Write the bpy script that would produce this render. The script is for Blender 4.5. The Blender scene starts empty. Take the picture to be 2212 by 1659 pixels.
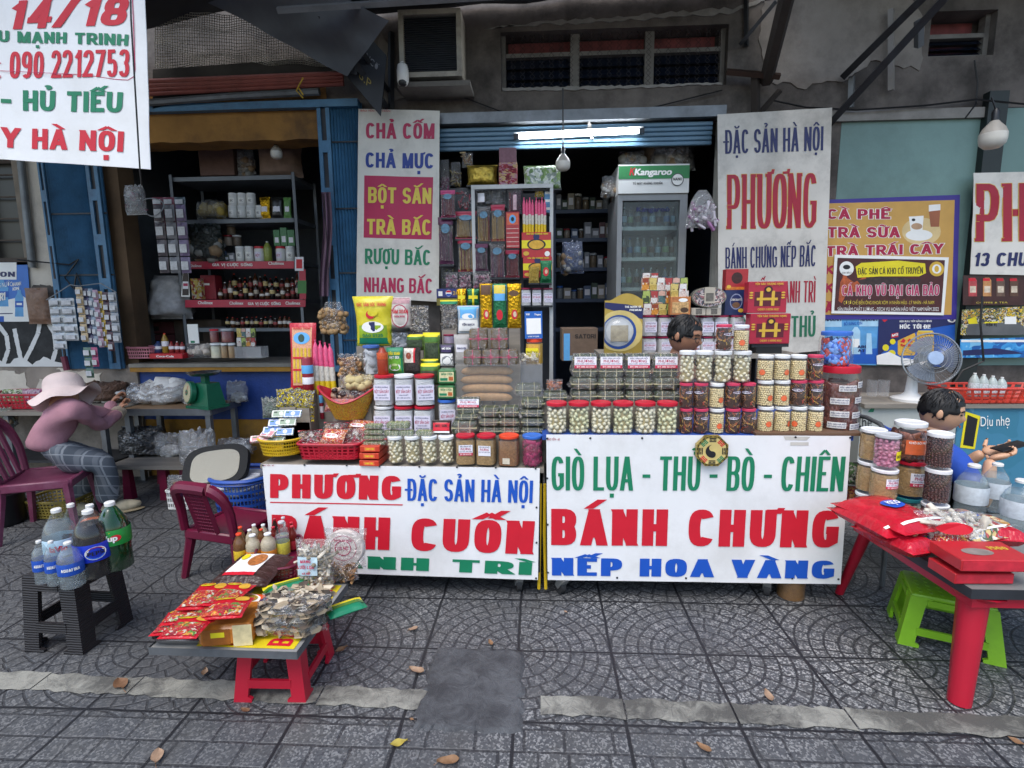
import bpy,bmesh,math,random
import numpy as np
from mathutils import Vector,Matrix,noise
rnd = random.Random(7)
R_ = math.radians
SC = bpy.context.scene
COL = SC.collection
# ---------------------------------------------------------------- camera
CAM_H,FV = 1.5,1158.0            # eye height, focal length in units of the 2212 px wide photo
CR = Matrix.Rotation(R_(3),3,'Z') @ Matrix.Rotation(R_(90 - 8.5),3,'X') @ Matrix.Rotation(R_(-.6),3,'Z')
cd = bpy.data.cameras.new('camera');cam = bpy.data.objects.new('camera',cd);COL.objects.link(cam)
cam.matrix_world = Matrix.Translation((0,0,CAM_H)) @ CR.to_4x4()
cd.sensor_width = 36;cd.lens = 36 * FV / 2212;cd.clip_end = 500;cd.clip_start = .05
SC.camera = cam
# ---------------------------------------------------------------- light
w = bpy.data.worlds.new('World');SC.world = w;w.use_nodes = True
nt = w.node_tree;bg = nt.nodes['Background']
sky = nt.nodes.new('ShaderNodeTexSky');sky.sky_type = 'NISHITA';sky.sun_disc = False
SUN_EL,SUN_AZ = 62,200
sky.sun_elevation = R_(SUN_EL);sky.sun_rotation = R_(SUN_AZ);sky.dust_density = 2;sky.air_density = 1.2;sky.ozone_density = 1
nt.links.new(sky.outputs[0],bg.inputs[0]);bg.inputs[1].default_value = .15
sl = bpy.data.lights.new('sun','SUN');sl.energy = 1.15;sl.angle = R_(40);sl.color = (1,.97,.93)
so = bpy.data.objects.new('sun',sl);COL.objects.link(so)
a = R_(SUN_AZ)
so.rotation_euler = (-Vector((math.sin(a) * math.cos(R_(SUN_EL)),math.cos(a) * math.cos(R_(SUN_EL)),math.sin(R_(SUN_EL))))).to_track_quat('-Z','Y').to_euler()
SC.view_settings.view_transform = 'Standard';SC.view_settings.look = 'None';SC.view_settings.gamma = 1
SC.view_settings.exposure = .92
try:
    SC.cycles.transparent_max_bounces = 14;SC.cycles.max_bounces = 6;SC.cycles.caustics_reflective = False;SC.cycles.caustics_refractive = False
    SC.cycles.sample_clamp_indirect = 4;SC.cycles.use_denoising = True
except Exception: pass

# ---------------------------------------------------------------- measuring: photo pixel -> point on a plane standing in the street
def ray(x,y): return CR @ Vector(((x - 1106) / FV,-(y - 829.5) / FV,-1))
CP = Vector((0,0,CAM_H))
def at(x,y,Y):
    d = ray(x,y);return CP + d * (Y / d.y)
def gz(x,y,z=0.0):
    d = ray(x,y);return CP + d * ((z - CAM_H) / d.z)
class Plane:
    def __init__(s,O,U):
        s.O = Vector(O);s.U = Vector((U[0],U[1],0)).normalized();s.N = Vector((s.U.y,-s.U.x,0));s.rz = math.atan2(s.U.y,s.U.x)
    def uv(s,x,y):
        d = ray(x,y);t = (s.O - CP).dot(s.N) / d.dot(s.N);p = CP + d * t - s.O
        return p.dot(s.U),p.z
# ---------------------------------------------------------------- materials
def lin(h):
    r = []
    for i in (0,2,4):
        c = int(h[i:i + 2],16) / 255;r.append(c / 12.92 if c <= .04045 else ((c + .055) / 1.055) ** 2.4)
    return tuple(r)
def col(c): return lin(c) if isinstance(c,str) else tuple(c)
_M = {}
def newmat(name):
    m = bpy.data.materials.new(name);m.use_nodes = True;t = m.node_tree
    return m,t,t.nodes['Principled BSDF'],t.nodes.new('ShaderNodeTexCoord')
def nd(t,typ,ins=None,**kw):
    n = t.nodes.new(typ)
    for k,v in kw.items(): setattr(n,k,v)
    for k,v in (ins or {}).items():
        if hasattr(v,'links') or isinstance(v,bpy.types.NodeSocket): t.links.new(v,n.inputs[k])
        else: n.inputs[k].default_value = v
    return n
def rgba(c): return (*col(c),1)
def mixc(t,f,a,b,mode='MIX'):
    n = t.nodes.new('ShaderNodeMix');n.data_type = 'RGBA';n.blend_type = mode
    for i,v in ((0,f),(6,a),(7,b)):
        if isinstance(v,bpy.types.NodeSocket): t.links.new(v,n.inputs[i])
        elif i == 0: n.inputs[0].default_value = v
        else: n.inputs[i].default_value = rgba(v) if not (isinstance(v,tuple) and len(v) == 4) else v
    return n.outputs[2]
def mat(name,c,rough=.55,metal=0,var=.25,vs=6,bump=0,bs=60,dirt=None,dirtamt=.45,coat=0,emit=None,spec=None,stretch=None):
    if name in _M: return _M[name]
    m,t,b,tc = newmat(name);c = col(c);vec = tc.outputs['Object']
    if stretch:
        mp = nd(t,'ShaderNodeMapping',{0: vec,3: stretch});vec = mp.outputs[0]
    n = nd(t,'ShaderNodeTexNoise',{'Vector': vec,'Scale': vs,'Detail': 5,'Roughness': .6})
    lo = tuple(x * (1 - var) for x in c);hi = tuple(min(1,x * (1 + var * .6)) for x in c)
    r = nd(t,'ShaderNodeMapRange',{0: n.outputs[0],1: .3,2: .7})
    cc = mixc(t,r.outputs[0],lo,hi)
    if dirt:
        n2 = nd(t,'ShaderNodeTexNoise',{'Vector': vec,'Scale': vs * .6,'Detail': 8,'Roughness': .72})
        r2 = nd(t,'ShaderNodeMapRange',{0: n2.outputs[0],1: .48,2: .68,4: dirtamt})
        cc = mixc(t,r2.outputs[0],cc,dirt)
    t.links.new(cc,b.inputs['Base Color'])
    b.inputs['Roughness'].default_value = rough;b.inputs['Metallic'].default_value = metal
    if coat: b.inputs['Coat Weight'].default_value = coat;b.inputs['Coat Roughness'].default_value = .1
    if spec is not None: b.inputs['Specular IOR Level'].default_value = spec
    if emit:
        b.inputs['Emission Color'].default_value = rgba(emit[0]);b.inputs['Emission Strength'].default_value = emit[1]
    if bump:
        n3 = nd(t,'ShaderNodeTexNoise',{'Vector': vec,'Scale': bs,'Detail': 4})
        bp = nd(t,'ShaderNodeBump',{'Height': n3.outputs[0],'Strength': bump,'Distance': .01});t.links.new(bp.outputs[0],b.inputs['Normal'])
    _M[name] = m;return m
def printed(name,cols,scale=18,rough=.28,bump=.5,bs=22,metal=0,seed=0,squash=(1,1,1)):
    """busy package print: patches of ink under a creased glossy film"""
    if name in _M: return _M[name]
    m,t,b,tc = newmat(name)
    mp = nd(t,'ShaderNodeMapping',{0: tc.outputs['Object'],1: (seed * 1.7,seed * .9,seed),3: squash})
    wn = nd(t,'ShaderNodeTexNoise',{'Vector': mp.outputs[0],'Scale': scale * .5,'Detail': 2})
    wv = nd(t,'ShaderNodeVectorMath',{0: mp.outputs[0],1: wn.outputs[1]},operation='MULTIPLY_ADD')
    wv.inputs[0].default_value = (0,0,0);
    t.links.new(wn.outputs[1],wv.inputs[0]);wv.inputs[1].default_value = (.6 / scale,) * 3;t.links.new(mp.outputs[0],wv.inputs[2])
    v = nd(t,'ShaderNodeTexVoronoi',{'Vector': wv.outputs[0],'Scale': scale})
    ramp = nd(t,'ShaderNodeValToRGB');e = ramp.color_ramp;e.interpolation = 'CONSTANT'
    sep = nd(t,'ShaderNodeSeparateColor',{0: v.outputs['Color']});t.links.new(sep.outputs[0],ramp.inputs[0])
    while len(e.elements) < len(cols): e.elements.new(.5)
    for i,c in enumerate(cols):
        e.elements[i].position = i / len(cols)
        e.elements[i].color = rgba(c)
    t.links.new(ramp.outputs[0],b.inputs['Base Color'])
    b.inputs['Roughness'].default_value = rough;b.inputs['Metallic'].default_value = metal
    if bump:
        n3 = nd(t,'ShaderNodeTexVoronoi',{'Vector': wv.outputs[0],'Scale': bs},feature='SMOOTH_F1')
        bp = nd(t,'ShaderNodeBump',{'Height': n3.outputs[0],'Strength': bump,'Distance': .02});t.links.new(bp.outputs[0],b.inputs['Normal'])
    _M[name] = m;return m
def clear(name,tint='ffffff',haze=.06,gloss=.18,rough=.06,bump=0,bs=25,hazec='e8e8e8'):
    """thin clear plastic or glass: see-through with a film of reflection and a little milkiness"""
    if name in _M: return _M[name]
    m,t,b,tc = newmat(name);t.nodes.remove(b);out = t.nodes['Material Output']
    tr = nd(t,'ShaderNodeBsdfTransparent',{0: rgba(tint)})
    df = nd(t,'ShaderNodeBsdfDiffuse',{0: rgba(hazec)})
    gl = nd(t,'ShaderNodeBsdfGlossy',{'Color': (1,1,1,1),'Roughness': rough})
    fr = nd(t,'ShaderNodeLayerWeight',{'Blend': .35})
    if bump:
        n3 = nd(t,'ShaderNodeTexNoise',{'Vector': tc.outputs['Object'],'Scale': bs,'Detail': 3,'Distortion': 1.2})
        bp = nd(t,'ShaderNodeBump',{'Height': n3.outputs[0],'Strength': bump,'Distance': .03})
        for n in (gl,fr,df): t.links.new(bp.outputs[0],n.inputs['Normal'])
    m1 = nd(t,'ShaderNodeMixShader',{0: haze,1: tr.outputs[0],2: df.outputs[0]})
    ma = nd(t,'ShaderNodeMath',{0: fr.outputs['Facing'],1: .75,2: gloss * .35},operation='MULTIPLY_ADD')
    mb_ = nd(t,'ShaderNodeMath',{0: ma.outputs[0],1: gloss * 3},operation='MULTIPLY');mb_.use_clamp = True
    m2 = nd(t,'ShaderNodeMixShader',{0: mb_.outputs[0],1: m1.outputs[0],2: gl.outputs[0]})
    t.links.new(m2.outputs[0],out.inputs[0]);_M[name] = m;return m
# ---------------------------------------------------------------- mesh builder
_ICO = {}
class MB:
    def __init__(s): s.v = [];s.f = [];s.i = [];s.m = []
    def mi(s,m):
        if m not in s.m: s.m.append(m)
        return s.m.index(m)
    def face(s,pts,m):
        b = len(s.v);s.v += [tuple(p) for p in pts];s.f.append(tuple(range(b,b + len(pts))));s.i.append(s.mi(m))
    def raw(s,vs,fs,m):
        b = len(s.v);k = s.mi(m);s.v += [tuple(p) for p in vs]
        for f in fs: s.f.append(tuple(b + q for q in f));s.i.append(k)
    def box(s,x0,x1,y0,y1,z0,z1,m,M=None,top=None):
        vs = [Vector((x,y,z)) for z in (z0,z1) for y in (y0,y1) for x in (x0,x1)]
        if top:  # scale of the top about its centre
            cx,cy = (x0 + x1) / 2,(y0 + y1) / 2
            for k in range(4,8): vs[k] = Vector((cx + (vs[k].x - cx) * top,cy + (vs[k].y - cy) * top,vs[k].z))
        if M: vs = [M @ v for v in vs]
        s.raw(vs,[(0,2,3,1),(4,5,7,6),(0,1,5,4),(2,6,7,3),(0,4,6,2),(1,3,7,5)],m)
    def rbox(s,x0,x1,y0,y1,z0,z1,r,m,M=None,n=1):
        bm = bmesh.new();bmesh.ops.create_cube(bm,size=1)
        for v in bm.verts: v.co = Vector(((x0 + x1) / 2 + v.co.x * (x1 - x0),(y0 + y1) / 2 + v.co.y * (y1 - y0),(z0 + z1) / 2 + v.co.z * (z1 - z0)))
        bmesh.ops.bevel(bm,geom=bm.edges[:],offset=min(r,.49 * min(x1 - x0,y1 - y0,z1 - z0)),segments=n,affect='EDGES',profile=.5)
        s.bm(bm,m,M)
    def bm(s,bm,m,M=None):
        bm.verts.index_update();s.raw([(M @ v.co) if M else v.co for v in bm.verts],[[v.index for v in f.verts] for f in bm.faces],m);bm.free()
    def lathe(s,prof,m,seg=20,c=(0,0,0),M=None,sq=None):
        vs = []
        for r,z in prof:
            for k in range(seg):
                a = 2 * math.pi * k / seg;x,y = math.cos(a),math.sin(a)
                if sq:  # squarish section
                    q = 1 / (abs(x) ** sq + abs(y) ** sq) ** (1 / sq);x,y = x * q,y * q
                p = Vector((c[0] + r * x,c[1] + r * y,c[2] + z));vs.append(M @ p if M else p)
        fs = []
        for j in range(len(prof) - 1):
            for k in range(seg):
                a,b = j * seg + k,j * seg + (k + 1) % seg;fs.append((a,b,b + seg,a + seg))
        if prof[0][0] > 1e-6: fs.append(tuple(reversed(range(seg))))
        if prof[-1][0] > 1e-6: fs.append(tuple(range((len(prof) - 1) * seg,len(prof) * seg)))
        s.raw(vs,fs,m)
    def tube(s,pts,r,m,seg=6,cap=True):
        pts = [Vector(p) for p in pts];vs = [];fs = [];n = len(pts)
        rr = r if isinstance(r,(list,tuple)) else [r] * n
        ref = Vector((0,0,1))
        for i,p in enumerate(pts):
            d = (pts[min(i + 1,n - 1)] - pts[max(i - 1,0)]);d = d.normalized() if d.length else Vector((0,0,1))
            if abs(d.dot(ref)) > .95: ref = Vector((1,0,0)) if abs(d.x) < .9 else Vector((0,1,0))
            u = d.cross(ref).normalized();v = d.cross(u);
            for k in range(seg):
                a = 2 * math.pi * k / seg;vs.append(p + (u * math.cos(a) + v * math.sin(a)) * rr[i])
        for i in range(n - 1):
            for k in range(seg):
                a,b = i * seg + k,i * seg + (k + 1) % seg;fs.append((a,a + seg,b + seg,b))
        if cap: fs += [tuple(range(seg)),tuple(reversed(range((n - 1) * seg,n * seg)))]
        s.raw(vs,fs,m)
    def ball(s,c,r,m,sub=1,M=None,jit=0):
        if sub not in _ICO:
            bm = bmesh.new();bmesh.ops.create_icosphere(bm,subdivisions=sub,radius=1);bm.verts.index_update()
            _ICO[sub] = ([v.co.copy() for v in bm.verts],[tuple(v.index for v in f.verts) for f in bm.faces]);bm.free()
        r = r if isinstance(r,(tuple,list)) else (r,r,r);T = Matrix.Translation(c) @ (M or Matrix()) @ Matrix.Diagonal((*r,1));V,Fc = _ICO[sub]
        s.raw([T @ (v * (1 + jit * noise.noise(v * 1.7 + Vector(c) * 37))) if jit else T @ v for v in V],Fc,m)
    def grid(s,fn,nu,nv,m,cu=False):
        vs = [fn(i / nu,j / nv) for j in range(nv + 1) for i in range(nu + (0 if cu else 1))];W = nu + (0 if cu else 1);fs = []
        for j in range(nv):
            for i in range(nu):
                a = j * W + i;b = j * W + (i + 1) % W if cu else a + 1;fs.append((a,b,b + W,a + W))
        s.raw(vs,fs,m)
    def mesh(s,name,smooth=40):
        me = bpy.data.meshes.new(name);me.from_pydata(s.v,[],s.f)
        for m in s.m: me.materials.append(m)
        if len(s.m) > 1: me.polygons.foreach_set('material_index',s.i)
        if smooth:
            me.polygons.foreach_set('use_smooth',[True] * len(me.polygons));me.set_sharp_from_angle(angle=R_(smooth))
        me.update();return me
def link(name,data,parent=None,M=None):
    o = bpy.data.objects.new(name,data);COL.objects.link(o)
    if M is not None: o.matrix_local = M
    if parent: o.parent = parent
    return o
def K(name,mb,parent=None,smooth=40): return link(name,mb.mesh(name,smooth),parent)
def tag(o,label,cat,group=None,kind=None):
    if label: o['label'] = label
    if cat: o['category'] = cat
    if group: o['group'] = group
    if kind: o['kind'] = kind
    return o
def thing(name,label,cat,loc=(0,0,0),rz=0,group=None,scale=None,tilt=None):
    o = bpy.data.objects.new(name,None);COL.objects.link(o);o.empty_display_size = .05
    o.location = loc;o.rotation_euler = (tilt[0],tilt[1],rz) if tilt else (0,0,rz)
    if scale: o.scale = scale if isinstance(scale,tuple) else (scale,) * 3
    return tag(o,label,cat,group)
def structure(name,mb,**k): return tag(link(name,mb.mesh(name,**k)),None,None,kind='structure')
def parts(root,proto):
    """proto: list of (part name, mesh, [sub-parts])"""
    for p in proto:
        o = link(p[0],p[1],root)
        if len(p) > 2 and p[2]:
            for q in p[2]: link(q[0],q[1],o)
    return root
# ---------------------------------------------------------------- lettering
_T = {}
def glyphs(s,bold=0):
    k = (s,bold)
    if k not in _T:
        cu = bpy.data.curves.new('t','FONT');cu.body = s;cu.offset = bold;cu.resolution_u = 3;cu.size = 1
        o = bpy.data.objects.new('t',cu);me = o.to_mesh()
        vs = [(v.co.x,v.co.y) for v in me.vertices];fs = [tuple(p.vertices) for p in me.polygons]
        o.to_mesh_clear();bpy.data.objects.remove(o);bpy.data.curves.remove(cu)
        xs = [v[0] for v in vs] or [0,1];_T[k] = (vs,fs,min(xs),max(xs))
    return _T[k]
CAP = .727
# block capitals drawn as strokes, as on painted and cut-vinyl shop signs
import unicodedata
def _arc(cx,cy,rx,ry,a0,a1,n=10,e=2.7):
    o = []
    for i in range(n + 1):
        a = R_(a0 + (a1 - a0) * i / n);c,s = math.cos(a),math.sin(a);q = 1 / (abs(c) ** e + abs(s) ** e) ** (1 / e);o.append((cx + rx * c * q,cy + ry * s * q))
    return o
_O = _arc(.5,.5,.5,.5,0,360,28);_S = _arc(.5,.745,.5,.255,12,262,12,2.2) + _arc(.5,.245,.5,.245,82,-168,12,2.2)
_bowl = lambda y0,y1,x=.55: [(0,y1),(x,y1)] + _arc(x,(y0 + y1) / 2,1 - x,(y1 - y0) / 2,80,-80,8) + [(x,y0),(0,y0)]
BLK_ = {'A': (1.08,[[(0,0),(.46,1)],[(1,0),(.54,1)],[(.22,.27),(.78,.27)]]),'B': (1,[[(0,0),(0,1)],_bowl(.52,1,.52),_bowl(0,.52,.55)]),'C': (1,[_arc(.5,.5,.5,.5,38,322,22)]),
 'D': (1,[[(0,0),(0,1)],_bowl(0,1,.42)]),'E': (.86,[[(0,0),(0,1)],[(0,1),(1,1)],[(0,.51),(.88,.51)],[(0,0),(1,0)]]),'F': (.84,[[(0,0),(0,1)],[(0,1),(1,1)],[(0,.5),(.88,.5)]]),'G': (1.02,[_arc(.5,.5,.5,.5,38,300,20) + [(1,.1),(1,.46)],[(.55,.46),(1,.46)]]),
 'H': (1,[[(0,0),(0,1)],[(1,0),(1,1)],[(0,.5),(1,.5)]]),'I': (0,[[(0,0),(0,1)]]),'K': (1.02,[[(0,0),(0,1)],[(.05,.42),(.95,1)],[(.35,.6),(1,0)]]),'L': (.8,[[(0,0),(0,1)],[(0,0),(1,0)]]),
 'M': (1.3,[[(0,0),(0,1)],[(1,0),(1,1)],[(.05,1),(.5,0)],[(.95,1),(.5,0)]]),'N': (1.02,[[(0,0),(0,1)],[(1,0),(1,1)],[(.04,1),(.96,0)]]),'O': (1,[_O]),'P': (.98,[[(0,0),(0,1)],_bowl(.4,1,.5)]),
 'Q': (1,[_O,[(.6,.25),(1,0)]]),'R': (1,[[(0,0),(0,1)],_bowl(.44,1,.52),[(.5,.44),(1,0)]]),'S': (.95,[_S]),'T': (.92,[[(.5,0),(.5,1)],[(0,1),(1,1)]]),'U': (1,[[(0,1),(0,.4)] + _arc(.5,.4,.5,.4,180,360,12) + [(1,1)]]),
 'V': (1.02,[[(0,1),(.48,0)],[(1,1),(.52,0)]]),'X': (1.02,[[(0,0),(1,1)],[(0,1),(1,0)]]),'Y': (1.02,[[(.5,0),(.5,.45)],[(0,1),(.5,.4)],[(1,1),(.5,.4)]]),'-': (.42,[[(0,.42),(1,.42)]]),'.': (0,[[(0,0),(0,.04)]]),':': (0,[[(0,0),(0,.04)],[(0,.55),(0,.59)]]),'/': (.8,[[(0,0),(1,1)]]),'!': (0,[[(0,.3),(0,1)],[(0,0),(0,.04)]]),'&': (1,[_O]),',': (0,[[(0,0),(0,.04)]]),
 '0': (.9,[_O]),'1': (.45,[[(1,0),(1,1)],[(.1,.72),(1,.97)]]),'2': (.9,[_arc(.5,.72,.5,.28,170,-20,10) + [(0,.0)],[(0,0),(1,0)]]),'3': (.9,[_arc(.5,.74,.48,.26,160,-80,10),_arc(.5,.26,.5,.26,80,-160,10)]),'4': (.95,[[(.75,0),(.75,1)],[(.7,1),(0,.25)],[(0,.25),(1,.25)]]),'5': (.9,[[(.95,1),(.1,1)],[(.1,1),(.07,.5)],[(.05,.52)] + _arc(.5,.3,.5,.3,120,-160,12)]),'6': (.9,[_arc(.5,.28,.5,.28,0,360,18),_arc(.5,.5,.5,.5,50,180,8) + [(0,.3)]]),'7': (.88,[[(0,1),(1,1)],[(.98,1),(.3,0)]]),'8': (.92,[_arc(.5,.75,.46,.25,0,360,18),_arc(.5,.26,.5,.26,0,360,18)]),'9': (.9,[_arc(.5,.72,.5,.28,0,360,18),_arc(.5,.5,.5,.5,-130,0,8) + [(1,.7)]])}
_ACC = {'\u0301': [[(.38,0),(.72,1)]],'\u0300': [[(.62,0),(.28,1)]],'\u0309': [[(.5,-.15),(.52,.3)] + _arc(.5,.72,.2,.42,-50,165,8,2)],'\u0303': [[(.15,.2)] + _arc(.33,.35,.17,.45,170,20,6,2) + _arc(.67,.6,.17,.45,200,340,6,2)],'\u0302': [[(.14,0),(.5,.85)],[(.86,0),(.5,.85)]],'\u0306': [_arc(.5,.85,.34,.85,190,350,10,2)]}
def block(mb,s,P0,P1,P2,m,off,st,surf,grow=0,single=None):
    P0,P1,P2 = Vector(P0),Vector(P1),Vector(P2);W,Hh = (P1 - P0).length,(P2 - P0).length;ex,ey = (P1 - P0) / W,(P2 - P0) / Hh
    seq = []
    for ch in s:
        d = unicodedata.normalize('NFD',ch.upper());b = d[0];bar = b == '\u0110';seq.append(('D' if bar else b,d[1:],bar))
    gap = st * .42;wd = [(.45 if b == ' ' else max(BLK_[b][0] * (1 - st) + st,st)) for b,_,_ in seq];tot = sum(wd) + gap * (len(seq) - 1);u = W / tot
    tx = st * u;ty = min(.2 * Hh,tx * .8);x = 0;lay = [0]
    def stroke(p,X0,Y0,w,h,tx,ty):
        lay[0] += 1;o_ = off + (lay[0] % 7) * .00007
        q = [Vector((a * w / tx,b * h / ty)) for a,b in p];g = .5 + grow;n = len(q);closed = n > 3 and (q[0] - q[-1]).length < 1e-4
        if closed: q = q[:-1];n -= 1
        Lp,Rp = [],[]
        for i in range(n):
            d0 = (q[i] - q[i - 1]) if (i or closed) else None;d1 = (q[(i + 1) % n] - q[i]) if (i < n - 1 or closed) else None
            d0 = d0.normalized() if d0 and d0.length > 1e-6 else None;d1 = d1.normalized() if d1 and d1.length > 1e-6 else None
            if not d0: d0 = d1
            if not d1: d1 = d0
            t = (d0 + d1);t = t.normalized() if t.length > 1e-5 else d1;nn = Vector((-t.y,t.x));k = g / max(.55,abs(nn.dot(Vector((-d1.y,d1.x)))))
            l,r = q[i] + nn * k,q[i] - nn * k;yt = p[i][1]
            if not closed and i in (0,n - 1):
                if yt in (0,1) and abs(d1.y) > .35:    # cut flush with the base or cap line
                    lim = (-.5 - grow) if yt == 0 else h / ty + .5 + grow;l,r = l + d1 * ((lim - l.y) / d1.y),r + d1 * ((lim - r.y) / d1.y)
                else:
                    e = d1 * ((.5 if abs(d1.y) < .2 and p[i][0] in (0,1) else 0) + grow) * (-1 if i == 0 else 1);l,r = l + e,r + e
            Lp.append(l);Rp.append(r)
        def V(v):
            a = P0 + ex * (X0 + v.x * tx) + ey * (Y0 + v.y * ty);return (a.x,-o_ - (surf(a.x,a.y) if surf else 0),a.y)
        for i in range(n if closed else n - 1): j = (i + 1) % n;mb.face([V(Rp[i]),V(Rp[j]),V(Lp[j]),V(Lp[i])],m)
    for (b,acc,bar),w_ in zip(seq,wd):
        if b != ' ':
            gw = (w_ - st) * u
            for p in BLK_[b][1]: stroke(p,x + tx / 2,ty / 2,max(gw,1e-5),Hh - ty,tx,ty)
            if bar: stroke([(0,0),(1,0)],x - .12 * u,Hh * .5,.5 * u,ty,tx,ty * .8)
            k = 0;aw = max(w_ * u,.8 * u);ax = x + w_ * u / 2 - aw / 2
            for c in acc:
                if c == '\u0323': stroke([(0,0),(0,1)],x + w_ * u / 2,-ty * 1.7,1e-5,ty * .35,tx * .95,ty * .9)
                elif c == '\u031b': stroke([(0,.55),(.9,.6),(1,1)],x + w_ * u - tx * .6,Hh - ty * .5,tx * .85,Hh * .1,tx * .55,ty * .6)
                else:
                    stroke_h = Hh * .13
                    for p in _ACC[c]:
                        if k: stroke(p,ax + aw * .42,Hh * 1.1,aw * .8,stroke_h,tx * .6,ty * .55)
                        else: stroke(p,ax + aw * .1,Hh * 1.07,aw * .8,stroke_h,tx * .62,ty * .6)
                    k += 1
        x += (w_ + gap) * u
def letters(mb,s,P0,P1,P2,m,off=.003,bold=.02,surf=None,gr=0):
    """P0 base left, P1 base right, P2 cap left, as (u, v) on the sheet; bold = stroke growth in ems"""
    if bold >= .03 and not any(unicodedata.normalize('NFD',c.upper())[0] not in BLK_ and c not in 'Đđ ' for c in s) and s.upper() == s:
        return block(mb,s,P0,P1,P2,m,off,.27 if bold < .04 else .35 if bold < .065 else .45,surf,grow=gr)
    vs,fs,a,b = glyphs(s,0);P0,P1,P2 = Vector(P0),Vector(P1),Vector(P2);c = (P2 - P0)
    k = bold * 1.1;e = (P1 - P0) / (b - a + 2 * k);ky = min(k * .5,k * .5 * e.length * CAP / max(c.length,1e-6))
    sh = [(0,0)] if bold <= 0 else [(-k,-ky),(k,ky),(-k,ky),(k,-ky)] + ([(0,0)] if bold > .03 else []) + ([(-k * .5,ky),(k * .5,-ky)] if bold > .06 else [])
    for i,(sx,sy) in enumerate(sh):
        out = []
        for x,y in vs:
            q = P0 + e * (x - a + k + sx) + c * ((y + ky + sy) / (CAP + 2 * ky));out.append((q.x,-off - i * .00006 - (surf(q.x,q.y) if surf else 0),q.y))
        mb.raw(out,fs,m)
def serif(mb,s,P0,P1,P2,m,off=.003,bold=.05,grow=0,surf=None):
    """slab-serif word: each letter plus its slabs"""
    st = {'P': [(.14,'b')],'H': [(.14,'bt'),(.86,'bt')],'Ư': [(.12,'t'),(.74,'t')],'N': [(.14,'bt'),(.86,'t')],'Ơ': [],'G': []}
    P0,P1,P2 = Vector(P0),Vector(P1),Vector(P2);e,c = (P1 - P0) / len(s),(P2 - P0)
    for i,ch in enumerate(s):
        a = P0 + e * (i + .07);b_ = P0 + e * (i + (1.0 if ch in 'ƯƠ' else .93))
        letters(mb,ch,a,b_,a + c,m,off,bold,surf,gr=grow * 4)
        for x,w_ in st.get(ch,[]):
            for k in w_:
                q = a + (b_ - a) * x + (c * .0 if k == 'b' else c * .95);h = c * .055;wd = e * (.17 + grow);g = c * grow * .4
                mb.face([(p.x,-off - .0002 - (surf(p.x,p.y) if surf else 0),p.y) for p in (q - wd - g,q + wd - g,q + wd + h + g,q - wd + h + g)],m)
# ================================================================ pavement
class E:
    t = None
    def __init__(s,k): s.k = k
    @staticmethod
    def op(o,*a):
        n = E.t.nodes.new('ShaderNodeMath');n.operation = o
        for i,v in enumerate(a):
            v = v.k if isinstance(v,E) else v
            if isinstance(v,(int,float)): n.inputs[i].default_value = v
            else: E.t.links.new(v,n.inputs[i])
        return E(n.outputs[0])
    def __add__(s,b): return E.op('ADD',s,b)
    def __radd__(s,b): return E.op('ADD',b,s)
    def __sub__(s,b): return E.op('SUBTRACT',s,b)
    def __rsub__(s,b): return E.op('SUBTRACT',b,s)
    def __mul__(s,b): return E.op('MULTIPLY',s,b)
    __rmul__ = __mul__
    def __truediv__(s,b): return E.op('DIVIDE',s,b)
    def __rtruediv__(s,b): return E.op('DIVIDE',b,s)
    def __lt__(s,b): return E.op('LESS_THAN',s,b)
    def __gt__(s,b): return E.op('GREATER_THAN',s,b)
def F1(o,*a): return E.op(o,*a)
def mn(a,b): return F1('MINIMUM',a,b)
def mx(a,b): return F1('MAXIMUM',a,b)
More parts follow.
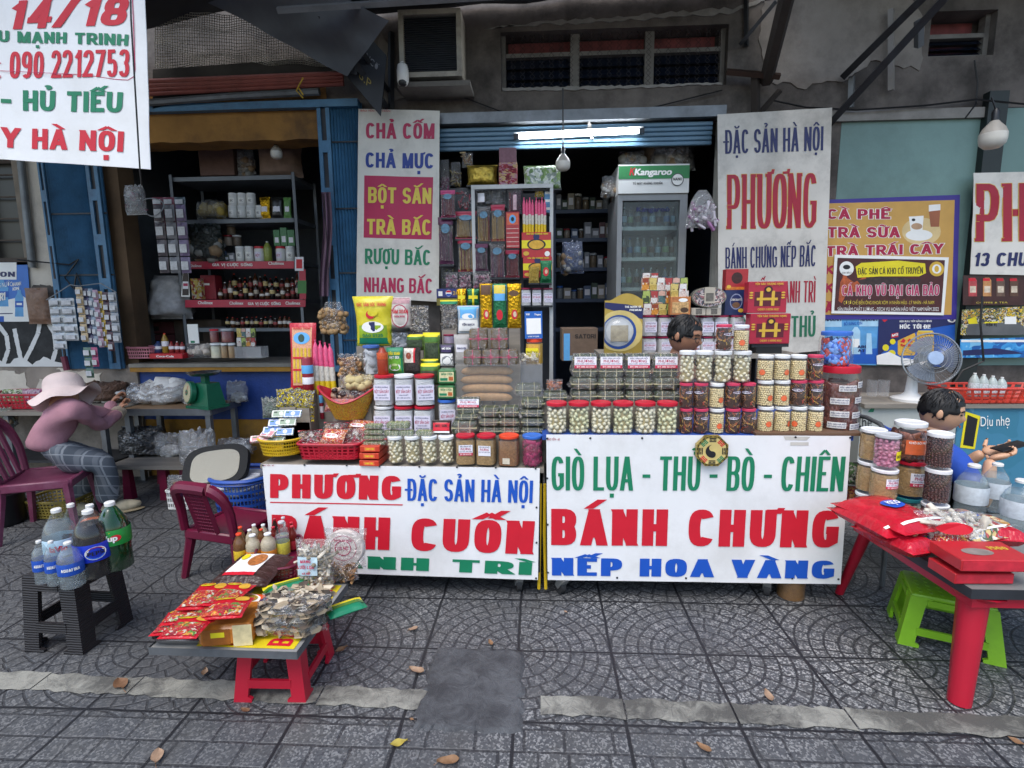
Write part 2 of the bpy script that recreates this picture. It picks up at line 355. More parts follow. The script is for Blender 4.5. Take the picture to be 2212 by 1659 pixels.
def pave_mat():
    m,t,b,tc = newmat('pavement_tiles');E.t = t
    g = nd(t,'ShaderNodeNewGeometry')
    wob = nd(t,'ShaderNodeTexNoise',{'Vector': g.outputs['Position'],'Scale': 9,'Detail': 3})
    wv = nd(t,'ShaderNodeVectorMath',{0: wob.outputs[1],1: (.012,.012,0),2: g.outputs['Position']},operation='MULTIPLY_ADD')
    sp = nd(t,'ShaderNodeSeparateXYZ',{0: wv.outputs[0]})
    X,Y = E(sp.outputs[0]),E(sp.outputs[1]);T = .405
    x = X - (.712 + .006);y = Y - (2.145 + .006)
    # concentric cobbles round every second joint crossing
    cx = F1('ROUND',x / (2 * T)) * (2 * T);cy = F1('ROUND',y / (2 * T)) * (2 * T)
    dx,dy = x - cx,y - cy;r = F1('SQRT',dx * dx + dy * dy);w_ = .0575
    i = F1('FLOOR',r / w_);fr = (r / w_ - i);ring = mn(fr,1 - fr) * w_
    n = F1('ROUND',i * 4.6 + 5);an = F1('ARCTAN2',dy,dx) / (2 * math.pi) + .5 + F1('FRACT',i * .377)
    fa = F1('FRACT',an * n);rad = mn(fa,1 - fa) / n * (2 * math.pi) * r
    groove = mn(ring,rad)
    jx = F1('PINGPONG',x,T / 2);jx = F1('ABSOLUTE',x / T - F1('ROUND',x / T)) * T;jy = F1('ABSOLUTE',y / T - F1('ROUND',y / T)) * T
    joint = mn(jx,jy)
    # straight brick courses near the kerb
    h = .0985;yb = Y - 1.714;row = F1('FLOOR',yb / h);fy = yb / h - row;ry = mn(fy,1 - fy) * h
    bw = .135 + F1('MODULO',F1('ABSOLUTE',row),2) * .035;xo = X + F1('FRACT',row * .371 + F1('FLOOR',X / T) * .23) * .13
    fx = F1('FRACT',xo / bw);rx = mn(fx,1 - fx) * bw
    brick = mn(ry,mn(rx,jx))
    isb = Y < 1.716
    gr = brick * isb + groove * (1 - isb)
    jn = jx * isb + joint * (1 - isb)
    gm = nd(t,'ShaderNodeMapRange',{0: gr.k,1: .003,2: .0064}).outputs[0]     # 0 in groove
    jm = nd(t,'ShaderNodeMapRange',{0: jn.k,1: .004,2: .008}).outputs[0]
    hb = nd(t,'ShaderNodeMath',{0: gm,1: jm},operation='MINIMUM').outputs[0]
    # terrazzo chips
    v = nd(t,'ShaderNodeTexVoronoi',{'Vector': g.outputs['Position'],'Scale': 150})
    sc_ = nd(t,'ShaderNodeSeparateColor',{0: v.outputs['Color']})
    big = nd(t,'ShaderNodeTexNoise',{'Vector': g.outputs['Position'],'Scale': 1.1,'Detail': 5,'Roughness': .65})
    clean = nd(t,'ShaderNodeMapRange',{0: big.outputs[0],1: .35,2: .65,3: .15,4: 1}).outputs[0]
    # polished chips show where feet wear the tile: towards the street
    wearx = nd(t,'ShaderNodeMapRange',{0: sp.outputs[0],1: -1.6,2: 1.2,3: .35,4: 1}).outputs[0]
    cl = nd(t,'ShaderNodeMath',{0: clean,1: wearx},operation='MULTIPLY').outputs[0]
    chip = nd(t,'ShaderNodeMapRange',{0: sc_.outputs[0],1: .6,2: .72}).outputs[0]
    chip = nd(t,'ShaderNodeMath',{0: chip,1: cl},operation='MULTIPLY').outputs[0]
    c = mixc(t,chip,'4d4f52','b6b6b4')
    c = mixc(t,nd(t,'ShaderNodeMapRange',{0: sc_.outputs[1],1: .7,2: .8,4: .6}).outputs[0],c,'323438')
    fine = nd(t,'ShaderNodeTexNoise',{'Vector': g.outputs['Position'],'Scale': 5,'Detail': 8,'Roughness': .7})
    c = mixc(t,nd(t,'ShaderNodeMapRange',{0: fine.outputs[0],1: .45,2: .72,4: .55}).outputs[0],c,'54534f')
    # tile to tile tone
    tv = nd(t,'ShaderNodeTexWhiteNoise',{0: nd(t,'ShaderNodeCombineXYZ',{0: F1('FLOOR',x / T).k,1: F1('FLOOR',y / T).k}).outputs[0]})
    c = mixc(t,nd(t,'ShaderNodeMapRange',{0: tv.outputs[0],3: 0,4: .35}).outputs[0],c,'3c3d40')
    ing = mixc(t,.5,c,'202125');c = mixc(t,gm,mixc(t,cl,ing,'1f2024'),c);c = mixc(t,jm,'1a1b1f',c)
    t.links.new(c,b.inputs['Base Color']);b.inputs['Roughness'].default_value = .55
    hh = nd(t,'ShaderNodeMath',{0: hb,1: nd(t,'ShaderNodeMath',{0: sc_.outputs[2],1: .12},operation='MULTIPLY').outputs[0]},operation='ADD').outputs[0]
    bp = nd(t,'ShaderNodeBump',{'Height': hh,'Strength': .7,'Distance': .004});t.links.new(bp.outputs[0],b.inputs['Normal'])
    return m
mb = MB();mb.face([(-40,-40,0),(40,-40,0),(40,12,0),(-40,12,0)],pave_mat());structure('pavement',mb,smooth=0)
def wornpaint(nm='worn_white_paint',ca='8f8e85',cb='504f4b',k=.5):
    m,t,b,tc = newmat(nm);g = nd(t,'ShaderNodeNewGeometry')
    n = nd(t,'ShaderNodeTexNoise',{'Vector': g.outputs['Position'],'Scale': 14,'Detail': 9,'Roughness': .75,'Distortion': .6})
    n2 = nd(t,'ShaderNodeTexNoise',{'Vector': g.outputs['Position'],'Scale': 3,'Detail': 4})
    s_ = nd(t,'ShaderNodeMath',{0: n.outputs[0],1: n2.outputs[0]},operation='ADD')
    c = mixc(t,nd(t,'ShaderNodeMapRange',{0: s_.outputs[0],1: .84,2: 1.12}).outputs[0],ca,cb)
    v = nd(t,'ShaderNodeTexVoronoi',{'Vector': g.outputs['Position'],'Scale': 17},feature='DISTANCE_TO_EDGE')
    c = mixc(t,nd(t,'ShaderNodeMapRange',{0: v.outputs[0],1: 0,2: .012,3: .55,4: 0}).outputs[0],c,'35363a')
    t.links.new(c,b.inputs['Base Color']);b.inputs['Roughness'].default_value = .7
    bp = nd(t,'ShaderNodeBump',{'Height': n.outputs[0],'Strength': k,'Distance': .01});t.links.new(bp.outputs[0],b.inputs['Normal']);return m
WP = wornpaint()
mb = MB()   # white line: jagged edges, broken by joints and by the repaired patch
for x0,x1 in ((-3.2,-2.032),(-2.026,-1.625),(-1.62,-.86),(-.853,-.4),(.0,.31),(.317,.708),(.716,1.118),(1.125,1.9),(1.91,4)):
    n = max(3,int((x1 - x0) / .035));up = [];dn = []
    for i in range(n + 1):
        x = x0 + (x1 - x0) * i / n;yy = 1.868 - .024 * (x - .3);j = (x0 in (-.853,)) * -.0
        up.append((x,yy + rnd.uniform(-.009,.009),.004));dn.append((x,yy - .1 + rnd.uniform(-.009,.009),.004))
    for i in range(n): mb.face([dn[i],dn[i + 1],up[i + 1],up[i]],WP)
structure('pavement_marking',mb,smooth=0)
mb = MB()   # rough cement repair
ring = [gz(*q).to_2d() for q in ((888,1572),(960,1580),(1060,1584),(1126,1580),(1130,1500),(1131,1405),(1040,1400),(945,1399),(925,1440),(915,1500))]
pts = []
for i in range(len(ring)):
    a_,b_ = Vector(ring[i]),Vector(ring[(i + 1) % len(ring)])
    for k in range(7): pts.append(a_.lerp(b_,k / 7) + Vector((rnd.uniform(-.012,.012),rnd.uniform(-.012,.012))))
CEM = wornpaint('cement_patch','55575a','37383b',1)
cen = gz(1020,1485).to_2d()
for i in range(len(pts)):
    p,q = pts[i],pts[(i + 1) % len(pts)];pi,qi = cen.lerp(p,.93),cen.lerp(q,.93)
    mb.face([(*p,.0),(*q,.0),(*qi,.009),(*pi,.009)],CEM);mb.face([(*pi,.009),(*qi,.009),(cen.x,cen.y,.014)],CEM)
structure('cement_patch',mb)
# ================================================================ house front
F = 4.5
fp = Plane((0,F,0),(1,0))
def fr(x0,y0,x1,y1,Y=F):
    """photo rectangle -> (x0, x1, z0, z1) on the upright plane at depth Y"""
    xm,ym = (x0 + x1) / 2,(y0 + y1) / 2
    return at(x0,ym,Y).x,at(x1,ym,Y).x,at(xm,y1,Y).z,at(xm,y0,Y).z
GRIME = '2a2724'
CREAM = mat('cream_wall_paint','d0c7b9',.8,var=.12,vs=3,bump=.25,bs=40,dirt='8a8077',dirtamt=.5)
PLINTH = mat('cracked_plaster','8f857b',.9,var=.3,vs=4,bump=.9,bs=18,dirt='544c47',dirtamt=.8)
ORANGE = mat('orange_distemper','9c7038',.85,var=.3,vs=3,bump=.4,bs=25,dirt='4d3a2a',dirtamt=.75)
YELL = mat('yellow_distemper','a8792b',.85,var=.3,vs=4,bump=.5,bs=20,dirt='5a4a38',dirtamt=.7)
BLUEW = mat('blue_wall_paint','1d3f86',.6,var=.2,vs=4,bump=.3,dirt='14285a')
GREYW = mat('grimy_grey_wall','69625d',.9,var=.5,vs=3.5,bump=.5,bs=20,dirt='2f2b29',dirtamt=.75)
PALEW = mat('flaking_pale_plaster','8a837c',.9,var=.25,vs=3,bump=.8,bs=14,dirt='5f5650',dirtamt=.7)
WHITEFL = mat('flaking_whitewash','908d88',.9,var=.25,vs=9,bump=.8,bs=30)
TEAL = mat('teal_board','72908a',.5,var=.12,vs=1.2,bump=.1,dirt='3f5350',dirtamt=.4)
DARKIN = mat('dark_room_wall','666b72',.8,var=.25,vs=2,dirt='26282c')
BLUEM = mat('blue_gate_paint','47779a',.45,var=.25,vs=5,bump=.15,dirt='2a3d55',dirtamt=.6)
STEEL = mat('grey_steel','74787c',.45,.6,var=.2,vs=8,dirt='4b4a49')
DSTEEL = mat('dark_steel','3a3d42',.5,.5,var=.25,vs=8,dirt='2a211d')
IRON = mat('rusty_iron','3b2a22',.7,.3,var=.3,vs=10)
BLACK = mat('black_plastic','17181b',.4,var=.2)
CABLE = mat('black_cable','101114',.5,var=.1)
WHITEP = mat('white_plastic','d9d9d6',.35,var=.05)
house = thing('shophouse','old grey and cream shophouse front with two open shop bays','building',(0,F,0))
def wpart(root,name,mb,smooth=0):
    o = link(name,mb.mesh(name,smooth=smooth),root);o.matrix_local = Matrix.Translation(-root.location);return o
def holes(mb,x0,x1,z0,z1,y0,y1,hs,m):
    xs = sorted({x0,x1,*[h[0] for h in hs],*[h[1] for h in hs]});zs = sorted({z0,z1,*[h[2] for h in hs],*[h[3] for h in hs]})
    for a_,b_ in zip(xs,xs[1:]):
        for c_,d_ in zip(zs,zs[1:]):
            if not any(h[0] - 1e-6 <= a_ and b_ <= h[1] + 1e-6 and h[2] - 1e-6 <= c_ and d_ <= h[3] + 1e-6 for h in hs): mb.box(a_,b_,y0,y1,c_,d_,m)
def X(v,y=500,Y=F): return at(v,y,Y).x
def Z(v,x=1106,Y=F): return at(x,v,Y).z
XA,XB,XC,XD,XE,XG = X(132),X(268),X(712),X(945),X(1545),X(2092)
ZL = Z(262)          # underside of the lintel
ZS = Z(783,450)     # sill of the left bay
w1 = fr(-60,345,45,558)
mb = MB();holes(mb,-9,XA,Z(790,60),4.9,F,F + .18,[w1],CREAM);wpart(house,'cream_wall',mb)
mb = MB();mb.box(-9,XB,F - .035,F + .18,0,Z(790,60),PLINTH);wpart(house,'plinth',mb)
mb = MB();mb.box(XA,XB,F + .001,F + .18,Z(790,60),4.9,mat('brown_pillar_paint','5f4a35',.85,var=.35,vs=3,dirt='33281f'));wpart(house,'brown_pillar',mb)
mb = MB();mb.box(XB,XC,F,F + .16,0,Z(905,450),YELL);mb.box(XB - .0,XC - .2,F - .01,F + .16,Z(905,450),ZS - .03,BLUEW);wpart(house,'bay_wall',mb)
mb = MB();mb.box(XB - .02,XC - .12,F - .1,F + .5,ZS - .03,ZS,mat('worn_sill_board','7a756c',.7,var=.3,dirt='4d473f'));mb.box(XB - .02,XC - .12,F - .09,F + .2,ZS - .07,ZS - .031,YELL);wpart(house,'sill',mb)
mb = MB();mb.box(XC,XD,F + .002,F + .2,0,ZL,GREYW);wpart(house,'pillar',mb)
ob = [Z(312,330),Z(300,700),Z(250,330)]
mb = MB()          # orange beam with a ragged lower edge
n = 40
for i in range(n):
    xa,xb = XB - .05 + (XC - XB + .1) * i / n,XB - .05 + (XC - XB + .1) * (i + 1) / n
    za = ob[0] + .012 * noise.noise((xa * 6,0,0));zb = ob[0] + .012 * noise.noise((xb * 6,0,0))
    for (p,q,r_,s_) in (((xa,F - .03,za),(xb,F - .03,zb),(xb,F - .03,ob[2] + .25),(xa,F - .03,ob[2] + .25)),((xa,F - .03,za),(xa,F + .2,za),(xb,F + .2,zb),(xb,F - .03,zb))): mb.face([p,q,r_,s_],ORANGE)
wpart(house,'orange_beam',mb)
hw = fr(1082,60,1572,190);hr = fr(2010,22,2152,120)
mb = MB();holes(mb,XA,9,ZL,4.9,F + .004,F + .19,[hw,hr,(XB,XC + .001,ZL,ob[2] + .2)],GREYW);wpart(house,'upper_wall',mb)
def ragged(pts,m,off=.006,jit=.02,step=.05,Y=F):
    """a torn skin of plaster lying on the wall, outline in photo pixels"""
    P = [fp.uv(*p) for p in pts];o = []
    for i in range(len(P)):
        a_,b_ = Vector(P[i]),Vector(P[(i + 1) % len(P)]);k = max(1,int((b_ - a_).length / step))
        for j in range(k): o.append(a_.lerp(b_,j / k) + Vector((rnd.uniform(-jit,jit),rnd.uniform(-jit,jit))))
    mb = MB();mb.face([(p.x,Y - off,p.y) for p in o],m)
    mb.raw([(p.x,Y - off,p.y) for p in o] + [(p.x,Y + .01,p.y) for p in o],[(i,(i + 1) % len(o),len(o) + (i + 1) % len(o),len(o) + i) for i in range(len(o))],m);return mb
wpart(house,'plaster_patch',ragged([(1655,-30),(1640,120),(1665,175),(1740,190),(1830,170),(1880,130),(1985,150),(2000,60),(1960,-30)],PALEW))
wpart(house,'plaster_patch',ragged([(1045,62),(1180,45),(1290,40),(1580,18),(1660,-10),(1660,0),(1585,28),(1300,48),(1100,57)],WHITEFL,jit=.012))
wpart(house,'plaster_patch',ragged([(820,70),(838,95),(848,190),(875,215),(838,225),(820,180)],PALEW))
wpart(house,'plaster_patch',ragged([(1085,190),(1320,186),(1560,178),(1560,182),(1330,193),(1085,197)],WHITEFL,jit=.006,step=.03))
wpart(house,'plaster_patch',ragged([(1270,255),(1278,268),(1284,300),(1275,300),(1268,285)],WHITEFL,jit=.006,step=.03))
wpart(house,'plaster_patch',ragged([(70,620),(135,612),(158,640),(150,690),(120,690),(75,655)],GREYW,off=.003,jit=.02,step=.03))
for q in ([(0,800),(60,805),(75,850),(30,870),(0,850)],[(95,815),(118,830),(108,860),(85,850)],[(130,795),(225,805),(228,830),(170,822)]):
    wpart(house,'plaster_patch',ragged(q,CREAM,off=.04,jit=.015,step=.03))
# lintel channel over the middle bay and the head of the right panels
mb = MB();mb.box(XD - .1,XE + .03,F - .05,F + .06,ZL - .02,ZL + .06,STEEL);wpart(house,'lintel_channel',mb)
mb = MB();mb.box(XE + .2,XG + .08,F - .03,F + .0,Z(262,1900),Z(240,1900),mat('grey_board','8b8781',.7,dirt='5b5752'));wpart(house,'head_board',mb)
mb = MB();mb.box(XE,XE + .07,F - .06,F + .1,.0,ZL - .02,mat('pale_door_frame','9c9a93',.5,dirt='65625d'));wpart(house,'door_post',mb)
mb = MB();mb.box(XE + .071,X(1800),F + .002,F + .2,0,ZL,GREYW);mb.box(X(1800) + .002,XG,F + .002,F + .15,Z(790,1950),Z(262,1900),TEAL);mb.box(XG + .14,9,F + .002,F + .15,Z(790,1950),Z(262,1900) + .07,TEAL)
mb.box(X(1800) + .002,9,F - .0,F + .15,0,Z(790,1950) - .002,GREYW);wpart(house,'panel_wall',mb)
mb = MB();mb.box(XG,XG + .14,F - .06,F + .16,0,ZL + .1,mat('black_green_post','1d2524',.5,var=.2));wpart(house,'post',mb)
# upper windows
def louvre_window(hole,cols,rows,label):
    x0,x1,z0,z1 = hole;y = F + .1
    fm = mat('grey_window_frame','77736e',.7,dirt='3d3936',dirtamt=.7);gm = mat('dark_glass','151c2a',.25,var=.3,dirt='2b2c30')
    mb = MB();t_ = .03
    mb.box(x0,x1,y - .03,y + .03,z0,z0 + t_,fm);mb.box(x0,x1,y - .03,y + .03,z1 - .13 - t_,z1 - .13,fm)
    for k in range(cols + 1):
        xx = x0 + (x1 - x0) * k / cols;mb.box(max(x0,xx - .035),min(x1,xx + .035),y - .032,y + .032,z0 + t_,z1 - .001,fm)
    wf = wpart(house,'window',mb)
    mb = MB()
    for k in range(cols):
        a_,b_ = x0 + (x1 - x0) * k / cols + .036,x0 + (x1 - x0) * (k + 1) / cols - .036
        for j in range(rows):
            h = (z1 - .13 - t_ - z0 - t_) / rows;zz = z0 + t_ + h * j
            mb.raw([(a_,y - .02,zz),(b_,y - .02,zz),(b_,y + .025,zz + h * 1.05),(a_,y + .025,zz + h * 1.05),(a_,y - .014,zz),(b_,y - .014,zz),(b_,y + .031,zz + h * 1.05),(a_,y + .031,zz + h * 1.05)],[(0,1,2,3),(7,6,5,4),(0,4,5,1),(3,2,6,7)],gm)
    o = K('louvre',mb,wf,0)
    mb = MB();mb.box(x0,x1,y + .12,y + .14,z0,z1,mat('void_black','0b0c10',.9));
    rd = mat('faded_red_cloth','7d3f3f',.8,var=.5,vs=9)
    mb.box(x0 + .05,x1 - .05,y + .08,y + .1,z1 - .125,z1 - .01,rd);K('backing',mb,wf,0)
    return wf
wf = louvre_window(hw,3,3,'')
mb = MB();s_ = .075   # chain-link screen
x0,x1,z0,z1 = hw;y = F + .03;WIRE = mat('rusty_wire','2b2523',.6,.4)
nx = int((x1 - x0) / s_)
for k in range(nx + 1):
    for sg in (-1,1):
        P = []
        for j in range(int((z1 - z0) / (s_ * .5)) + 1):
            P.append((x0 + s_ * k + sg * (s_ / 2 if j % 2 else -s_ / 2) * .5 + s_ * .25,y + .003 * sg,z0 + j * s_ * .5))
        mb.tube([p for p in P if x0 < p[0] < x1],.0022,WIRE,3,False)
K('wire_mesh',mb,wf,0)
louvre_window(hr,1,3,'')
mb = MB();mb.box(w1[0],w1[1],F + .12,F + .14,w1[2],w1[3],mat('dark_pane','141414',.3,var=.4));wn_ = wpart(house,'window',mb)
fm = mat('brown_frame','4a3d33',.7,dirt='2a2320');mb = MB();mb.box(w1[0],w1[1] + .04,F - .02,F + .1,w1[2] - .06,w1[2],fm);mb.box(w1[1] - .01,w1[1] + .05,F - .02,F + .1,w1[2],w1[3] + .1,mat('weathered_jamb','857a6d',.8,dirt='4c4239'))
for k in range(4): mb.box(w1[0],w1[1] - .012,F + .05,F + .062,w1[2] + .18 * k + .15,w1[2] + .18 * k + .162,fm)
o = K('frame',mb,wn_,0)
# rooms behind the bays
def room(name,x0,x1,y1,z1,m,cm,fl=0):
    mb = MB();y0 = F + .2
    mb.face([(x0,y1,0),(x1,y1,0),(x1,y1,z1),(x0,y1,z1)],m);mb.face([(x0,y0,0),(x0,y1,0),(x0,y1,z1),(x0,y0,z1)],m);mb.face([(x1,y1,0),(x1,y0,0),(x1,y0,z1),(x1,y1,z1)],m)
    mb.face([(x0,y0,z1),(x0,y1,z1),(x1,y1,z1),(x1,y0,z1)],cm)
    mb.face([(x0,y0 - .2,fl + .006),(x1,y0 - .2,fl + .006),(x1,y1,fl + .006),(x0,y1,fl + .006)],mat('room_floor','3c3a38',.5));wpart(house,name,mb)
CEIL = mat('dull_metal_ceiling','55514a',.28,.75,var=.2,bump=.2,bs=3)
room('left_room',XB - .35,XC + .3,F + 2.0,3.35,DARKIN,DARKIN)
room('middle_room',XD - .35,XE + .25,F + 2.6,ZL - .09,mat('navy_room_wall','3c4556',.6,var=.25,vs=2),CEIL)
mb = MB()  # closed floors above and the depth of the building, so that the sky never shows through
mb.box(-9,9,F + .2,F + 4.5,3.4,4.9,GREYW);mb.box(-9,XB - .36,F + .2,F + 4.5,0,3.39,GREYW);mb.box(XE + .27,9,F + .2,F + 4.5,0,3.39,GREYW);mb.box(XC + .31,XD - .36,F + .21,F + 4.5,0,3.39,GREYW)
wpart(house,'building_mass',mb)
# ---- folding gates
def gate(name,label,x0,x1,z0,z1,stiles,y=F - .05):
    g = thing(name,label,'gate',(x0,y,z0),group=None);h = z1 - z0;wd = x1 - x0
    mb = MB();n = max(6,int(wd / .024));P = []
    def fn(u,v):
        k = u * n * 2;tri = abs((k % 2) - 1);return (u * wd,.012 - .024 * tri,v * h)
    mb.grid(fn,n * 2,1,BLUEM);K('slats',mb,g,0)
    mb = MB()
    for zz in (.12,.38,.62,.86): mb.box(.0,wd,-.014,-.011,h * zz,h * zz + .012,DSTEEL)
    K('scissor_lattice',mb,g,0)
    for sx,sw in stiles:
        mb = MB();hs = [];k = 0;zz = .05
        while zz + .28 < h: hs.append((sx + sw * .3,sx + sw * .7,zz,zz + .27));zz += .36
        holes(mb,sx,sx + sw,0,h,-.035,-.02,hs,BLUEM)
        mb.box(sx,sx + sw,-.0185,-.016,0,h,DSTEEL);K('stile',mb,g,0)
    return g
gz0,gz1 = Z(795,190),3.02
gate('folding_gate','blue folded steel gate beside the cream wall, sachet strips hanging before it',X(118),X(248),gz0,gz1 + .05,[(.0,.05),(.41,.1)])
gate('folding_gate','blue folded steel gate between the two shop bays, beside the narrow banner',X(708),X(800),Z(800,740),Z(228,740),[(.0,.1)])
mb = MB();mb.box(XA - .02,XC + .32,F - .1,F - .04,ob[2] - .005,ob[2] + .05,BLUEM);tag(wpart(house,'blue_angle',mb),None,None)
# ---- roller shutter with the tube lamp
rs = fr(945,268,1540,318);g = thing('roller_shutter','pale blue rolled-up shutter curtain under the lintel of the middle bay','shutter',(rs[0],F + .02,rs[2]))
BLUES = mat('pale_blue_slats','587a92',.4,var=.15,vs=3)
mb = MB();n = 5;h = rs[3] - rs[2]
for k in range(n): mb.rbox(0,rs[1] - rs[0],.0 - .004 * k,.02,h * k / n,h * (k + 1) / n - .003,.006,BLUES)
K('slats',mb,g,0)
mb = MB();mb.box(0,rs[1] - rs[0],.021,.05,0,h,DSTEEL);K('bottom_rail',mb,g,0)
p0,p1 = at(1113,296,F - .04),at(1388,283,F - .04);L = (p1 - p0).length
g = thing('tube_lamp','lit white fluorescent tube mounted under the lintel of the middle bay','lamp',p0,rz=0)
g.rotation_euler = (0,-math.atan2(p1.z - p0.z,p1.x - p0.x),0)
TUBE = mat('tube_glow','ffffff',.3,var=0,emit=('f1f7ff',45))
mb = MB();mb.tube([(.03,0,0),(L - .03,0,0)],.011,TUBE,10);K('tube',mb,g)
mb = MB();mb.box(-.01,L + .01,.02,.055,-.012,.04,WHITEP);mb.box(-.012,.028,-.016,.02,-.018,.02,DSTEEL);mb.box(L - .028,L + .012,-.016,.02,-.018,.02,DSTEEL);K('batten',mb,g,0)
# ---- awning and its brackets
CANV = mat('dark_awning_canvas','20242b',.8,var=.25,vs=3,bump=.3,bs=6)
aw = thing('awning','dark canvas awning hung over the shop fronts from the upper wall','awning',(0,F,3.7))
mb = MB()
def awn(u,v): return (-1.75 + 3.3 * u,F - .02 - 1.25 * v,3.72 + .12 * u - .05 * v + .03 * noise.noise((u * 9,v * 5,3)) - .06 * math.sin(v * math.pi))
mb.grid(awn,30,14,CANV)
def awn2(u,v): return (1.55 + 6 * u,F - .02 - 1.25 * v,4.35 - .3 * v + .03 * noise.noise((u * 9,v * 5,8)))
mb.grid(awn2,30,14,CANV)
def awn3(u,v): return (-7 + 5.25 * u,F - .25 - 2.0 * v,3.42 + .28 * u * u + .16 * v + .09 * noise.noise((u * 5,v * 4,5)) - .12 * math.sin(v * math.pi))
mb.grid(awn3,40,18,CANV);wpart(aw,'canvas',mb,60)
mb = MB();Q = [at(610,15,3.3),at(835,0,3.3)]
mb.tube([(-7,2.35,3.62),(7,2.35,3.75)],.03,DSTEEL,6);mb.tube([at(600,22,3.55),at(1250,-20,3.55)],.022,STEEL,4);wpart(aw,'beam',mb)
# wire mesh loft under the left canvas
MESHM = mat('galvanised_mesh','a09f92',.5,.5,var=.4,vs=6)
mb = MB()
def mfn(u,v):
    p = at(335 + 400 * u,20 + 125 * v + 25 * u,F - .35 + .3 * v);p.z += .04 * noise.noise((u * 7,v * 4,1));return p
nu,nv = 75,24
for j in range(nv + 1): mb.tube([mfn(i / nu,j / nv) for i in range(0,nu + 1,3)],.003,MESHM,3,False)
for i in range(nu + 1): mb.tube([mfn(i / nu,j / nv) for j in range(0,nv + 1,3)],.003,MESHM,3,False)
g = thing('wire_mesh_loft','sagging galvanised wire mesh under the dark canvas at upper left','mesh',at(530,150,F - .1));
o = wpart(g,'mesh',mb)
SHEET = mat('grey_canvas','5d636c',.75,var=.25,vs=3,bump=.3,bs=9)
mb = MB();mb.grid(lambda u,v: at(330 + 420 * u,150 + 60 * (1 - u) * v - 30 * u + 25 * v,F - .1 - .0 * v),20,4,mat('loft_backing','2e2c2a',.9,var=.4));wpart(g,'backing',mb)
mb = MB();mb.grid(lambda u,v: at(395 + 355 * u + 90 * v,-25 + 190 * u - 120 * v + 5 * noise.noise((u * 4,v * 3,0)),F - .45 - .5 * v + .05 * noise.noise((u * 5,v * 3,2))),30,12,SHEET);wpart(g,'sheet',mb,60)
a_,b_ = at(322,194,F - .14),at(742,172,F - .14)
g = thing('red_metal_channel','faded red ribbed metal channel above the blue angle','channel',a_)
RED = mat('faded_red_metal','8a4a42',.6,var=.2,dirt='57332d');mb = MB()
for k in range(4): mb.tube([Vector((a_.x - .5,a_.y,a_.z + .033 * k - .04)),Vector((b_.x,b_.y,b_.z + .025 * k - .03))],.017,RED,6)
wpart(g,'ribs',mb,60);mb = MB();mb.tube([at(655,168,F - .2),at(640,196,F - .17),at(655,212,F - .16)],.006,mat('yellow_cord','c9a63c',.7),5);mb.tube([at(645,190,F - .17),at(655,205,F - .18)],.006,mat('yellow_cord','c9a63c'),5);wpart(g,'cord',mb,60)
mb = MB();mb.tube([at(322,222,F - .12),at(500,208,F - .13),at(690,198,F - .13)],.028,STEEL,8);tag(K('grey_pipe',mb),'thin grey pipe slung under the red channel','pipe')
def bar(mb,a_,b_,s_=.03,m=DSTEEL): mb.tube([a_,b_],s_ * .7,m,4)
g = thing('steel_bracket','dark steel awning bracket rising left of the narrow banner, beside the air conditioner','bracket',at(838,235,F - .02))
mb = MB();bar(mb,at(838,235,F - .02),at(690,30,F - .75),.04);bar(mb,at(838,195,F - .03),at(735,40,F - .7),.03);bar(mb,at(810,205,F - .15),at(765,118,F - .3));wpart(g,'arm',mb)
mb = MB();bar(mb,at(845,70,F - .03),at(845,235,F - .03),.035);bar(mb,at(765,120,F - .45),at(765,160,F - .4),.03);wpart(g,'post',mb)
DK = mat('dark_board','23262d',.6,var=.3);CHALK = mat('chalk_grey','8f9096',.8)
pl = Plane(at(745,150,F - .35),(1,.15));g2 = thing('shop_board','small dark tilted name board hung behind the bracket','sign',pl.O,pl.rz)
mb = MB();q = [pl.uv(*p) for p in ((738,15),(835,120),(822,250),(738,150))];mb.face([(u,0,v) for u,v in q],DK);mb.face([(u,.02,v) for u,v in reversed(q)],DK);K('board',mb,g2,0)
mb = MB();letters(mb,'CÀ HÍNCƠ',pl.uv(756,92),pl.uv(815,155),pl.uv(760,78),CHALK,.004,0);letters(mb,'6.P',pl.uv(775,168),pl.uv(800,192),pl.uv(778,150),mat('ochre_paint','9a8a4a',.7),.004,0);K('lettering',mb,g2,0)
WOODD = mat('dark_timber','2d2622',.8,var=.3,vs=9,stretch=(1,1,.2))
g = thing('timber_strut','dark timber strut leaning up to the awning right of the louvre window','strut',at(1612,225,F - .03))
mb = MB();mb.tube([at(1655,175,F - .08),at(1708,-40,F - .8)],.05,WOODD,6);wpart(g,'strut',mb);mb = MB();bar(mb,at(1570,155,F - .12),at(1685,165,F - .16),.035,IRON);bar(mb,at(1632,160,F - .1),at(1632,260,F - .05),.05,WOODD);bar(mb,at(1632,255,F - .05),at(1685,195,F - .08),.03,WOODD);wpart(g,'brace',mb)
mb = MB();bar(mb,at(1600,95,F - .05),at(1675,5,F - .4),.025);bar(mb,at(1612,100,F - .02),at(1612,-30,F - .02),.025);wpart(g,'iron_stay',mb)
g = thing('steel_truss','slanting grey steel truss of two bars over the teal board','bracket',at(1830,255,F - .05))
mb = MB();bar(mb,at(1785,275,F - .04),at(2065,-30,F - .9),.045);bar(mb,at(1822,165,F - .05),at(2020,-30,F - .75),.045);bar(mb,at(1840,165,F - .06),at(1838,232,F - .05),.035,STEEL);bar(mb,at(1985,45,F - .55),at(1985,100,F - .45),.04,STEEL);bar(mb,at(1925,20,F - .06),at(1925,195,F - .05),.035,mat('pale_conduit','8a8580',.6));wpart(g,'bars',mb)
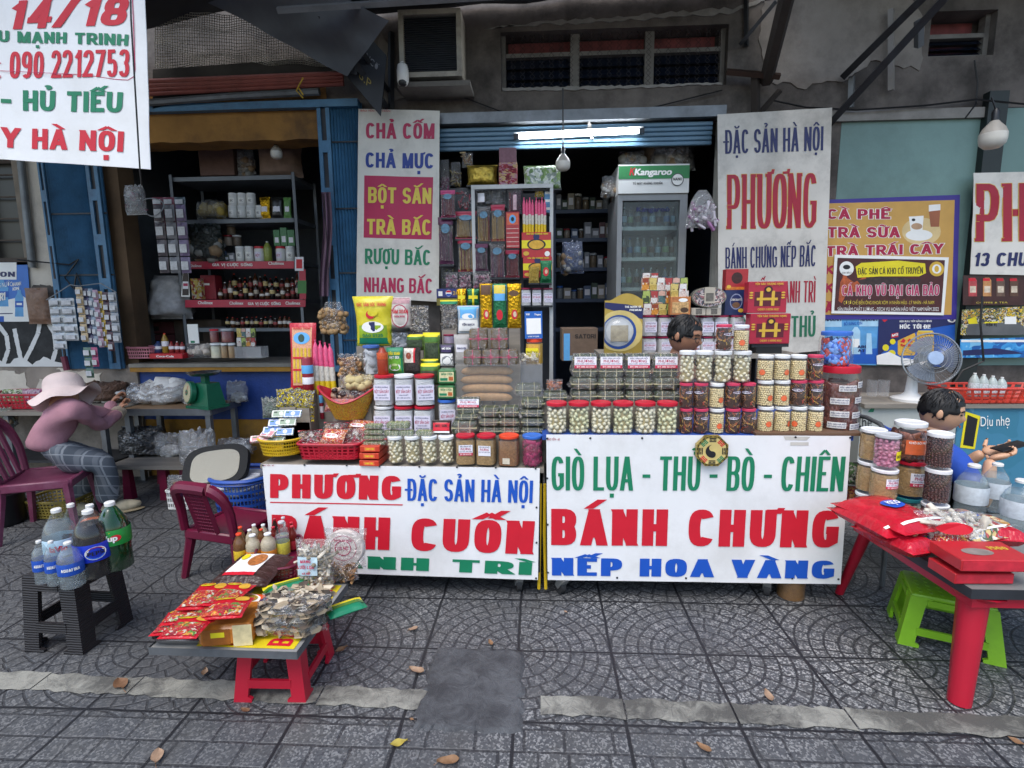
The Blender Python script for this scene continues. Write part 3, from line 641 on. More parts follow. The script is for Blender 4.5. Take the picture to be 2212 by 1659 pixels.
# ---- air conditioner, camera
ac = fr(863,22,997,168,F - .25);g = thing('air_conditioner','old beige window air conditioner box set in the upper wall','air conditioner',((ac[0] + ac[1]) / 2,F - .25,ac[2]))
BEI = mat('dirty_beige_metal','aaa396',.6,var=.2,dirt='4a4540',dirtamt=.7);wd,h = ac[1] - ac[0],ac[3] - ac[2]
mb = MB();t_ = .035
for q in ((-wd / 2,wd / 2,0,t_),(-wd / 2,wd / 2,h - t_,h),(-wd / 2,-wd / 2 + t_,t_,h - t_),(wd / 2 - t_,wd / 2,t_,h - t_)): mb.box(q[0],q[1],-.02,.24,q[2],q[3],BEI)
mb.box(-wd / 2 + t_,wd / 2 - t_,.03,.05,t_,h - t_,mat('dark_coil','20262a',.6,var=.4,vs=10));K('casing',mb,g,0)
mb = MB()
for k in range(26): mb.box(-wd / 2 + t_,wd / 2 - t_,.005,.02,t_ + (h - 2 * t_) * k / 26,t_ + (h - 2 * t_) * k / 26 + .004,DK)
K('grille',mb,g,0)
mb = MB();mb.box(-wd / 2 - .02,wd / 2 + .06,-.03,.235,-.07,-.035,mat('grey_shelf_board','6a6661',.8,dirt='3a3734'));K('shelf',mb,g,0)
c = at(870,160,F - .35);g = thing('security_camera','white dome security camera on a stub below the air conditioner corner','camera',c)
mb = MB();mb.lathe([(0,-.085),(.03,-.075),(.043,-.05),(.043,.02),(.036,.06),(.015,.075),(0,.078)],WHITEP,16);K('body',mb,g)
mb = MB();mb.ball((-.0,-.012,-.06),.032,BLACK,2);K('lens',mb,g);mb = MB();mb.tube([(0,0,.07),(0,.33,.09)],.018,WHITEP,8);K('arm',mb,g)
def cable(label,pts,r=.006,Y=F - .03,m=None,sag=0):
    P = [at(p[0],p[1],p[2] if len(p) > 2 else Y) for p in pts];o = []
    for i in range(len(P) - 1):
        for k in range(6):
            f = k / 6;q = P[i].lerp(P[i + 1],f);q.z -= sag * 4 * f * (1 - f);o.append(q)
    mb = MB();mb.tube(o + [P[-1]],r,m or CABLE,5);return tag(K('cable',mb),label,'cable')
cable('black cable drooping along the wall from the air conditioner to the lamp hook',[(905,178),(1000,210),(1080,240),(1160,252),(1215,240),(1290,242),(1400,235),(1560,195)],.005)
cable('black cable hanging down the wall right of the dark upper window',[(2105,130),(2112,180),(2108,225),(2085,255)],.006)
cable('black wire pinned across the cream wall, looped at the gate',[(38,561),(90,566),(150,572),(170,560),(140,600),(160,625),(165,590),(185,640),(175,650)],.006,F - .08)
cable('black cable along the top of the teal board',[(1660,215),(1740,232),(1850,238),(2000,228),(2110,215),(2212,225)],.007,F - .06)
def bulb(name,label,x,ytop,yb,Y,wpx,hang,tilt=0):
    c = at(x,yb,Y);u = at(x + wpx / 2,yb,Y).x - c.x;t = at(x,hang,Y)
    g = thing(name,label,'lamp',c);mb = MB();FROST = mat('frosted_bulb','c9c6bd',.4,var=.1)
    mb.lathe([(0,0),(u * .6,u * .08),(u * .93,u * .4),(u,u * .8),(u * 1.0,u * 1.25)],FROST,20);K('globe',mb,g)
    mb = MB();mb.lathe([(u * 1.0,u * 1.25),(u * .8,u * 1.7),(u * .45,u * 2.1),(u * .3,u * 2.3)],mat('bulb_base','a39e95',.45),20);K('base',mb,g)
    mb = MB();mb.lathe([(u * .28,u * 2.2),(u * .3,u * 3.0),(u * .15,u * 3.3)],BLACK,12);mb.tube([(0,0,u * 3.2),(t.x - c.x,0,t.z - c.z)],.006,CABLE,5);K('socket',mb,g)
bulb('hanging_bulb','unlit frosted bulb hanging on a black flex before the roller shutter',1216,300,370,F - .25,31,190)
bulb('hanging_bulb','large unlit bulb hanging at the dark post over the red-lettered sheet',2142,240,322,F - .6,52,210)
# ================================================================ hanging sheets and posters
INK = lambda n,c,r=.5: mat('ink_' + n,c,r,var=.06,vs=12)
RED_ = INK('red','c8162c');GREEN_ = INK('green','0f7a55');BLUE_ = INK('blue','1350b4');CRIM = INK('crimson','b01c4e');NAVY = INK('navy','1c2356');BLUE2 = INK('deep_blue','1d3a8e')
YEL = INK('yellow','d9c24a');MAG = INK('magenta','a8123f');DRED = INK('dark_red','a01530');GOLD = INK('gold_line','d2a93a');WHT = INK('white','ecebe6');BLK = INK('black','16161a');LYEL = INK('bright_yellow','e3d21f')
GREEN3 = INK('bottle_green','1c6a4c');PURP = INK('purple','3b2f86');ORG = INK('orange','e8571c');SKY = INK('sky','5fa8dd');MBLUE = INK('mid_blue','1b57b0');PINKI = INK('pink','b5325e')
VINYL = mat('white_vinyl','e4e4e4',.38,var=.05,vs=3,dirt='c3c1bd',dirtamt=.5,bump=.06,bs=300)
SHADEV = mat('grubby_vinyl','dad6cd',.55,var=.1,vs=2.5,dirt='8f8c86',dirtamt=.55)
def sheet(name,label,cat,corners,Y,m,texts=(),decals=(),amp=0,lam=.45,th=.004,group=None,seed=0,hem=True,extra=None,rivets=()):
    """corners TL TR BR BL in photo pixels; Y a depth or a Plane"""
    pl = Y if isinstance(Y,Plane) else Plane((0,Y,0),(1,0))
    q = [pl.uv(*c) for c in corners];o = min(p[0] for p in q);zb = min(p[1] for p in q)
    pl.O = pl.O + pl.U * o + Vector((0,0,zb));q = [Vector(pl.uv(*c)) for c in corners]
    g = thing(name,label,cat,pl.O,pl.rz,group)
    surf = (lambda u,v: amp * (noise.noise((u / lam + seed,v / lam * .6,seed * 3.1)) + .35 * noise.noise((u / lam * 3 + v * 2,v / lam * 2,seed)))) if amp else (lambda u,v: 0.)
    mb = MB();n = 26 if amp else 2;tl,tr,br,bl = q
    def f(u,v,d=0):
        p = bl.lerp(br,u).lerp(tl.lerp(tr,u),v);return (p.x,-surf(p.x,p.y) + d,p.y)
    mb.grid(f,n,n,m);mb.grid(lambda u,v: f(1 - u,v,th),n,n,m)
    for a_,b_ in (((0,0),(1,0)),((1,0),(1,1)),((1,1),(0,1)),((0,1),(0,0))):
        mb.grid(lambda u,v: f(a_[0] + (b_[0] - a_[0]) * u,a_[1] + (b_[1] - a_[1]) * u,th * (1 - v)),n,1,m)
    K('sheet',mb,g,60)
    U = lambda x,y: Vector(pl.uv(x,y))
    def P3(p,off): return (p.x,-off - surf(p.x,p.y),p.y)
    if decals:
        mb = MB()
        for k,d in enumerate(decals):
            dm,pts = d[0],d[1];off = (d[2] if len(d) > 2 else .0015) + k * .00008
            if isinstance(pts[0],(int,float)):   # ellipse: cx cy rx ry
                cx,cy,rx,ry = pts;mb.face([P3(U(cx + rx * math.cos(t),cy + ry * math.sin(t)),off) for t in [-2 * math.pi * i / 24 for i in range(24)]],dm)
            elif len(pts) == 4 and amp:
                P = [U(*p) for p in pts];mb.grid(lambda u,v: P3(P[3].lerp(P[2],u).lerp(P[0].lerp(P[1],u),v),off),14,14,dm)
            else: mb.face([P3(U(*p),off) for p in reversed(pts)] if _cw(pts) else [P3(U(*p),off) for p in pts],dm)
        K('print',mb,g,0)
    if texts:
        mb = MB()
        for t in texts:
            s,m_,x0,x1,yb0,yb1,yc = t[:7];kw = t[7] if len(t) > 7 else {}
            fn = serif if kw.pop('serif',0) else letters;ol = kw.pop('outline',None);dx = kw.pop('slant',0)
            P0,P1,P2 = U(x0,yb0),U(x1,yb1),U(x0 + dx,yc)
            if ol:
                k2 = dict(kw);k2['gr'] = .22;k2['off'] = .0018
                if fn is serif: k2.pop('gr');k2['bold'] = kw.get('bold',.05);k2['grow'] = ol[1]
                fn(mb,s,P0,P1,P2,ol[0],surf=surf,**k2)
            kw.setdefault('off',.003);fn(mb,s,P0,P1,P2,m_,surf=surf,**kw)
        K('lettering',mb,g,0)
    if rivets:
        mb = MB()
        for r in rivets:
            p = U(*r);mb.ball(P3(p,.002),(.006,.004,.006),DSTEEL,1)
        K('rivets',mb,g)
    if extra: extra(g,pl,U,P3)
    return g
def _cw(p):
    return sum(p[i][0] * p[(i + 1) % len(p)][1] - p[(i + 1) % len(p)][0] * p[i][1] for i in range(len(p))) > 0
B = lambda x0,y0,x1,y1: [(x0,y0),(x1,y0),(x1,y1),(x0,y1)]
# narrow banner on the middle pillar
sheet('vertical_banner','tall narrow white banner, crimson, blue and green words round a crimson block','banner',[(774,235),(949.5,239),(948,652),(770,642)],F - .12,SHADEV,
      [('CHẢ CỐM',CRIM,790.6,938.4,299,300.3,265.4,dict(bold=.045)),('CHẢ MỰC',BLUE2,789.9,937,362,364.5,329.2,dict(bold=.045)),('BỘT SẮN',YEL,795.6,931.7,438.4,440.7,404.1,dict(bold=.045)),
       ('TRÀ BẮC',YEL,793.3,931,506.3,508,473,dict(bold=.045)),('RƯỢU BẮC',GREEN_,789,930,570,573,537,dict(bold=.04)),('NHANG BẮC',CRIM,787,934,631,634,599,dict(bold=.04)),('BẢO YẾN - 60 TRẦN',RED_,779,843,241,242,237,dict(bold=0))],
      [(CRIM,[(787,379),(936,383),(932.5,517.5),(786,513.5)])],amp=.009,lam=.3,seed=2)
sheet('vertical_banner','wide white vertical banner right of the fridge, navy and red words, grimy at its foot','banner',[(1550,247),(1797.5,232.5),(1781,757),(1552,775)],F - .13,mat('grimy_vinyl','cfcac1',.6,var=.12,vs=2.5,dirt='77736c',dirtamt=.6),
      [('ĐẶC SẢN HÀ NỘI',NAVY,1566.3,1777.3,332.6,325.2,281,dict(bold=.045)),('PHƯƠNG',DRED,1568,1763.9,494.8,492,378,dict(serif=1,outline=(GOLD,.022))),
       ('BÁNH CHƯNG NẾP BẮC',NAVY,1566.7,1761.7,580,575,534.8,dict(bold=.045)),('BÁNH CUỐN THANH TRÌ',DRED,1567,1761,655,653,609,dict(bold=.04)),('GIÒ LỤA - THỦ',GREEN3,1568,1761,730,727,685,dict(bold=.045))],amp=.009,lam=.35,seed=5)
sheet('hanging_banner','big sunlit white banner hung at the awning edge, red numbers over green words','banner',[(-190,-120),(308,-120),(325.5,366),(-190,330)],2.75,mat('bright_vinyl','e9e9e9',.3,var=.05,vs=3,dirt='c5c2ba',dirtamt=.35),
      [('14/18',RED_,8,268,62,55,0,dict(bold=.05,slant=14)),('CHU MẠNH TRINH',GREEN_,-60,277,86,99,62,dict(bold=.05)),('ĐT: 090 2212753',RED_,-62,279,168,166,110,dict(bold=.045)),
       ('- HỦ TIẾU',GREEN_,0,265,236,244,192,dict(bold=.05)),('Y HÀ NỘI',RED_,3,268,318,329,274,dict(bold=.05))],
      [(CRIM,[(-190,150),(-10,152),(-10,153.2),(-190,151.2)]),(CRIM,[(-10,152),(180,162),(250,172),(276,173.5),(290,166),(293,150),(287,-10),(285,-10),(291,150),(288,165),(276,172),(250,170.5),(180,160.6),(-10,150.8)])],amp=.015,lam=.45,seed=9)
cable('black cord hanging down the face of the big white banner',[(281,-60,2.68),(283,40,2.66),(290,160,2.66),(302,362,2.7),(306,400,2.75)],.004)
sheet('wall_banner','white sheet with red slab letters pinned at the far side of the dark post','banner',[(2104,373),(2480,366),(2480,600),(2097,592)],F - .1,SHADEV,
      [('PHƯƠNG',DRED,2104,2464,521.7,519,397.4,dict(serif=1,outline=(GOLD,.02))),('13 CHU MẠNH TRINH',NAVY,2102,2440,575,573,546,dict(bold=.05,slant=4))],amp=.02,lam=.3,seed=12)
# drinks menu and the posters over its foot
OCH = mat('poster_ochre','c79a4e',.5,var=.15,vs=4)
sheet('menu_poster','ochre drinks menu with a violet border, magenta words and a cream cup','poster',[(1770,432),(2073.6,420.6),(2066,690),(1770,690)],F - .03,PURP,
      [('CÀ PHÊ',MAG,1786.4,1923,473,473,451.8,dict(bold=.06,outline=(WHT,.03))),('TRÀ SỮA',MAG,1787,1943,513.3,513.3,490.5,dict(bold=.06,outline=(WHT,.03))),('TRÀ TRÁI CÂY',MAG,1784,2037,553.5,547.8,531.8,dict(bold=.06,outline=(WHT,.03))),
       ('K',MAG,1781,1801,592,592,573.5,dict(bold=.06)),('K',MAG,1781,1801,632,632,612,dict(bold=.06)),('Ă',MAG,1781,1801,675,675,654,dict(bold=.06))],
      [(OCH,[(1770,440),(2062,432),(2055,680),(1770,680)]),(mat('poster_glow','d8bd86',.5,var=.2,vs=6),(1990,500,42,30)),(WHT,(1985,508,29,12)),(WHT,[(1963,468),(1995,466),(1992,500),(1967,500)]),(mat('iced_tea','9a5a3a',.5),[(2006,455),(2031,450),(2028,490),(2010,490)]),(WHT,[(2006,443),(2031,441),(2031,454),(2006,457)]),(BLK,(1973,475,4,3)),(mat('milk_tea','b99574',.5),(1980,489,12,7))],seed=1)
flames = mat('flame_print','b4552a',.5,var=.6,vs=30)
sheet('braised_fish_poster','maroon poster for braised fish with a yellow brush stroke and white rim','poster',[(1803,550),(2049.7,556),(2038.7,681),(1796,677)],F - .045,WHT,
      [('ĐẶC SẢN CÁ KHO CỔ TRUYỀN',BLK,1853.6,1993,593,591,579.5,dict(bold=.03)),('CÁ KHỌ VŨ ĐẠI GIA BẢO',PINKI,1818.6,2028,638.8,638,616,dict(bold=.045,outline=(WHT,.035))),('CƠ SỞ CHẾ BIẾN ÔNG KHOÁI XÓM 14 NHÂN HẬU - LÝ NHÂN - HÀ NAM',YEL,1822,2017,657.5,657,649.8,dict(bold=0)),
       ('SẢN PHẨM CHẤT LƯỢNG - DỊCH VỤ HOÀN HẢO VIỆT NAM NĂM 2022',WHT,1809,2027,671.9,671.5,663.8,dict(bold=0)),('GIA BẢO',BLK,1818,1839,591,591,587,dict(bold=0,off=.004))],
      [(mat('poster_maroon','4a1c1d',.5,var=.35,vs=14),[(1809,557),(2041,562),(2033,675),(1802,671)]),(flames,[(1811,650),(1815,610),(1820,600),(1822,580),(1830,600),(1845,610),(1870,596),(1872,615),(1850,630),(1830,632),(1818,655)]),(mat('fish_print','3a2a28',.5,var=.6,vs=30),[(1850,605),(1900,598),(1940,600),(1990,604),(1985,616),(1860,616)]),
       (LYEL,[(1848,576),(1860,568),(1940,563),(1998,569),(2000,590),(1985,597),(1900,597),(1852,600)]),(WHT,(1828.6,580,15.5,15.5)),(BLK,(1828.6,577,8,5)),(GOLD,(2023,581,16,16)),(WHT,(2023,581,10,10)),(GOLD,(2023,581,5,7))])
BLP = mat('poster_ice_blue','5b9fd3',.45,var=.3,vs=7);PALEB = mat('poster_pale_blue','a9cfe6',.45,var=.2,vs=9)
sheet('water_poster','pale blue bottled drink poster below the menu, beside the banner foot','poster',[(1775,679),(1899,680),(1893,789),(1775,786)],F - .02,BLP,
      [('NHANH',NAVY,1781,1816,694,693,687,dict(bold=.03,slant=2)),('NHANH',NAVY,1858,1894,694,693,687,dict(bold=.03,slant=2)),('BỔ SUNG ION',MBLUE,1823,1862,703,701,696,dict(bold=.01)),('ARI',NAVY,1852,1870,752,752,746,dict(bold=.04)),('AT',NAVY,1853,1868,760,760,754,dict(bold=.04))],
      [(PALEB,B(1776,683,1818,706)),(PALEB,B(1856,682,1898,705)),(MBLUE,[(1775,765),(1895,752),(1893,786),(1775,784)]),(PALEB,[(1840,715),(1846,706),(1852,706),(1858,715),(1858,765),(1840,765)]),(WHT,[(1842,732),(1856,732),(1856,750),(1842,750)]),(PALEB,[(1872,720),(1882,720),(1884,765),(1870,765)])])
CANG = mat('can_gold','d9a93f',.4,var=.2,vs=20)
def can(x0,x1,y0,y1): return [(CANG,[(x0,y0 + 5),(x0 + 3,y0),(x1 - 3,y0),(x1,y0 + 5),(x1,y1 - 4),(x1 - 3,y1),(x0 + 3,y1),(x0,y1 - 4)]),(YEL,B(x0 + 3,y0,x1 - 3,y0 + 3)),(RED_,[(x0 + 5,y0 + 22),(x0 + 12,y0 + 14),(x0 + 17,y0 + 18),(x0 + 14,y0 + 24)]),(RED_,[(x1 - 5,y0 + 22),(x1 - 12,y0 + 14),(x1 - 17,y0 + 18),(x1 - 14,y0 + 24)])]
sheet('energy_drink_poster','deep blue poster of two golden drink cans behind the fan','poster',[(1898.6,682),(2064,685),(2060,793),(1893.6,787)],F - .025,MBLUE,
      [('HÚC TỚI ĐI!',WHT,1943,2009,710,710,701,dict(bold=.05)),('RED BULL TIẾP NĂNG LƯỢNG',WHT,1943,2012,696,695.5,692,dict(bold=.02)),('MỚI',WHT,1926,1939,727,725,722,dict(bold=.03,off=.005)),('Red Bull',RED_,1945,1973,748,748,742,dict(bold=.03,off=.005)),('Red Bull',RED_,1984,2012,746,746,740,dict(bold=.03,off=.005)),('bgp',NAVY,2051,2060,693,693,688,dict(bold=.03,off=.005))],
      can(1939,1977,717,768) + can(1980,2017,714,764) + [(NAVY,[(1898,690),(1925,684),(2064,686),(2063,700),(1990,712),(1930,740),(1896,770)],.0012),(RED_,[(1925,721),(1940,718),(1940,728),(1925,730)]),(LYEL,(1913,751,7,7)),(LYEL,(1928,738,6,6)),(LYEL,(1926,763,8,7)),(WHT,[(1894,787),(1893,768),(1920,760),(1945,772),(1985,778),(1985,790)]),(RED_,[(1904,690),(1911,688),(1917,691),(1910,696)]),(WHT,(2055,690.5,9,6))])
# posters under the right-hand sheet (front of a drinks cabinet)
CAR = mat('maroon_print','3e1f1d',.4,var=.5,vs=8)
sheet('bottle_poster','dark maroon poster strip of four bottles under the red-lettered sheet','poster',[(2081,595),(2250,592),(2250,660),(2080,659)],F - .08,CAR,[('COFFEE & TEA',YEL,2108,2176,655.5,655,652,dict(bold=.0))],
      [d for x,c in ((2092,'b8474a'),(2123,'c48b55'),(2152,'6d5446'),(2181,'5d4030'),(2214,'8a6a4a')) for d in ((mat('pic_' + c,c,.4,var=.4,vs=25),[(x,606),(x + 4,600),(x + 14,600),(x + 18,606),(x + 18,640),(x,640)]),(mat('pic2_' + c,'d8c8b0',.4,var=.4,vs=25),B(x + 3,618,x + 16,632)),(RED_,B(x,601,x + 15,607)))])
sheet('noodle_poster','poster of yellow boxes and a green bowl, on the cabinet below the bottle strip','poster',[(2079,669),(2250,660),(2250,722),(2075,724)],F - .09,printed('noodle_print',['2e2a26','d7b62c','6c7a4a','c9c4b6','3c4048','b98a3a'],22,bump=0),[('ĐẬM VỊ',BLK,2130,2152,704,704,698,dict(bold=.04))],
      [(LYEL,[(2126,696),(2156,694),(2155,707),(2127,708)]),(LYEL,[(2090,690),(2108,684),(2112,700),(2094,706)]),(mat('grey_metal_print','5a5c5e',.5),[(2085,715),(2092,700),(2200,696),(2225,720),(2200,724),(2090,724)]),(WHT,B(2170,684,2195,700))])
sheet('sea_poster','bright blue seaside poster, lowest of the cabinet posters behind the power strip','poster',[(2075,733),(2250,728),(2250,772),(2074,773)],F - .085,printed('sea_print',['2f86c6','4fa3dc','1d5fa6','3a93d0','7fc0e4'],9,bump=0),[],
      [(WHT,B(2076,734,2250,739)),(NAVY,[(2080,757),(2150,752),(2190,758),(2210,764),(2080,768)])])
# left: water poster, graffiti board
def bottle_pic(cx,y0,y1,w_):
    h = y1 - y0;return [(BLP,[(cx - w_ * .2,y0),(cx + w_ * .2,y0),(cx + w_ * .22,y0 + h * .12),(cx + w_ * .5,y0 + h * .3),(cx + w_ * .45,y0 + h * .55),(cx + w_ * .5,y1),(cx - w_ * .5,y1),(cx - w_ * .45,y0 + h * .55),(cx - w_ * .5,y0 + h * .3),(cx - w_ * .22,y0 + h * .12)]),(MBLUE,B(cx - w_ * .48,y0 + h * .42,cx + w_ * .48,y0 + h * .65)),(WHT,B(cx - w_ * .3,y0 + h * .49,cx + w_ * .3,y0 + h * .57))]
sheet('ion_drink_poster','blue and white bottled water poster on the cream wall','poster',[(-90,566),(59,566),(68,697),(-90,693)],F - .02,mat('poster_blue','2a6cc0',.4,var=.15),[('CATION',NAVY,-58,33,598,598,587,dict(bold=.04)),('NHANH',WHT,27,46,619,616,611,dict(bold=.03)),('ION',WHT,28,42,628,626,621,dict(bold=.03)),('ARI',WHT,-9,13,652,648,635,dict(bold=.05,off=.006)),('BỔ SUNG NƯỚC',WHT,-30,27,624,618,614,dict(bold=0))],
      [(WHT,B(-90,567,36,604)),(WHT,[(-90,672),(50,640),(66,650),(67,696),(-90,692)])] + bottle_pic(2,605,662,34) + bottle_pic(42,626,684,19) + [(NAVY,[(-90,678),(28,676),(28,678),(-90,681)]),(MBLUE,B(-2,683,9,695))])
pl = Plane((0,F - .045,0),(1,0))
g = thing('graffiti_board','black board with bold white painted arches under the blue and white poster','board',(X(-140,745),F - .04,Z(790,60)))
mb = MB();b0 = fr(-140,695,160,791);mb.box(b0[0],b0[1],F - .04,F - .002,b0[2],b0[3],mat('black_chalky_paint','17181a',.7,var=.5,vs=9,dirt='4a4b4d',dirtamt=.4));wpart(g,'board',mb)
mb = MB();CH = mat('white_brush_paint','d5d5d3',.7,var=.1,vs=6)
for st in ([(-5,700),(14,725),(18,755),(8,784)],[(31,710),(38,745),(47,785)],[(86,697),(82,720),(66,755),(50,785)],[(105,700),(117,720),(121,755),(112,785)],[(158,700),(155,740),(158,790)],[(-60,705),(-50,745),(-40,785)]):
    P = []
    for i in range(len(st) - 1):
        for k in range(6): P.append(Vector(st[i]).lerp(Vector(st[i + 1]),k / 6))
    P.append(Vector(st[-1]))
    for i in range(len(P) - 1):
        d = (P[i + 1] - P[i]).normalized();nn = Vector((-d.y,d.x)) * (4.6 + 1.2 * noise.noise((i * .7,st[0][0],0)))
        mb.face([(*[at(*(q),F - .043)][0],) for q in (P[i] - nn,P[i] + nn,P[i + 1] + nn,P[i + 1] - nn)][::-1],CH)
Q = [(-140,782)] + [(x,778 + 7 * math.sin(x * .11) + rnd.uniform(-3,3)) for x in range(-130,160,8)] + [(160,784)]
mb.face([tuple(at(*q,F - .0432)) for q in ([(160,792),(-140,792)] + Q)][::-1],CH)
wpart(g,'painted_strokes',mb)
# ================================================================ goods: prototypes (nominal size w, d, h; base centre at the origin, face to -y)
GLASS = clear('jar_plastic',haze=.02,gloss=.11,rough=.06)
FILM = clear('crinkled_film',haze=.035,gloss=.24,rough=.12,bump=1,bs=7)
FILM2 = clear('thin_bag_film',haze=.14,gloss=.24,rough=.18,bump=1,bs=14)
LEAF = mat('dried_leaf_wrap','3f4a30',.45,var=.4,vs=5,bump=.4,bs=14,dirt='22301f',stretch=(1,1,4))
LEAFD = mat('dark_leaf_wrap','2c3526',.4,var=.45,vs=5,bump=.4,bs=14,stretch=(4,1,1))
LEAFB = mat('brown_leaf_wrap','6b5a3c',.6,var=.35,vs=6,bump=.5,bs=14,stretch=(1,1,5))
STRING = mat('bamboo_string','b9b48e',.7,var=.2);RIBBON = mat('pink_ribbon','d23c6c',.5,var=.1)
EGGP = mat('pale_eggplant','d8d2b6',.35,var=.22,vs=1.3,dirt='b9a795',dirtamt=.4);ONION = mat('pickled_onion','dcc998',.35,var=.25,vs=3);CARROT = mat('carrot','e8632a',.45,var=.15,vs=9)
EGGP2 = mat('green_eggplant','c9c9a2',.35,var=.22,vs=1.3,dirt='c4a8a0',dirtamt=.35)
BRINE = mat('cloudy_brine','a2946c',.4,var=.1);PKL = [mat('pickle_a','7d4a20',.3,var=.3),mat('pickle_b','a9682c',.3,var=.3),mat('pickle_c','5f2d15',.3,var=.3),mat('pickle_d','b03a1f',.3,var=.2),mat('pickle_e','c59a3a',.35,var=.2)]
SOY = mat('soy_brine','3a1a0c',.25,var=.3);POWD = mat('white_starch','d6d6d8',.9,var=.12,vs=14,bump=1,bs=20);FLOSS = mat('pork_floss','b3905c',.9,var=.35,vs=9,bump=1,bs=30,dirt='8a6335')
FLOSS2 = mat('brown_shreds','97683f',.9,var=.4,vs=9,bump=1,bs=30)
LID = {k: mat('lid_' + k,c,.35,var=.05) for k,c in dict(red='c01f34',white='e3e4e4',magenta='8e1f45',pink='cc3f5f',blue='3c6fc6',orange='e5482a',green='2d9a76',black='1a1b1d',navy='4a6cb5',darkred='a3212f',teal='2c7d83',grey='b9bcbf').items()}
LABELW = mat('label_white','e6e4ea',.5,var=.04);LABELL = mat('label_lilac','d8d3e2',.5,var=.04)
LABR = mat('label_red_band','c2274a',.5,var=.05);LABN = mat('label_navy','343a6a',.5);LABC = mat('label_crimson','b03055',.5)
def wrapto(mb,n0,r):
    for i in range(n0,len(mb.v)):
        x,y,z = mb.v[i];a_ = x / r;rr = r - y;mb.v[i] = (rr * math.sin(a_),-rr * math.cos(a_),z)
def jar(h,lid,content,lidh=.12,sq=None,neck=.44,body=.49,label=None,film=None,seg=24,glass=None,shoulder=.1):
    out = [];mb = MB();zt = h - lidh;g = glass or GLASS
    prof = [(0,0),(body * .93,0),(body,.04),(body,zt - shoulder),(neck,zt),(neck,zt + .02)]
    mb.lathe(prof,g,seg,sq=sq);bodym = mb.mesh('jar_body');mb = MB();kids = []
    content(mb,body - .025,zt - shoulder * .8,sq);kids.append(('contents',mb.mesh('contents',60)))
    if label:
        mb = MB();label(mb,body + .006,h,sq);kids.append(('label',mb.mesh('label',0)))
    mb = MB();lr = neck + .035;mb.lathe([(lr,zt),(lr + .005,zt + lidh * .15),(lr + .005,h - lidh * .15),(lr - .03,h),(lr - .06,h),(lr - .08,h - lidh * .1),(0,h - lidh * .1)],LID[lid],seg);lm = mb.mesh('lid')
    return dict(parts=[('jar_body',bodym),*kids,('lid',lm)],w=1,d=1,h=h)
def c_balls(m,rb,sy=1.1,seed=0,core=None):
    def f(mb,r,top,sq):
        rr = random.Random(seed);mb.lathe([(0,.02),(r * .78,.03),(r * .78,top - .12),(0,top - .1)],core or m,12)
        z = rb;k = 0
        while z < top - rb * .3:
            n = int(2 * math.pi * (r - rb) / (rb * 2.05));o = rr.random() * 6
            for i in range(n):
                a_ = o + 2 * math.pi * i / n + rr.uniform(-.06,.06);q = r - rb * rr.uniform(.95,1.15)
                sx = 1
                if sq: x,y = math.cos(a_),math.sin(a_);sx = 1 / (abs(x) ** sq + abs(y) ** sq) ** (1 / sq)
                mb.ball((q * sx * math.cos(a_),q * sx * math.sin(a_),z + rr.uniform(-.55,.55) * rb),(rb * rr.uniform(.75,1.12),rb * rr.uniform(.75,1.1),rb * sy * rr.uniform(.75,1.1)),m,1,Matrix.Rotation(rr.uniform(0,3),4,'X') @ Matrix.Rotation(rr.uniform(0,3),4,'Z'))
            z += rb * 1.5;k += 1
    return f
def c_onion(seed=0,ang=0):
    def f(mb,r,top,sq):
        rr = random.Random(seed);mb.lathe([(0,.02),(r * .85,.03),(r * .85,top - .06),(0,top - .05)],BRINE,16);fz = .48;fl = -math.pi / 2 + ang
        rb = .07;z = rb
        while z < top - rb:
            n = 19
            for i in range(n):
                a_ = 2 * math.pi * i / n + rr.uniform(-.05,.05) + (k_ := int(z * 97) % 2) * .13;da = (a_ - fl + math.pi) % (2 * math.pi) - math.pi;dz = z - fz;dist = math.hypot(da * r,dz)
                if dist < .2: continue
                tl = math.atan2(da * r,dz) if dist < .42 else rr.uniform(-1.2,1.2)
                M = Matrix.Rotation(a_ + math.pi / 2,4,'Z') @ Matrix.Rotation(tl,4,'Y')
                mb.ball(((r - rb) * math.cos(a_),(r - rb) * math.sin(a_),z),(rb * .9,rb,rb * rr.uniform(1.2,1.9)),ONION,1,M)
            z += rb * 1.9
        n0 = len(mb.v);P = [(.0,-.004,fz)]
        for i in range(48): a_ = 2 * math.pi * i / 48;q = .185 + .022 * math.cos(a_ * 12);P.append((q * math.sin(a_),-.004,fz + q * math.cos(a_)))
        mb.raw(P,[(0,1 + i,1 + (i + 1) % 48) for i in range(48)],CARROT);wrapto(mb,n0,r)
        R = Matrix.Rotation(ang,4,'Z')
        for i in range(n0,len(mb.v)): mb.v[i] = tuple(R @ Vector(mb.v[i]))
    return f
def c_pickle(seed=0):
    def f(mb,r,top,sq):
        rr = random.Random(seed);mb.lathe([(0,.02),(r * .9,.03),(r * .9,top),(0,top + .01)],SOY,18)
        for i in range(95):
            a_,z = rr.uniform(0,6.28),rr.uniform(.04,top - .03);da,dz = rr.uniform(-.7,.7),rr.uniform(-.22,.22);cu = rr.uniform(-.14,.14);P = []
            for k in range(6):
                t_ = k / 5;q = r * (.93 + .05 * rr.random());P.append((q * math.cos(a_ + da * t_),q * math.sin(a_ + da * t_),min(top,max(.03,z + dz * t_ + cu * 4 * t_ * (1 - t_)))))
            mb.tube(P,rr.choice((.016,.02,.026)),rr.choice(PKL[:2] + PKL),4)
    return f
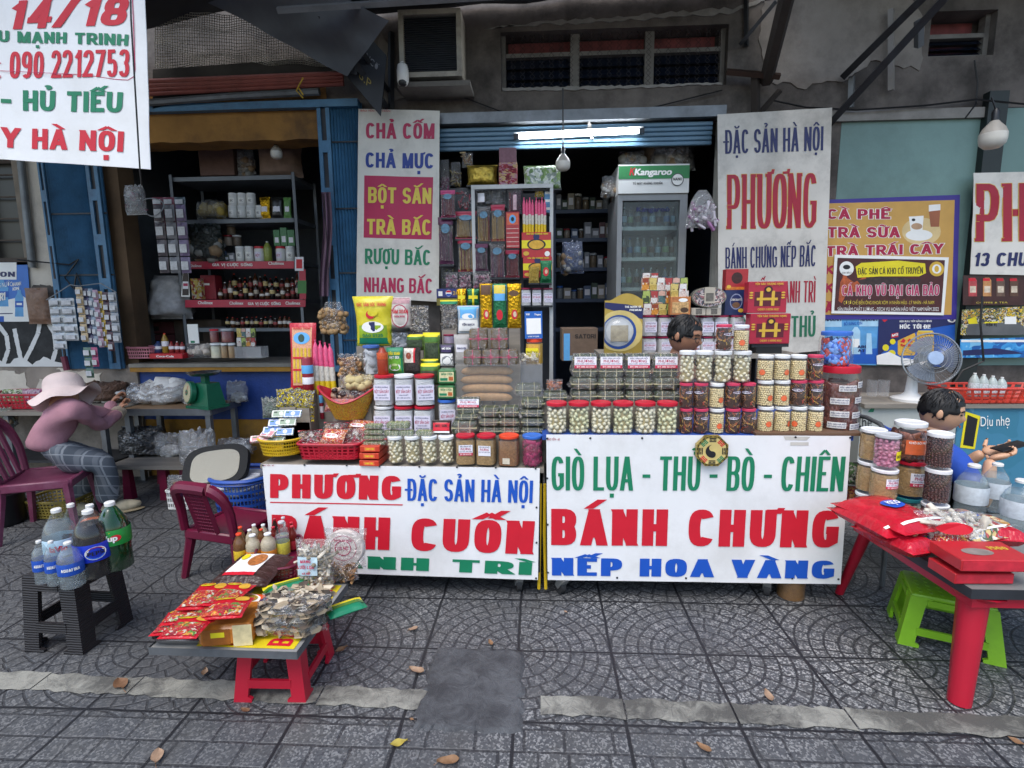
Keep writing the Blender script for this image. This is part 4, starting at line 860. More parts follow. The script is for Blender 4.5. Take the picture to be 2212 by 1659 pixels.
def c_solid(m,bumpy=.02,seed=0,strands=0,sm=None):
    def f(mb,r,top,sq):
        def fn(u,v):
            a_ = u * 2 * math.pi;x,y = math.cos(a_),math.sin(a_);q = 1 / (abs(x) ** sq + abs(y) ** sq) ** (1 / sq) if sq else 1
            rr_ = r * q * (1 + bumpy * noise.noise((x * 5,y * 5,v * 9 + seed)));z = .02 + (top - .04) * v + (0 if v < .99 else .02 * noise.noise((x * 4,y * 4,seed)));return (rr_ * x,rr_ * y,z)
        mb.grid(fn,28,14,m,cu=True);mb.lathe([(r * .98,top - .03),(0,top - .01)],m,16)
        rr = random.Random(seed)
        for i in range(strands):
            a_,z = rr.uniform(0,6.28),rr.uniform(.05,top - .05);P = []
            for k in range(4): P.append(((r + .006) * math.cos(a_ + k * rr.uniform(.02,.1)),(r + .006) * math.sin(a_ + k * .06),z + rr.uniform(-.05,.05)))
            mb.tube(P,.008,sm or m,3)
    return f
def c_wraps(ms,n,seed=0,size=.12,cards=None):
    def f(mb,r,top,sq):
        rr = random.Random(seed);mb.lathe([(0,.02),(r * .8,.03),(r * .8,top - .08),(0,top - .06)],ms[0],12)
        for i in range(n):
            a_,z = rr.uniform(0,6.28),rr.uniform(.07,top - .08);q = r * .86
            M = Matrix.Translation((q * math.cos(a_),q * math.sin(a_),z)) @ Matrix.Rotation(a_ + math.pi / 2,4,'Z') @ Matrix.Rotation(rr.uniform(-.9,.9),4,'Y')
            mb.rbox(-size,size,-.035,.035,-size * .6,size * .6,.02,rr.choice(ms),M)
            if cards and rr.random() < .45: mb.box(-size * .8,size * .8,-.06,-.05,-size * .4,size * .45,cards,M)
    return f
def lab_card(u0,u1,z0,z1,lines,base=None,bands=(),flat=False):
    """a paper label on the jar front; lines: (text, mat, z0, z1, width share)"""
    def f(mb,r,h,sq):
        n0 = len(mb.v);n = 8
        for k in range(n):
            a_,b_ = u0 + (u1 - u0) * k / n,u0 + (u1 - u0) * (k + 1) / n;mb.face([(a_,0,z0),(b_,0,z0),(b_,0,z1),(a_,0,z1)],base or LABELW)
            for m,p,q in bands: mb.face([(a_,-.003,p),(b_,-.003,p),(b_,-.003,q),(a_,-.003,q)],m)
        for s,m,p,q,wd in lines:
            c_,hw_ = (u0 + u1) / 2,(u1 - u0) / 2 * wd;letters(mb,s,(c_ - hw_,p),(c_ + hw_,p),(c_ - hw_,q),m,.006,.02)
        if sq:
            for i in range(n0,len(mb.v)): x,y,z = mb.v[i];mb.v[i] = (x,y - r * 1.0,z)
        else: wrapto(mb,n0,r)
    return f
PH = lambda z0,z1: [('ĐẶC SẢN HÀ NỘI',LABN,z1 - (z1 - z0) * .2,z1 - (z1 - z0) * .07,.8),('PHƯƠNG',LABC,z0 + (z1 - z0) * .5,z0 + (z1 - z0) * .74,.72),('BÁNH CUỐN - BÁNH CHƯNG',LABN,z0 + (z1 - z0) * .33,z0 + (z1 - z0) * .43,.9),('ĐT: 090 2212753',WHT,z0 + (z1 - z0) * .06,z0 + (z1 - z0) * .2,.8)]
def lab_phuong(z0,z1,u=.34,dx=0): return lab_card(-u + dx,u + dx,z0,z1,PH(z0,z1),None,[(LABR,z0 + .002,z0 + (z1 - z0) * .26)])
def lab_oval(z,dx=0):
    def f(mb,r,h,sq):
        n0 = len(mb.v)
        for k,(rx,rz,m) in enumerate(((.37,.105,mat('label_purple','5a2a55',.5)),(.34,.085,LABELW))): mb.face([(rx * math.cos(t),-.004 * k,z + rz * math.sin(t)) for t in [2 * math.pi * i / 28 for i in range(28)]],m)
        letters(mb,'DƯA MÓN',(-.28,z - .045),(.28,z - .045),(-.28,z + .045),mat('label_purple','5a2a55'),.009,.035);wrapto(mb,n0,r)
        R = Matrix.Rotation(dx,4,'Z')
        for i in range(n0,len(mb.v)): mb.v[i] = tuple(R @ Vector(mb.v[i]))
    return f
ORDW = ['leftmost','second','third','fourth','fifth','sixth','seventh','eighth','ninth','tenth','eleventh','twelfth','thirteenth','fourteenth','fifteenth','sixteenth']
def ordi(i,n): return 'only' if n == 1 else 'left' if (n == 2 and i == 0) else 'right' if n == 2 else ('middle' if n == 3 and i == 1 else 'leftmost' if i == 0 else 'rightmost' if i == n - 1 else ORDW[i] + ' from left')
def put(proto,name,label,cat,x0,x1,yb,yt,Y,group=None,rz=0,z=None,ry=0,rx=0,keep=False,dz=0,dmax=None):
    """stand a copy of a prototype so that it fills the photo rectangle x0..x1, yt..yb at depth Y"""
    c = at((x0 + x1) / 2,yb,Y);wd = (at(x1,yb,Y) - at(x0,yb,Y)).length;top = at((x0 + x1) / 2,yt,Y + wd * .3).z
    zb = c.z if z is None else z;h = top - zb;sx = wd / proto['w'];sz = sx if keep else h / proto['h']
    sy = min(sx,(dmax or 9) / proto['d'])
    rz += rnd.uniform(-.3,.3) if 'jar' in name else rnd.uniform(-.06,.06)
    o = thing(name,label,cat,(c.x,Y + sy * proto['d'] / 2,zb + dz),rz,group,(sx,sy,sz),(rx,ry) if rx or ry else None)
    return parts(o,proto['parts'])
# ---- bags and packets
def pillow(mb,m,w=1,h=1,d=.3,nu=14,nv=18,crimp=.06,wob=.04,seed=0,taper=0,sag=0,top_open=False,jag=0,film=False):
    def half(u,v,s):
        e = (1 - abs(2 * u - 1) ** 3.2) ** .6 * (1 - abs(2 * v - 1) ** 4) ** .55 if 0 < u < 1 and 0 < v < 1 else 0
        if v < crimp or v > 1 - crimp: e *= .12
        vv = v - sag * (1 - v) * 0;ws = 1 - taper * v ** 3 - .06 * math.sin(math.pi * v)
        bl = 1 + sag * (.5 - v)
        n = noise.noise((u * 4 + seed,v * 5,seed + s * 2.3)) + .5 * noise.noise((u * 11 + seed,v * 13,s))
        x = (u - .5) * w * ws + wob * .3 * n * w;z = v * h + (jag * noise.noise((u * 9,seed,1)) * v if jag else 0)
        return (x,s * (d / 2 * e * bl + wob * d * n * (1 if e > .05 else .1)),max(z,0))
    mb.grid(lambda u,v: half(u,v,-1),nu,nv,m);mb.grid(lambda u,v: half(1 - u,v,1),nu,nv,m)
    return lambda u,v,off=.0: (lambda p: (p[0],p[1] - off,p[2]))(half(u,v,-1))
def pack(m,w=1,h=1,d=.3,decals=(),texts=(),seed=0,film=None,crimps=None,**k):
    mb = MB();f = pillow(mb,m,w,h,d,seed=seed,**k)
    out = [('wrapper',mb.mesh('wrapper',80))]
    if decals or texts:
        mb = MB()
        for i,q in enumerate(decals):
            dm,u0,v0,u1,v1 = q[:5];of = .006 + i * .003
            if len(q) > 5: mb.face([f((u0 + u1) / 2 + (u1 - u0) / 2 * math.cos(t),(v0 + v1) / 2 + (v1 - v0) / 2 * math.sin(t),of + .006) for t in [2 * math.pi * j / 20 for j in range(20)]],dm)
            else: mb.grid(lambda u,v: f(u0 + (u1 - u0) * u,v0 + (v1 - v0) * v,of),8,8,dm)
        for s,m_,u0,u1,v0,v1 in texts:
            n0 = len(mb.v);letters(mb,s,(u0,v0),(u1,v0),(u0,v1),m_,0,.03)
            for i in range(n0,len(mb.v)): x,y,z = mb.v[i];mb.v[i] = f(x,z,.03 - y)
        out.append(('print',mb.mesh('print',60)))
    return dict(parts=out,w=w,d=d,h=h)
def filled(content,film=FILM,w=1,h=1,d=.4,seed=0,label=None,**k):
    """clear bag: goods inside a film"""
    mb = MB();f = pillow(mb,film,w,h,d,seed=seed,**k);fm = mb.mesh('bag_film',80);mb = MB();content(mb);out = [('goods',mb.mesh('goods',50)),('bag_film',fm)]
    if label: mb = MB();label(mb,f);out.append(('label',mb.mesh('label',0)))
    return dict(parts=out,w=w,d=d,h=h)
def bits(ms,n,box,size,seed=0,kind='chip',jit=.35):
    """loose pieces: chips, balls or strips in a box x,y,z"""
    def f(mb):
        r = random.Random(seed);(x0,x1),(y0,y1),(z0,z1) = box
        for i in range(n):
            e = (r.uniform(x0,x1),r.uniform(y0,y1),r.uniform(z0,z1));M = Matrix.Rotation(r.uniform(0,6),4,Vector((r.uniform(-1,1),r.uniform(-1,1),r.uniform(-1,1.01))).normalized());s_ = size * r.uniform(1 - jit,1 + jit);m = r.choice(ms)
            if kind == 'ball': mb.ball(e,(s_,s_ * .85,s_ * 1.1),m,1,M)
            elif kind == 'stick': mb.rbox(-s_ * .18,s_ * .18,-s_ * .18,s_ * .18,-s_,s_,.01,m,Matrix.Translation(e) @ M)
            else:
                k = r.uniform(.3,.6);vs = []
                for a_ in range(6): t = a_ * math.pi / 3;vs.append(Matrix.Translation(e) @ M @ Vector((s_ * math.cos(t) * r.uniform(.6,1.1),s_ * .7 * math.sin(t) * r.uniform(.6,1.1),s_ * k * math.cos(t * 2) * .5)))
                mb.raw(vs + [Matrix.Translation(e) @ M @ Vector((0,0,s_ * .25))],[(a_,(a_ + 1) % 6,6) for a_ in range(6)],m)
    return f
# ---- sticky-rice cakes
def cake(w=1,d=.9,h=.5,m=LEAF,label=False,film=FILM,strings=STRING,sx=(.28,.72),sy=(.5,),seed=0,fs=.05):
    mb = MB();mb.rbox(-w / 2 + .03,w / 2 - .03,-d / 2 + .03,d / 2 - .03,.02,h - .02,min(.09,h * .25),m,n=2);out = [('leaf_wrap',mb.mesh('leaf_wrap',50))]
    mb = MB();t = .016
    for x in sx: q = -w / 2 + w * x;mb.box(q - t,q + t,-d / 2 + .012,d / 2 - .012,.005,h - .005,strings)
    for y in sy: q = h * y;mb.box(-w / 2 + .012,w / 2 - .012,-d / 2 + .008,d / 2 - .008,q - t,q + t,strings)
    out.append(('string',mb.mesh('string',0)))
    if label:
        mb = MB();z0,z1 = h * .38,h * .86;y = -d / 2 - .035;mb.box(-.44,.44,y,y + .004,z0,z1,LABELW);mb.face([(-.44,y - .004,z0),(.44,y - .004,z0),(.44,y - .004,z0 + (z1 - z0) * .27),(-.44,y - .004,z0 + (z1 - z0) * .27)],LABR)
        n0 = len(mb.v)
        for s,mm,p,q,wd in PH(z0,z1): letters(mb,s,(-.44 * wd,p),(.44 * wd,p),(-.44 * wd,q),mm,-y + .008,.02)
        out.append(('label',mb.mesh('label',0)))
    if film:
        mb = MB()
        def fn(u,v):
            a_ = u * 2 * math.pi;x,y = math.cos(a_),math.sin(a_);q = 1 / (abs(x) ** 5 + abs(y) ** 5) ** .2;k = math.sin(math.pi * min(max(v,.0),1)) ** .25 if 0 < v < 1 else 0
            nn = noise.noise((x * 3 + seed,y * 3,v * 4));fl = fs * 2.2 * max(0,abs(x) - .8) * 5 * max(0,1 - abs(v - .3) * 3)
            return (x * q * (w / 2 * (.85 + .15 * k) + fs * .3 + fl + fs * nn),y * q * (d / 2 * (.85 + .15 * k) + fs * .2 + fs * nn * .6),h * (v * 1.02 - .0) + .015 * nn * k)
        mb.grid(fn,32,10,film,cu=True);out.append(('film',mb.mesh('film',80)))
    return dict(parts=out,w=w,d=d,h=h)
def boxpack(m,w=1,d=.5,h=1,faces=(),texts=(),bev=.012):
    mb = MB();mb.rbox(-w / 2,w / 2,-d / 2,d / 2,0,h,bev,m);out = [('carton',mb.mesh('carton',30))]
    if faces or texts:
        mb = MB();y = -d / 2
        for i,q in enumerate(faces):
            fm,x0,z0,x1,z1 = q[:5];o = y - .003 - .002 * i
            if len(q) > 5: mb.face([((x0 + x1) / 2 + (x1 - x0) / 2 * math.cos(t),o,(z0 + z1) / 2 + (z1 - z0) / 2 * math.sin(t)) for t in [2 * math.pi * j / 22 for j in range(22)]],fm)
            else: mb.face([(x0,o,z0),(x1,o,z0),(x1,o,z1),(x0,o,z1)],fm)
        for s,tm,x0,x1,z0,z1 in texts: letters(mb,s,(x0,z0),(x1,z0),(x0,z1),tm,-y + .003 + .002 * len(faces) + .003,.03)
        out.append(('print',mb.mesh('print',0)))
    return dict(parts=out,w=w,d=d,h=h)
def bottle(body,cap,h=3.4,fill=None,fillm=None,label=None,prof=None,lz=(.35,.6),capr=.16,liquid=.8,text=None,seg=20):
    """PET or glass bottle, width 1"""
    P = prof or [(0,0),(.42,0),(.49,.08),(.47,h * .3),(.5,h * .45),(.5,h * .62),(.42,h * .74),(.2,h * .9),(capr * .9,h * .93),(capr * .9,h * .96)]
    mb = MB();mb.lathe(P,body,seg);out = [('bottle_body',mb.mesh('bottle_body',50))]
    if fillm:
        zt = h * liquid;Q = []
        for (r0,z0),(r1,z1) in zip(P,P[1:]):
            if z0 >= zt: break
            Q.append((max(r0 - .02,0),z0 + .015))
            if z1 > zt: t = (zt - z0) / (z1 - z0);Q.append((r0 + (r1 - r0) * t - .02,zt))
        Q.append((0,zt));mb = MB();mb.lathe(Q,fillm,seg);out.append(('liquid',mb.mesh('liquid',50)))
    if label:
        z0,z1 = lz[0] * h,lz[1] * h;R0 = .512;mb = MB();mb.lathe([(R0,z0),(R0 + .004,z0 + .02),(R0 + .004,z1 - .02),(R0,z1)],label,seg)
        mb.f = mb.f[:-2];mb.i = mb.i[:-2]
        if text: text(mb,R0 + .01,z0,z1)
        out.append(('label',mb.mesh('label',50)))
    mb = MB();mb.lathe([(capr,h * .945),(capr,h - .03),(capr - .03,h),(0,h)],cap,16);out.append(('cap',mb.mesh('cap')))
    return dict(parts=out,w=1,d=1,h=h)
# ================================================================ the two carts
WOODT = mat('worn_grey_board','8a8378',.75,var=.3,vs=5,dirt='55504a',stretch=(.3,3,3));BLUET = mat('blue_table_sheet','2b4f9e',.5,var=.1)
CASTG = mat('castor_grey','a9abaa',.4,.5);RUB = mat('rubber','2b2c2e',.7)
def cart(label,pl,wd,dp,zt,casters,top=WOODT):
    c = thing('display_cart',label,'cart',pl.O,pl.rz);mb = MB();mb.box(-.02,wd + .02,0.012,dp,zt - .025,zt,top);K('deck',mb,c,0)
    mb = MB();zb = .1
    for x in (.03,wd - .03):
        for y in (.05,dp - .05): mb.box(x - .02,x + .02,y - .02,y + .02,zb,zt - .0252,STEEL)
    for y in (.05,dp - .05): mb.box(.051,wd - .051,y - .015,y + .015,zb + .02,zb + .05,STEEL)
    K('frame',mb,c,0)
    mb = MB();mb.box(.0,wd,.016,.029,zb + .03,zt - .0255,DSTEEL);mb.box(.02,wd - .02,.08,dp - .08,zb + .06,zb + .08,DSTEEL);mb.box(-.0,.012,.08,dp - .08,zb + .05,zt - .03,DSTEEL);mb.box(wd - .012,wd,.08,dp - .08,zb + .05,zt - .03,DSTEEL);mb.box(.05,wd - .05,dp - .03,dp - .02,zb + .05,zt - .03,DSTEEL);K('panel',mb,c,0)
    for x,y,a_ in casters:
        k = Matrix.Translation((x,y,0)) @ Matrix.Rotation(a_,4,'Z')
        mb = MB();mb.raw([k @ Vector(v) for v in ((-.018,-.03,.1),(.018,-.03,.1),(.018,.04,.1),(-.018,.04,.1),(-.02,.03,.03),(.02,.03,.03),(.02,.055,.04),(-.02,.055,.04))],[(0,1,2,3),(4,7,6,5),(0,4,5,1),(2,6,7,3),(0,3,7,4),(1,5,6,2)],CASTG)
        o = K('castor',mb,c,0);mb = MB();mb.tube([k @ Vector((-.014,.04,.043)),k @ Vector((.014,.04,.043))],.042,RUB,18);K('wheel',mb,o)
    return c
plR = Plane(gz(1180,940,.86),(1,0));wr = plR.uv(1838,941)[0]
plL = Plane(gz(567,1003,.69),tuple(gz(1166,1012,.69) - gz(567,1003,.69))[:2]);wl = plL.uv(1166,1012)[0]
for p in (plR,plL): p.O.z = 0
cR = cart('taller right-hand display cart on grey castors, loaded with jars and leaf cakes',plR,wr,.68,.858,[(.09,.02,.5),(1.12,.03,-.4),(.1,.6,0),(1.35,.6,0)],BLUET)
cL = cart('lower left-hand display cart crowded with baskets, jars and packets',plL,wl,.68,.688,[(1.33,.03,.2),(.1,.04,0),(.1,.6,0),(1.3,.6,0)])
STEPS = {0: MB(),1: MB()}
def step(k,x0,x1,yb,Y,d=.16):
    c,pl,zt = ((cL,plL,.688),(cR,plR,.858))[k];a_,b_ = at(x0,yb,Y),at(x1,yb,Y)
    if a_.z > zt + .01: STEPS[k].box(a_.x - pl.O.x,b_.x - pl.O.x,Y + .004 - pl.O.y,Y + d - pl.O.y,zt + .0005 if k else zt - .0,a_.z - .002,WOODT)
    return a_.z
pl = Plane(plR.O + Vector((0,-.012,0)),plR.U)
def nails(*p): return p
sheet('sign_sheet','white vinyl sign with green, red and blue words on the taller cart','sign',[(1180,939),(1838,942),(1816,1262),(1183,1253)],pl,VINYL,
      [('GIÒ LỤA - THỦ - BÒ - CHIÊN',GREEN_,1191.3,1819.8,1058.8,1060.7,985.7,dict(bold=.06)),('BÁNH CHƯNG',RED_,1190.7,1807.9,1177,1182.6,1098.8,dict(bold=.075)),('NẾP HOA VÀNG',BLUE_,1192.3,1800,1242.6,1249.8,1204.5,dict(bold=.07)),('BẢO YẾN - 60',DRED,1182,1209,951,951,946,dict(bold=.01))],
      [(mat('old_tape','c9c5bc',.3,var=.2),[(1692,942),(1750,943),(1742,951),(1696,950)]),(mat('old_tape','c9c5bc'),B(1707,955,1746,962))],rivets=[(1182,947),(1275,946),(1387,946),(1718,944),(1836,945),(1182,1033),(1183,1133),(1184,1237),(1333,1248),(1482,1249),(1711,1249),(1811,1251)],amp=.004,lam=.5,seed=3)
pl = Plane(plL.O - plL.N * -.012,plL.U)
sheet('sign_sheet','white vinyl sign with red, blue and green words on the lower cart','sign',[(566,1003),(1166,1012),(1162,1253),(589,1233)],pl,VINYL,
      [('PHƯƠNG',RED_,584.2,865.8,1074.8,1080,1023.4,dict(bold=.075)),('ĐẶC SẢN HÀ NỘI',BLUE_,880.5,1150,1081.2,1086.4,1033.5,dict(bold=.055)),('BÁNH CUỐN',RED_,587.7,1150,1179.8,1197.1,1111,dict(bold=.075)),('THANH TRÌ',GREEN_,586.2,1147.9,1219.4,1241.9,1192.8,dict(bold=.07)),('BẢO YẾN - 60',DRED,568,592,1006.5,1006.5,1003.5,dict(bold=.01))],
      [(RED_,[(584,1083.5),(870,1089),(870,1091.6),(584,1086)])],rivets=[(568,1005),(658,1004),(749,1005),(820,1007),(906,1008),(987,1009),(1071,1010),(1157,1012),(573,1080),(1159,1096),(1159,1172),(1158,1249)],amp=.004,lam=.5,seed=8)
# eight-sided charm
c = at(1537,973,plR.O.y - .03);g = thing('bagua_charm','gilded octagonal charm with a black and cream swirl at the top of the white sign','charm',c);r = (at(1574,973,c.y) - c).x
def octp(q,y,o=math.pi / 8): return [(q * math.cos(o + i * math.pi / 4),y,q * math.sin(o + i * math.pi / 4)) for i in range(8)]
GILT = mat('gilt','b8a050',.3,.7,var=.2,vs=30,dirt='4b4020',dirtamt=.6);CREAMG = mat('cream_gold','d6c07a',.4,.2)
mb = MB();A,Bk = octp(r,-.012),octp(r,.014);mb.face(A,GILT);mb.raw(A + Bk,[(i,i + 8,(i + 1) % 8 + 8,(i + 1) % 8) for i in range(8)],GILT);K('plaque',mb,g,0)
mb = MB();mb.face(octp(r * .84,-.0135),CREAMG)
for i in range(8):
    a_ = i * math.pi / 4;M = Matrix.Rotation(-a_,4,'Y');mm = (BLK,GREEN_,BLK,RED_)[i % 4]
    for k in range(3):
        zz = r * (.56 + .09 * k)
        for (p,q) in (((-.2,-.02),(.02,.2)) if (i + k) % 2 else ((-.2,.2),)): mb.face([M @ Vector((x * r,-.0145,z)) for x,z in ((p,zz),(q,zz),(q,zz + r * .06),(p,zz + r * .06))],mm)
    for k in range(3): aa = a_ + math.pi / 8 + (k - 1) * .23;M = Matrix.Rotation(-aa,4,'Y');mb.face([M @ Vector((x * r,-.0142,z)) for x,z in ((-.05,r * .87 / r),(.05,.87),(.05,.93),(-.05,.93))] if 0 else [M @ Vector((x * r,-.0142,z * r)) for x,z in ((-.07,.86),(.07,.86),(.07,.91),(-.07,.91))],BLK)
R0 = r * .4;arc = lambda cx,cz,q,a0,a1: [(cx + q * math.cos(a0 + (a1 - a0) * i / 16),-.015,cz + q * math.sin(a0 + (a1 - a0) * i / 16)) for i in range(17)]
mb.face(arc(0,0,R0,0,2 * math.pi)[:-1],CREAMG)
lft = arc(0,0,R0,math.pi / 2,1.5 * math.pi);mb.face([(x,-.0155,z) for x,y,z in lft + arc(0,-R0 / 2,R0 / 2,-math.pi / 2,math.pi / 2)[1:-1] + [(0,0,0)] + arc(0,R0 / 2,R0 / 2,-math.pi / 2,-1.5 * math.pi)[1:-1]],BLK)
mb.face([(x,-.0162,z) for x,y,z in arc(-R0 * .08,R0 / 2,R0 * .16,0,2 * math.pi)[:-1]],CREAMG);mb.face([(x,-.0162,z) for x,y,z in arc(R0 * .02,-R0 / 2,R0 * .16,0,2 * math.pi)[:-1]],BLK)
K('symbol',mb,g,0)
# ---------------------------------------------------------------- goods on the taller cart
J_eggr = [jar(1.5,'red',c_balls(EGGP2 if k else EGGP,.115,1.2,k,BRINE),lidh=.17,sq=3.2,glass=GLASS) for k in range(2)]
J_eggw = [jar(1.72,'white',c_balls(EGGP,.135,1.08,5 + k,BRINE),lidh=.2) for k in range(2)]
J_on = [jar(1.58,'white',c_onion(k,dx),lidh=.2,neck=.43) for k,dx in enumerate((0,.55,-.9,.2))]
J_pk = [jar(1.62,'pink',c_pickle(k),lidh=.17,neck=.43,label=lab_oval(1.02,dx)) for k,dx in enumerate((0,.5,-.35))]
for i in range(6): put(J_eggr[i % 2],'pickle_jar',f'red-lidded jar of white eggplants, {ordi(i, 6)} in the front row of the taller cart','jar',1179.5 + 48.4 * i,1226.5 + 48.4 * i,938,869,2.585,'red-lidded eggplant jars',rz=i * 1.1 if 0 else 0)
cols = [(1469.6,1499),(1500.5,1534),(1535,1568.7),(1570,1604),(1604.6,1637)]
for row,(yb,yt,nm) in enumerate(((937,882.5,'bottom row'),(880.7,827.5,'row above it'))):
    for i,(a_,b_) in enumerate(cols):
        if i == 2: put(J_on[row * 1],'onion_jar',f'white-lidded jar of pickled onions with a carrot flower, between brown pickle jars, {nm}','jar',a_,b_,yb,yt,2.6,'onion jars')
        else: put(J_pk[(i + row) % 3],'vegetable_jar',f'pink-lidded jar of brown pickled vegetables, {nm}, {ordi(i, 5)} beside the eggplant jars','jar',a_,b_,yb,yt,2.6,'brown pickle jars')
for i,(a_,b_) in enumerate(((1469.6,1504.6),(1505,1545),(1546,1586),(1587,1628))): put(J_eggw[i % 2],'pickle_jar',f'tall white-lidded jar of eggplants over the brown pickles, {ordi(i, 4)}','jar',a_,b_,826,758,2.6,'tall white-lidded eggplant jars')
put(J_pk[1],'vegetable_jar','brown pickle jar standing on the tall eggplant jars beside the woman','jar',1550.5,1586,757,701,2.6,'brown pickle jars')
put(J_on[0],'onion_jar','onion jar standing on the tall eggplant jars, topmost','jar',1588.5,1623,757,702,2.6,'onion jars')
cols = [(1640.5,1676.3),(1677,1712),(1713,1748.5),(1750,1784.5)]
for row,(yb,yt,nm,ks) in enumerate(((933,878,'bottom row','oooo'),(877,821.5,'middle row','oopp'),(821,767,'top row','ooop'))):
    for i,(a_,b_) in enumerate(cols):
        if ks[i] == 'o': put(J_on[(i + row * 3) % 4],'onion_jar',f'onion jar in the {nm} of the right-hand stack, {ordi(i, 4)}','jar',a_,b_,yb,yt,2.6,'onion jars')
        else: put(J_pk[i % 3],'vegetable_jar',f'brown pickle jar in the {nm} of the right-hand stack, {ordi(i, 4)}','jar',a_,b_,yb,yt,2.6,'brown pickle jars')
mb = MB();a_,b_ = at(1632,937,2.575),at(1868,937,2.575);mb.box(a_.x,b_.x,2.572,2.9,a_.z - .009,a_.z + .004,mat('brown_board','6a4f3b',.6,var=.3,stretch=(.3,4,4)));tag(K('display_board',mb,None,0),'thin brown board under the right-hand stack of jars','board')
CANDYR = mat('dark_red_wrap','5c2a26',.3,var=.35);CARDW = mat('candy_card','d9d6d2',.6)
def txtcards(mb,f=None): pass
Jc = jar(1.4,'red',c_wraps([CANDYR,mat('brown_wrap','6e3a30',.25,var=.3)],170,3,.15),lidh=.15,body=.5,neck=.42,shoulder=.22,label=lambda mb,r,h,sq: [lab_card(u,u + .42,z,z + .13,[('ĐẶC SẢN HÀ NỘI',LABN,z + .075,z + .105,.9),('LẠC RANG HÚNG LÌU',LABN,z + .025,z + .055,.9)],CARDW)(mb,r,h,sq) for u,z in ((-.45,.08),(.06,.05),(-.4,.32),(.1,.3),(-.42,.6),(.15,.62),(-.25,.88),(.2,.95))])
put(Jc,'candy_jar','big red-lidded jar of dark wrapped candies with paper slips, at the cart corner','jar',1782,1873,934,790,2.62)
put(jar(1.12,'blue',c_wraps([mat('blue_wrap','2f63c4',.25,var=.35),mat('blue_wrap2','6f9be0',.25,var=.3),mat('red_bit','b03a3a',.3)],120,4,.14),lidh=.14,sq=3.5),'candy_jar','blue-lidded jar of blue wrapped candies on top of the red-lidded candy jar','jar',1787,1853,790,716,2.64)
CK_f = [cake(1,.9,.47,LEAF,seed=k) for k in range(3)];CK_l = [cake(1,.42,1.02,LEAF,True,sy=(.25,.75),seed=7 + k) for k in range(2)]
cx = [(1234,1290),(1292,1348),(1352,1410),(1413,1472)]
step(1,1170,1475,869,2.71,.2)
for row,(yb,yt) in enumerate(((869,842),(842.5,815.5))):
    for i,(a_,b_) in enumerate(cx): put(CK_f[(i + row) % 3],'rice_cake',f'film-wrapped leaf cake lying flat, {("lower", "upper")[row]} layer, {ordi(i, 4)}','rice cake',a_ - row * 1,b_,yb,yt,2.71,'flat leaf-wrapped cakes',dmax=.13)
put(CK_f[1],'rice_cake','single flat leaf cake at the left end of the taller cart, under the orange pack','rice cake',1174,1226,869,846,2.7,'flat leaf-wrapped cakes',dmax=.13)
for i,(a_,b_) in enumerate(((1237,1291),(1294,1347),(1352,1406),(1412,1466))): put(CK_l[i % 2],'rice_cake',f'labelled leaf cake standing upright in film, {ordi(i, 4)} of the top row','rice cake',a_,b_,816,763,2.73,'standing labelled leaf cakes',rx=-.08)
put(filled(bits([mat('orange_snack','c9713f',.5,var=.3)],60,((-.42,.42),(-.15,.15),(.1,.5)),.1,3),FILM,1,.6,.5,3),'snack_bag','small clear bag of orange snacks on the leftmost leaf cake','snack bag',1180,1216,846,819,2.72)
# ---------------------------------------------------------------- goods on the lower cart
for i,(a_,b_) in enumerate(((833.5,869),(870.4,906),(907.5,943),(944.5,979.8))): put(J_eggw[i % 2],'pickle_jar',f'short white-lidded eggplant jar in the lower cart front row, {ordi(i, 4)}','jar',a_,b_,1002,942,2.59,'white-lidded eggplant jars')
J_fl = [jar(1.5,'red',c_solid(FLOSS,.02,k,120,mat('floss_strand','c7a672',.9)),lidh=.13,sq=4,label=lab_card(-.3,.32,.5,1.02,PH(.5,1.02)) if k else lab_phuong(.5,1.05)) for k in range(2)]
put(J_fl[0],'floss_jar','red-lidded jar of tan meat floss with a red-banded label','jar',982,1025.5,1005,939.5,2.585,'meat floss jars')
put(J_fl[1],'floss_jar','red-lidded jar of tan meat floss with a plain label','jar',1027.5,1071,1006,940,2.583,'meat floss jars')
put(jar(1.5,'orange',c_solid(FLOSS2,.04,3,160,mat('shred_strand','b08a5a',.9)),lidh=.13,sq=4,label=lab_card(-.22,.12,.12,.42,[],mat('paper_scrap','cfc3ae',.7))),'shred_jar','orange-lidded jar of brown dried shreds','jar',1076,1122,1008,941,2.58)
put(jar(1.5,'blue',c_wraps([mat('magenta_pack','a01f55',.3,var=.25),mat('magenta_pack2','7e1743',.3)],60,6,.2),lidh=.13,sq=4),'candy_jar','blue-lidded jar of magenta packets at the cart corner','jar',1127,1173,1009,941,2.578)
J_po = [jar(1.56,l,c_solid(POWD,.05,k),lidh=.14,sq=4,body=.48,neck=.46,shoulder=.06,label=lab_card(-.4,.42,.28,1.08,[('PHƯƠNG PHƯƠNG',LABN,.93,1.0,.8),('BỘT SẮN DÂY',LABC,.66,.82,.9),('TINH KHIẾT',LABN,.52,.58,.6),('ĐT: 090 2212753',LABN,.38,.44,.8)],LABELL)) for k,l in enumerate(('red','white','magenta','blue'))]
step(0,800,985,942,2.78)
for i,(a_,b_) in enumerate(((805,847.6),(848.7,891.4),(892.5,936))):
    put(J_po[(1,0,0)[i]],'starch_jar',f'jar of white starch in the lower row of three, {ordi(i, 3)}','jar',a_,b_,942,877,2.78,'starch jars',dmax=.11);put(J_po[(0,1,0)[i]],'starch_jar',f'jar of white starch in the upper row of three, {ordi(i, 3)}','jar',a_,b_,876.5,810,2.78,'starch jars',dmax=.11)
